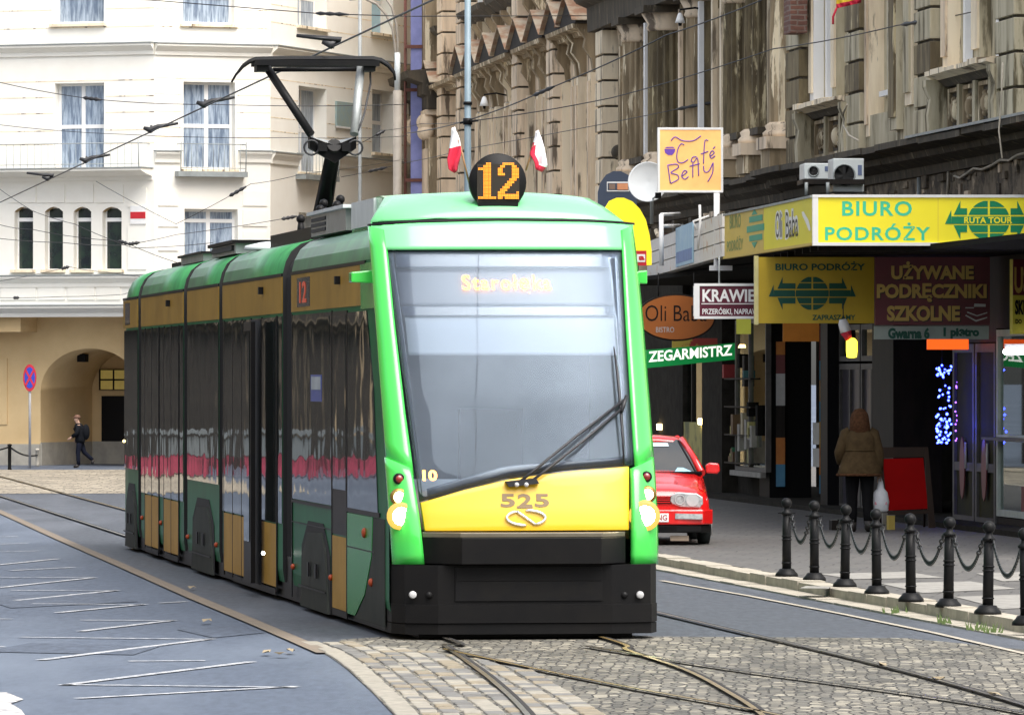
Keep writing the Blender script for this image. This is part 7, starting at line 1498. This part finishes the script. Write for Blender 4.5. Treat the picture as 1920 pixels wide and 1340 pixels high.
# small yellow panel above the display case, orange panels above entrance
for x0, x1, y0, y1, d, m, nm, lb in ((1381, 1408, 594, 626, 104, mat('dim_yellow', (.30, .33, .06), .5, emit=(.5, .5, .05), es=.12), 'shop_header', 'dim yellow light panel above the glass display case'), (1468, 1536, 606, 640, 103.5, mat('orange_header', (.45, .16, .015), .5, emit=(1, .35, .02), es=.02), 'shop_header', 'orange header panel above the dark entrance, below the yellow board'), (1260, 1345, 634, 652, 112, mat('red_yellow_band', (.4, .30, .04), .5, scale=2.2, col2=(.3, .03, .02), lo=.48, hi=.52), 'shop_banner', 'red and yellow banner strip between the oval and the green sign')):
    plate(nm, x0, x1, y0, y1, d, m, lb, 'panel', .05, .02)

# ------------------------------------------------------------------ poles, wires, banners
M_pole = mat('pole_blue_grey', (.20, .27, .31), .5, scale=3, col2=(.16, .22, .26)); M_polet = mat('pole_tan', (.34, .30, .25), .6, scale=3); M_polg = mat('pole_mid_grey', (.36, .38, .38), .5)
d = 116; x = (877 - 960) * d / FPX; t = thing('catenary_pole', (x, d, 0), 'blue grey wire pole rising behind the tram between the two flags', 'pole'); mb = MB(); mb.tube([(x, d, 0), (x, d, 11)], [.075, .055], M_pole, 12); mb.obj('pole', t); mb = MB(); z = HC + (HOR - 228) * d / FPX; mb.lathe((x, d, z - .06), [(.09, 0), (.09, .12)], M_iron, 12); mb.tube([P(862, 231, d), P(897, 226, d)], .022, M_iron, 6); mb.lathe((x, d, HC + (HOR - 197) * d / FPX), [(.085, 0), (.085, .06)], M_iron, 12); mb.obj('wire_bracket', t)
d = 150; x = (745 - 960) * d / FPX; t = thing('street_lamp', (x, d, 0), 'tall tan lamp post with two thin curved arms behind the tram', 'street lamp'); mb = MB(); z1 = HC + (HOR - 170) * d / FPX; mb.tube([(x, d, 0), (x, d, z1)], .105, M_polet, 14); mb.tube([(x, d, z1), (x, d, z1 + .9)], .07, M_roofl, 12); mb.obj('pole', t)
for pts in ([(742, 130), (741, 90), (736, 55), (724, 28), (706, 8), (680, -4)], [(745, 130), (746, 80), (743, 45), (735, 15), (722, -6)]):
    mb = MB(); mb.tube([P(a, b, d) for a, b in pts], .03, M_polet, 8); mb.obj('lamp_arm', t)
mb = MB(); mb.prism(Frame((0, d), (1, 0)), [(P(655, 0, d).x, P(0, 2, d).z), (P(682, 0, d).x, P(0, -2, d).z), (P(682, 0, d).x, P(0, -8, d).z), (P(660, 0, d).x, P(0, -8, d).z)], -.1, .1, M_polg); mb.obj('lamp_head', t)
d = 160; x = (675 - 960) * d / FPX; mb = MB(); mb.tube([(x, d, 0), (x, d, 14)], .045, M_polg, 10); o = mb.obj('thin_pole', off=(x, d, 0)); o.name = 'flagpole'; tag(o, 'thin plain grey pole standing right of the pantograph arm', 'pole')
# violet banner on rusty brackets at the end of the street front
d = 172; x0, x1 = (770 - 960) * d / FPX, (791 - 960) * d / FPX; F = Frame((x0, d), (1, 0)); t = thing('vertical_banner', (x0, d, 6), 'tall violet blue vertical banner on rusty brackets at the far building corner', 'banner'); M_rust = mat('rust', (.16, .06, .045), .8)
mb = MB(); mb.box(F, 0, x1 - x0, 0, .06, 5, 14, mat('violet_cloth', (.26, .28, .56), .7, scale=3, col2=(.2, .22, .46), col3=(.5, .45, .6), scale3=2, lo3=.66, hi3=.69)); mb.obj('cloth', t)
mb = MB(); xr = (760 - 960) * d / FPX - x0; mb.tube([F.w(xr, .03, 5), F.w(xr, .03, 14)], .04, M_rust, 8)
for y in (88, 169, 338): z = HC + (HOR - y) * d / FPX; mb.box(F, xr, (826 - 960) * d / FPX - x0, -.06, -.01, z - .045, z + .045, M_rust)
mb.obj('bracket', t)
# yellow and red cloth at the top right, red drape on the far house
mb = MB(); F = Frame(P(1568, 0, 104)[:2], (1, .3)); u1 = F.hit(1612, 5)[0]; rows = []
for y in (-40, -10, 8, 16): rows.append([F.w(lerp(0, u1, k / 6), .04 * math.sin(k * 2), F.hit(1568, y - (k / 6) * 11 * (1 if y > 0 else .3))[1]) for k in range(7)])
mb.slab(rows[:3], FF.n * .02, mat('cloth_yellow', (.78, .52, .03), .8)); mb.slab(rows[2:], FF.n * .02, M_flagr); mb.tube([F.w(0, -.02, F.hit(1568, 16)[1]), P(1562, 32, 104), P(1562, 46, 104)], .02, M_flagr, 6); o = mb.obj('hanging_cloth', off=P(1568, 10, 104)); tag(o, 'yellow and red flag cloth cut off at the top edge of the facade', 'flag')
mb = MB(); mb.box(Frame(P(1116, 60, 139)[:2], (1, 0)), 0, .055, -.2, -.1, P(1116, 106, 139).z, P(1116, -60, 139).z, M_red); o = mb.obj('red_pipe', off=P(1116, 106, 139)); o.name = 'red_banner'; tag(o, 'narrow vertical red strip hanging on the pink facade', 'banner')
# shop lamps on the facade
for i, (px, py, lb) in enumerate(((1275, 34, 'white bell lamp high on the columned facade'), (908, 190, 'white bell lamp on the pink facade left of the pediments'))):
    hx = FF.hit(px, py, -.7); c = FF.w(hx[0], -.7, hx[1]); k = 1 if i == 0 else 1.2; t = thing('wall_lamp', c, lb, 'wall lamp'); mb = MB(); mb.lathe(c, [(.10 * k, -.1 * k), (.075 * k, -.02), (.04 * k, .08 * k), (.02, .1 * k)], M_white, 14); mb.obj('lamp_shade', t); mb = MB(); mb.tube([c + Vector((0, 0, .08)), c + Vector((0, 0, .16)), FF.w(hx[0], -.4, hx[1] + .2), FF.w(hx[0], -.1, hx[1] + .14)], .02, M_iron, 6); mb.lathe(c, [(.03, -.16 * k), (.04, -.1 * k)], M_iron, 10); mb.obj('lamp_arm', t)
# loose equipment hanging on the facade (1120,300)
# overhead wires
def wire(pts, r, label, sagz=0.0, ins=(), hang=()):
    a = [P(*p) for p in pts]; out = []
    for i in range(len(a) - 1):
        for k in range(8): t_ = k / 8; out.append(lerp(a[i], a[i + 1], t_) - Vector((0, 0, sagz * 4 * t_ * (1 - t_))))
    out.append(a[-1]); t = thing('overhead_wire', a[0], label, 'wire', 'overhead tram wires'); mb = MB(); mb.tube(out, r * .62, M_wire, 5); mb.obj('cable', t)
    for px0, px1 in ins:
        def at(px):
            for p, q in zip(out, out[1:]):
                x0, x1 = 960 + p.x / p.y * FPX, 960 + q.x / q.y * FPX
                if min(x0, x1) <= px <= max(x0, x1): return lerp(p, q, (px - x0) / (x1 - x0))
            return out[-1]
        A, B = at(px0), at(px1); n = 7; mb = MB(); mb.tube([lerp(A, B, k / n) for k in range(n + 1)], [.015] + [.04 if k % 2 else .025 for k in range(1, n)] + [.015], M_wire, 8); mb.obj('insulator', t)
    return t
# contact wire over the tram's own track
cw = [trackpt(u, 0) for u in (112, 90, 70, 50, 34, PU, 0, -20, -40)]
t = thing('contact_wire', (cw[5][0], cw[5][1], 6.2), 'contact wire running above the tram track over the pantograph', 'wire', 'overhead tram wires'); mb = MB(); mb.tube([(x, y, 6.22) for x, y in cw], .011, M_wire, 6); mb.obj('cable', t)
for px, dx, s_ in ((385, 14, 1), (283, 14, 1), (163, 14, 1), (90, 10, -1), (625, 16, -1)):
    best = min(((u, trackpt(u, 0)) for u in [k * .25 for k in range(0, 500)]), key=lambda e: abs(960 + e[1][0] / e[1][1] * FPX - px)); x, y = best[1]; c = Vector((x, y, 6.22)); mb = MB(); mb.tube([c + Vector((-.12, 0, .06)), c + Vector((-.02, 0, .02)), c + Vector((.1, 0, .08)), c + Vector((.42 * s_, 0, .13))], [.025, .05, .035, .02], M_wire, 8); mb.tube([c + Vector((0, 0, -.02)), c + Vector((0, 0, .1))], .02, M_wire, 6); mb.obj('wire_clamp', t)
wire([(200, -6, 120), (600, 26, 118), (760, 31, 117), (1110, 30, 140)], .016, 'span wire across the top with a long insulator left of the lamp post', 0, [(592, 654)])
wire([(-20, 150, 118), (175, 186, 117), (400, 196, 116), (760, 196, 118)], .012, 'span wire crossing both lace curtained windows', .03, [(156, 190)])
wire([(-20, 232, 124), (230, 252, 123), (560, 258, 122), (764, 255, 125)], .010, 'thin span wire sloping gently below the lace curtained windows', .03)
wire([(763, 250, 150), (877, 226, 116), (1030, 166, 112), (1250, 66, 108), (1448, -8, 104)], .020, 'span wire rising right from the blue grey pole across the pediments', .03, [(1000, 1040)])
wire([(640, 332, 152), (760, 305, 150), (877, 279, 140), (1270, 205, 124), (1345, 190, 123), (1480, 150, 118), (1608, 120, 108)], .013, 'span wire with an insulator above the cafe sign ending at the sill box', .02, [(1268, 1342), (1535, 1606), (690, 726)])
wire([(877, 228, 116), (1150, 183, 112), (1450, 92, 106), (1683, 48, 101), (1930, -2, 95)], .016, 'span wire running up to the top right corner over the banded piers', .03, [(1690, 1755)])
wire([(-20, 415, 130), (60, 430, 128), (230, 452, 127), (360, 500, 126)], .011, 'low wire sagging over the arched windows', .04, [(222, 240)])
wire([(-20, 445, 126), (120, 455, 126), (225, 460, 126), (330, 440, 126), (560, 405, 128)], .011, 'low wire crossing the arched windows and rising right to the pantograph', .02, [(240, 262), (528, 556)])
wire([(0, 558, 130), (120, 556, 130), (230, 552, 130), (300, 530, 130)], .010, 'lowest wire along the pale band above the arch', .01, [(25, 36)])
wire([(-20, 340, 135), (60, 395, 130), (140, 420, 128), (250, 465, 126), (400, 455, 126)], .011, 'wire dropping right past the arched windows to the tram roof', .02)
wire([(180, 340, 130), (330, 420, 128), (470, 345, 128), (560, 328, 128), (763, 298, 150)], .010, 'wire dipping to the curtained lower window then rising right', .02, [(430, 462)])
wire([(640, 285, 135), (720, 245, 135), (790, 232, 140), (878, 228, 116)], .011, 'short wire from behind the pantograph to the blue grey pole', .02, [(705, 722)])
wire([(-20, 530, 126), (130, 500, 126), (200, 510, 126), (290, 520, 126)], .009, 'faint wire low across the arched windows bottom', .02, [(115, 130)])
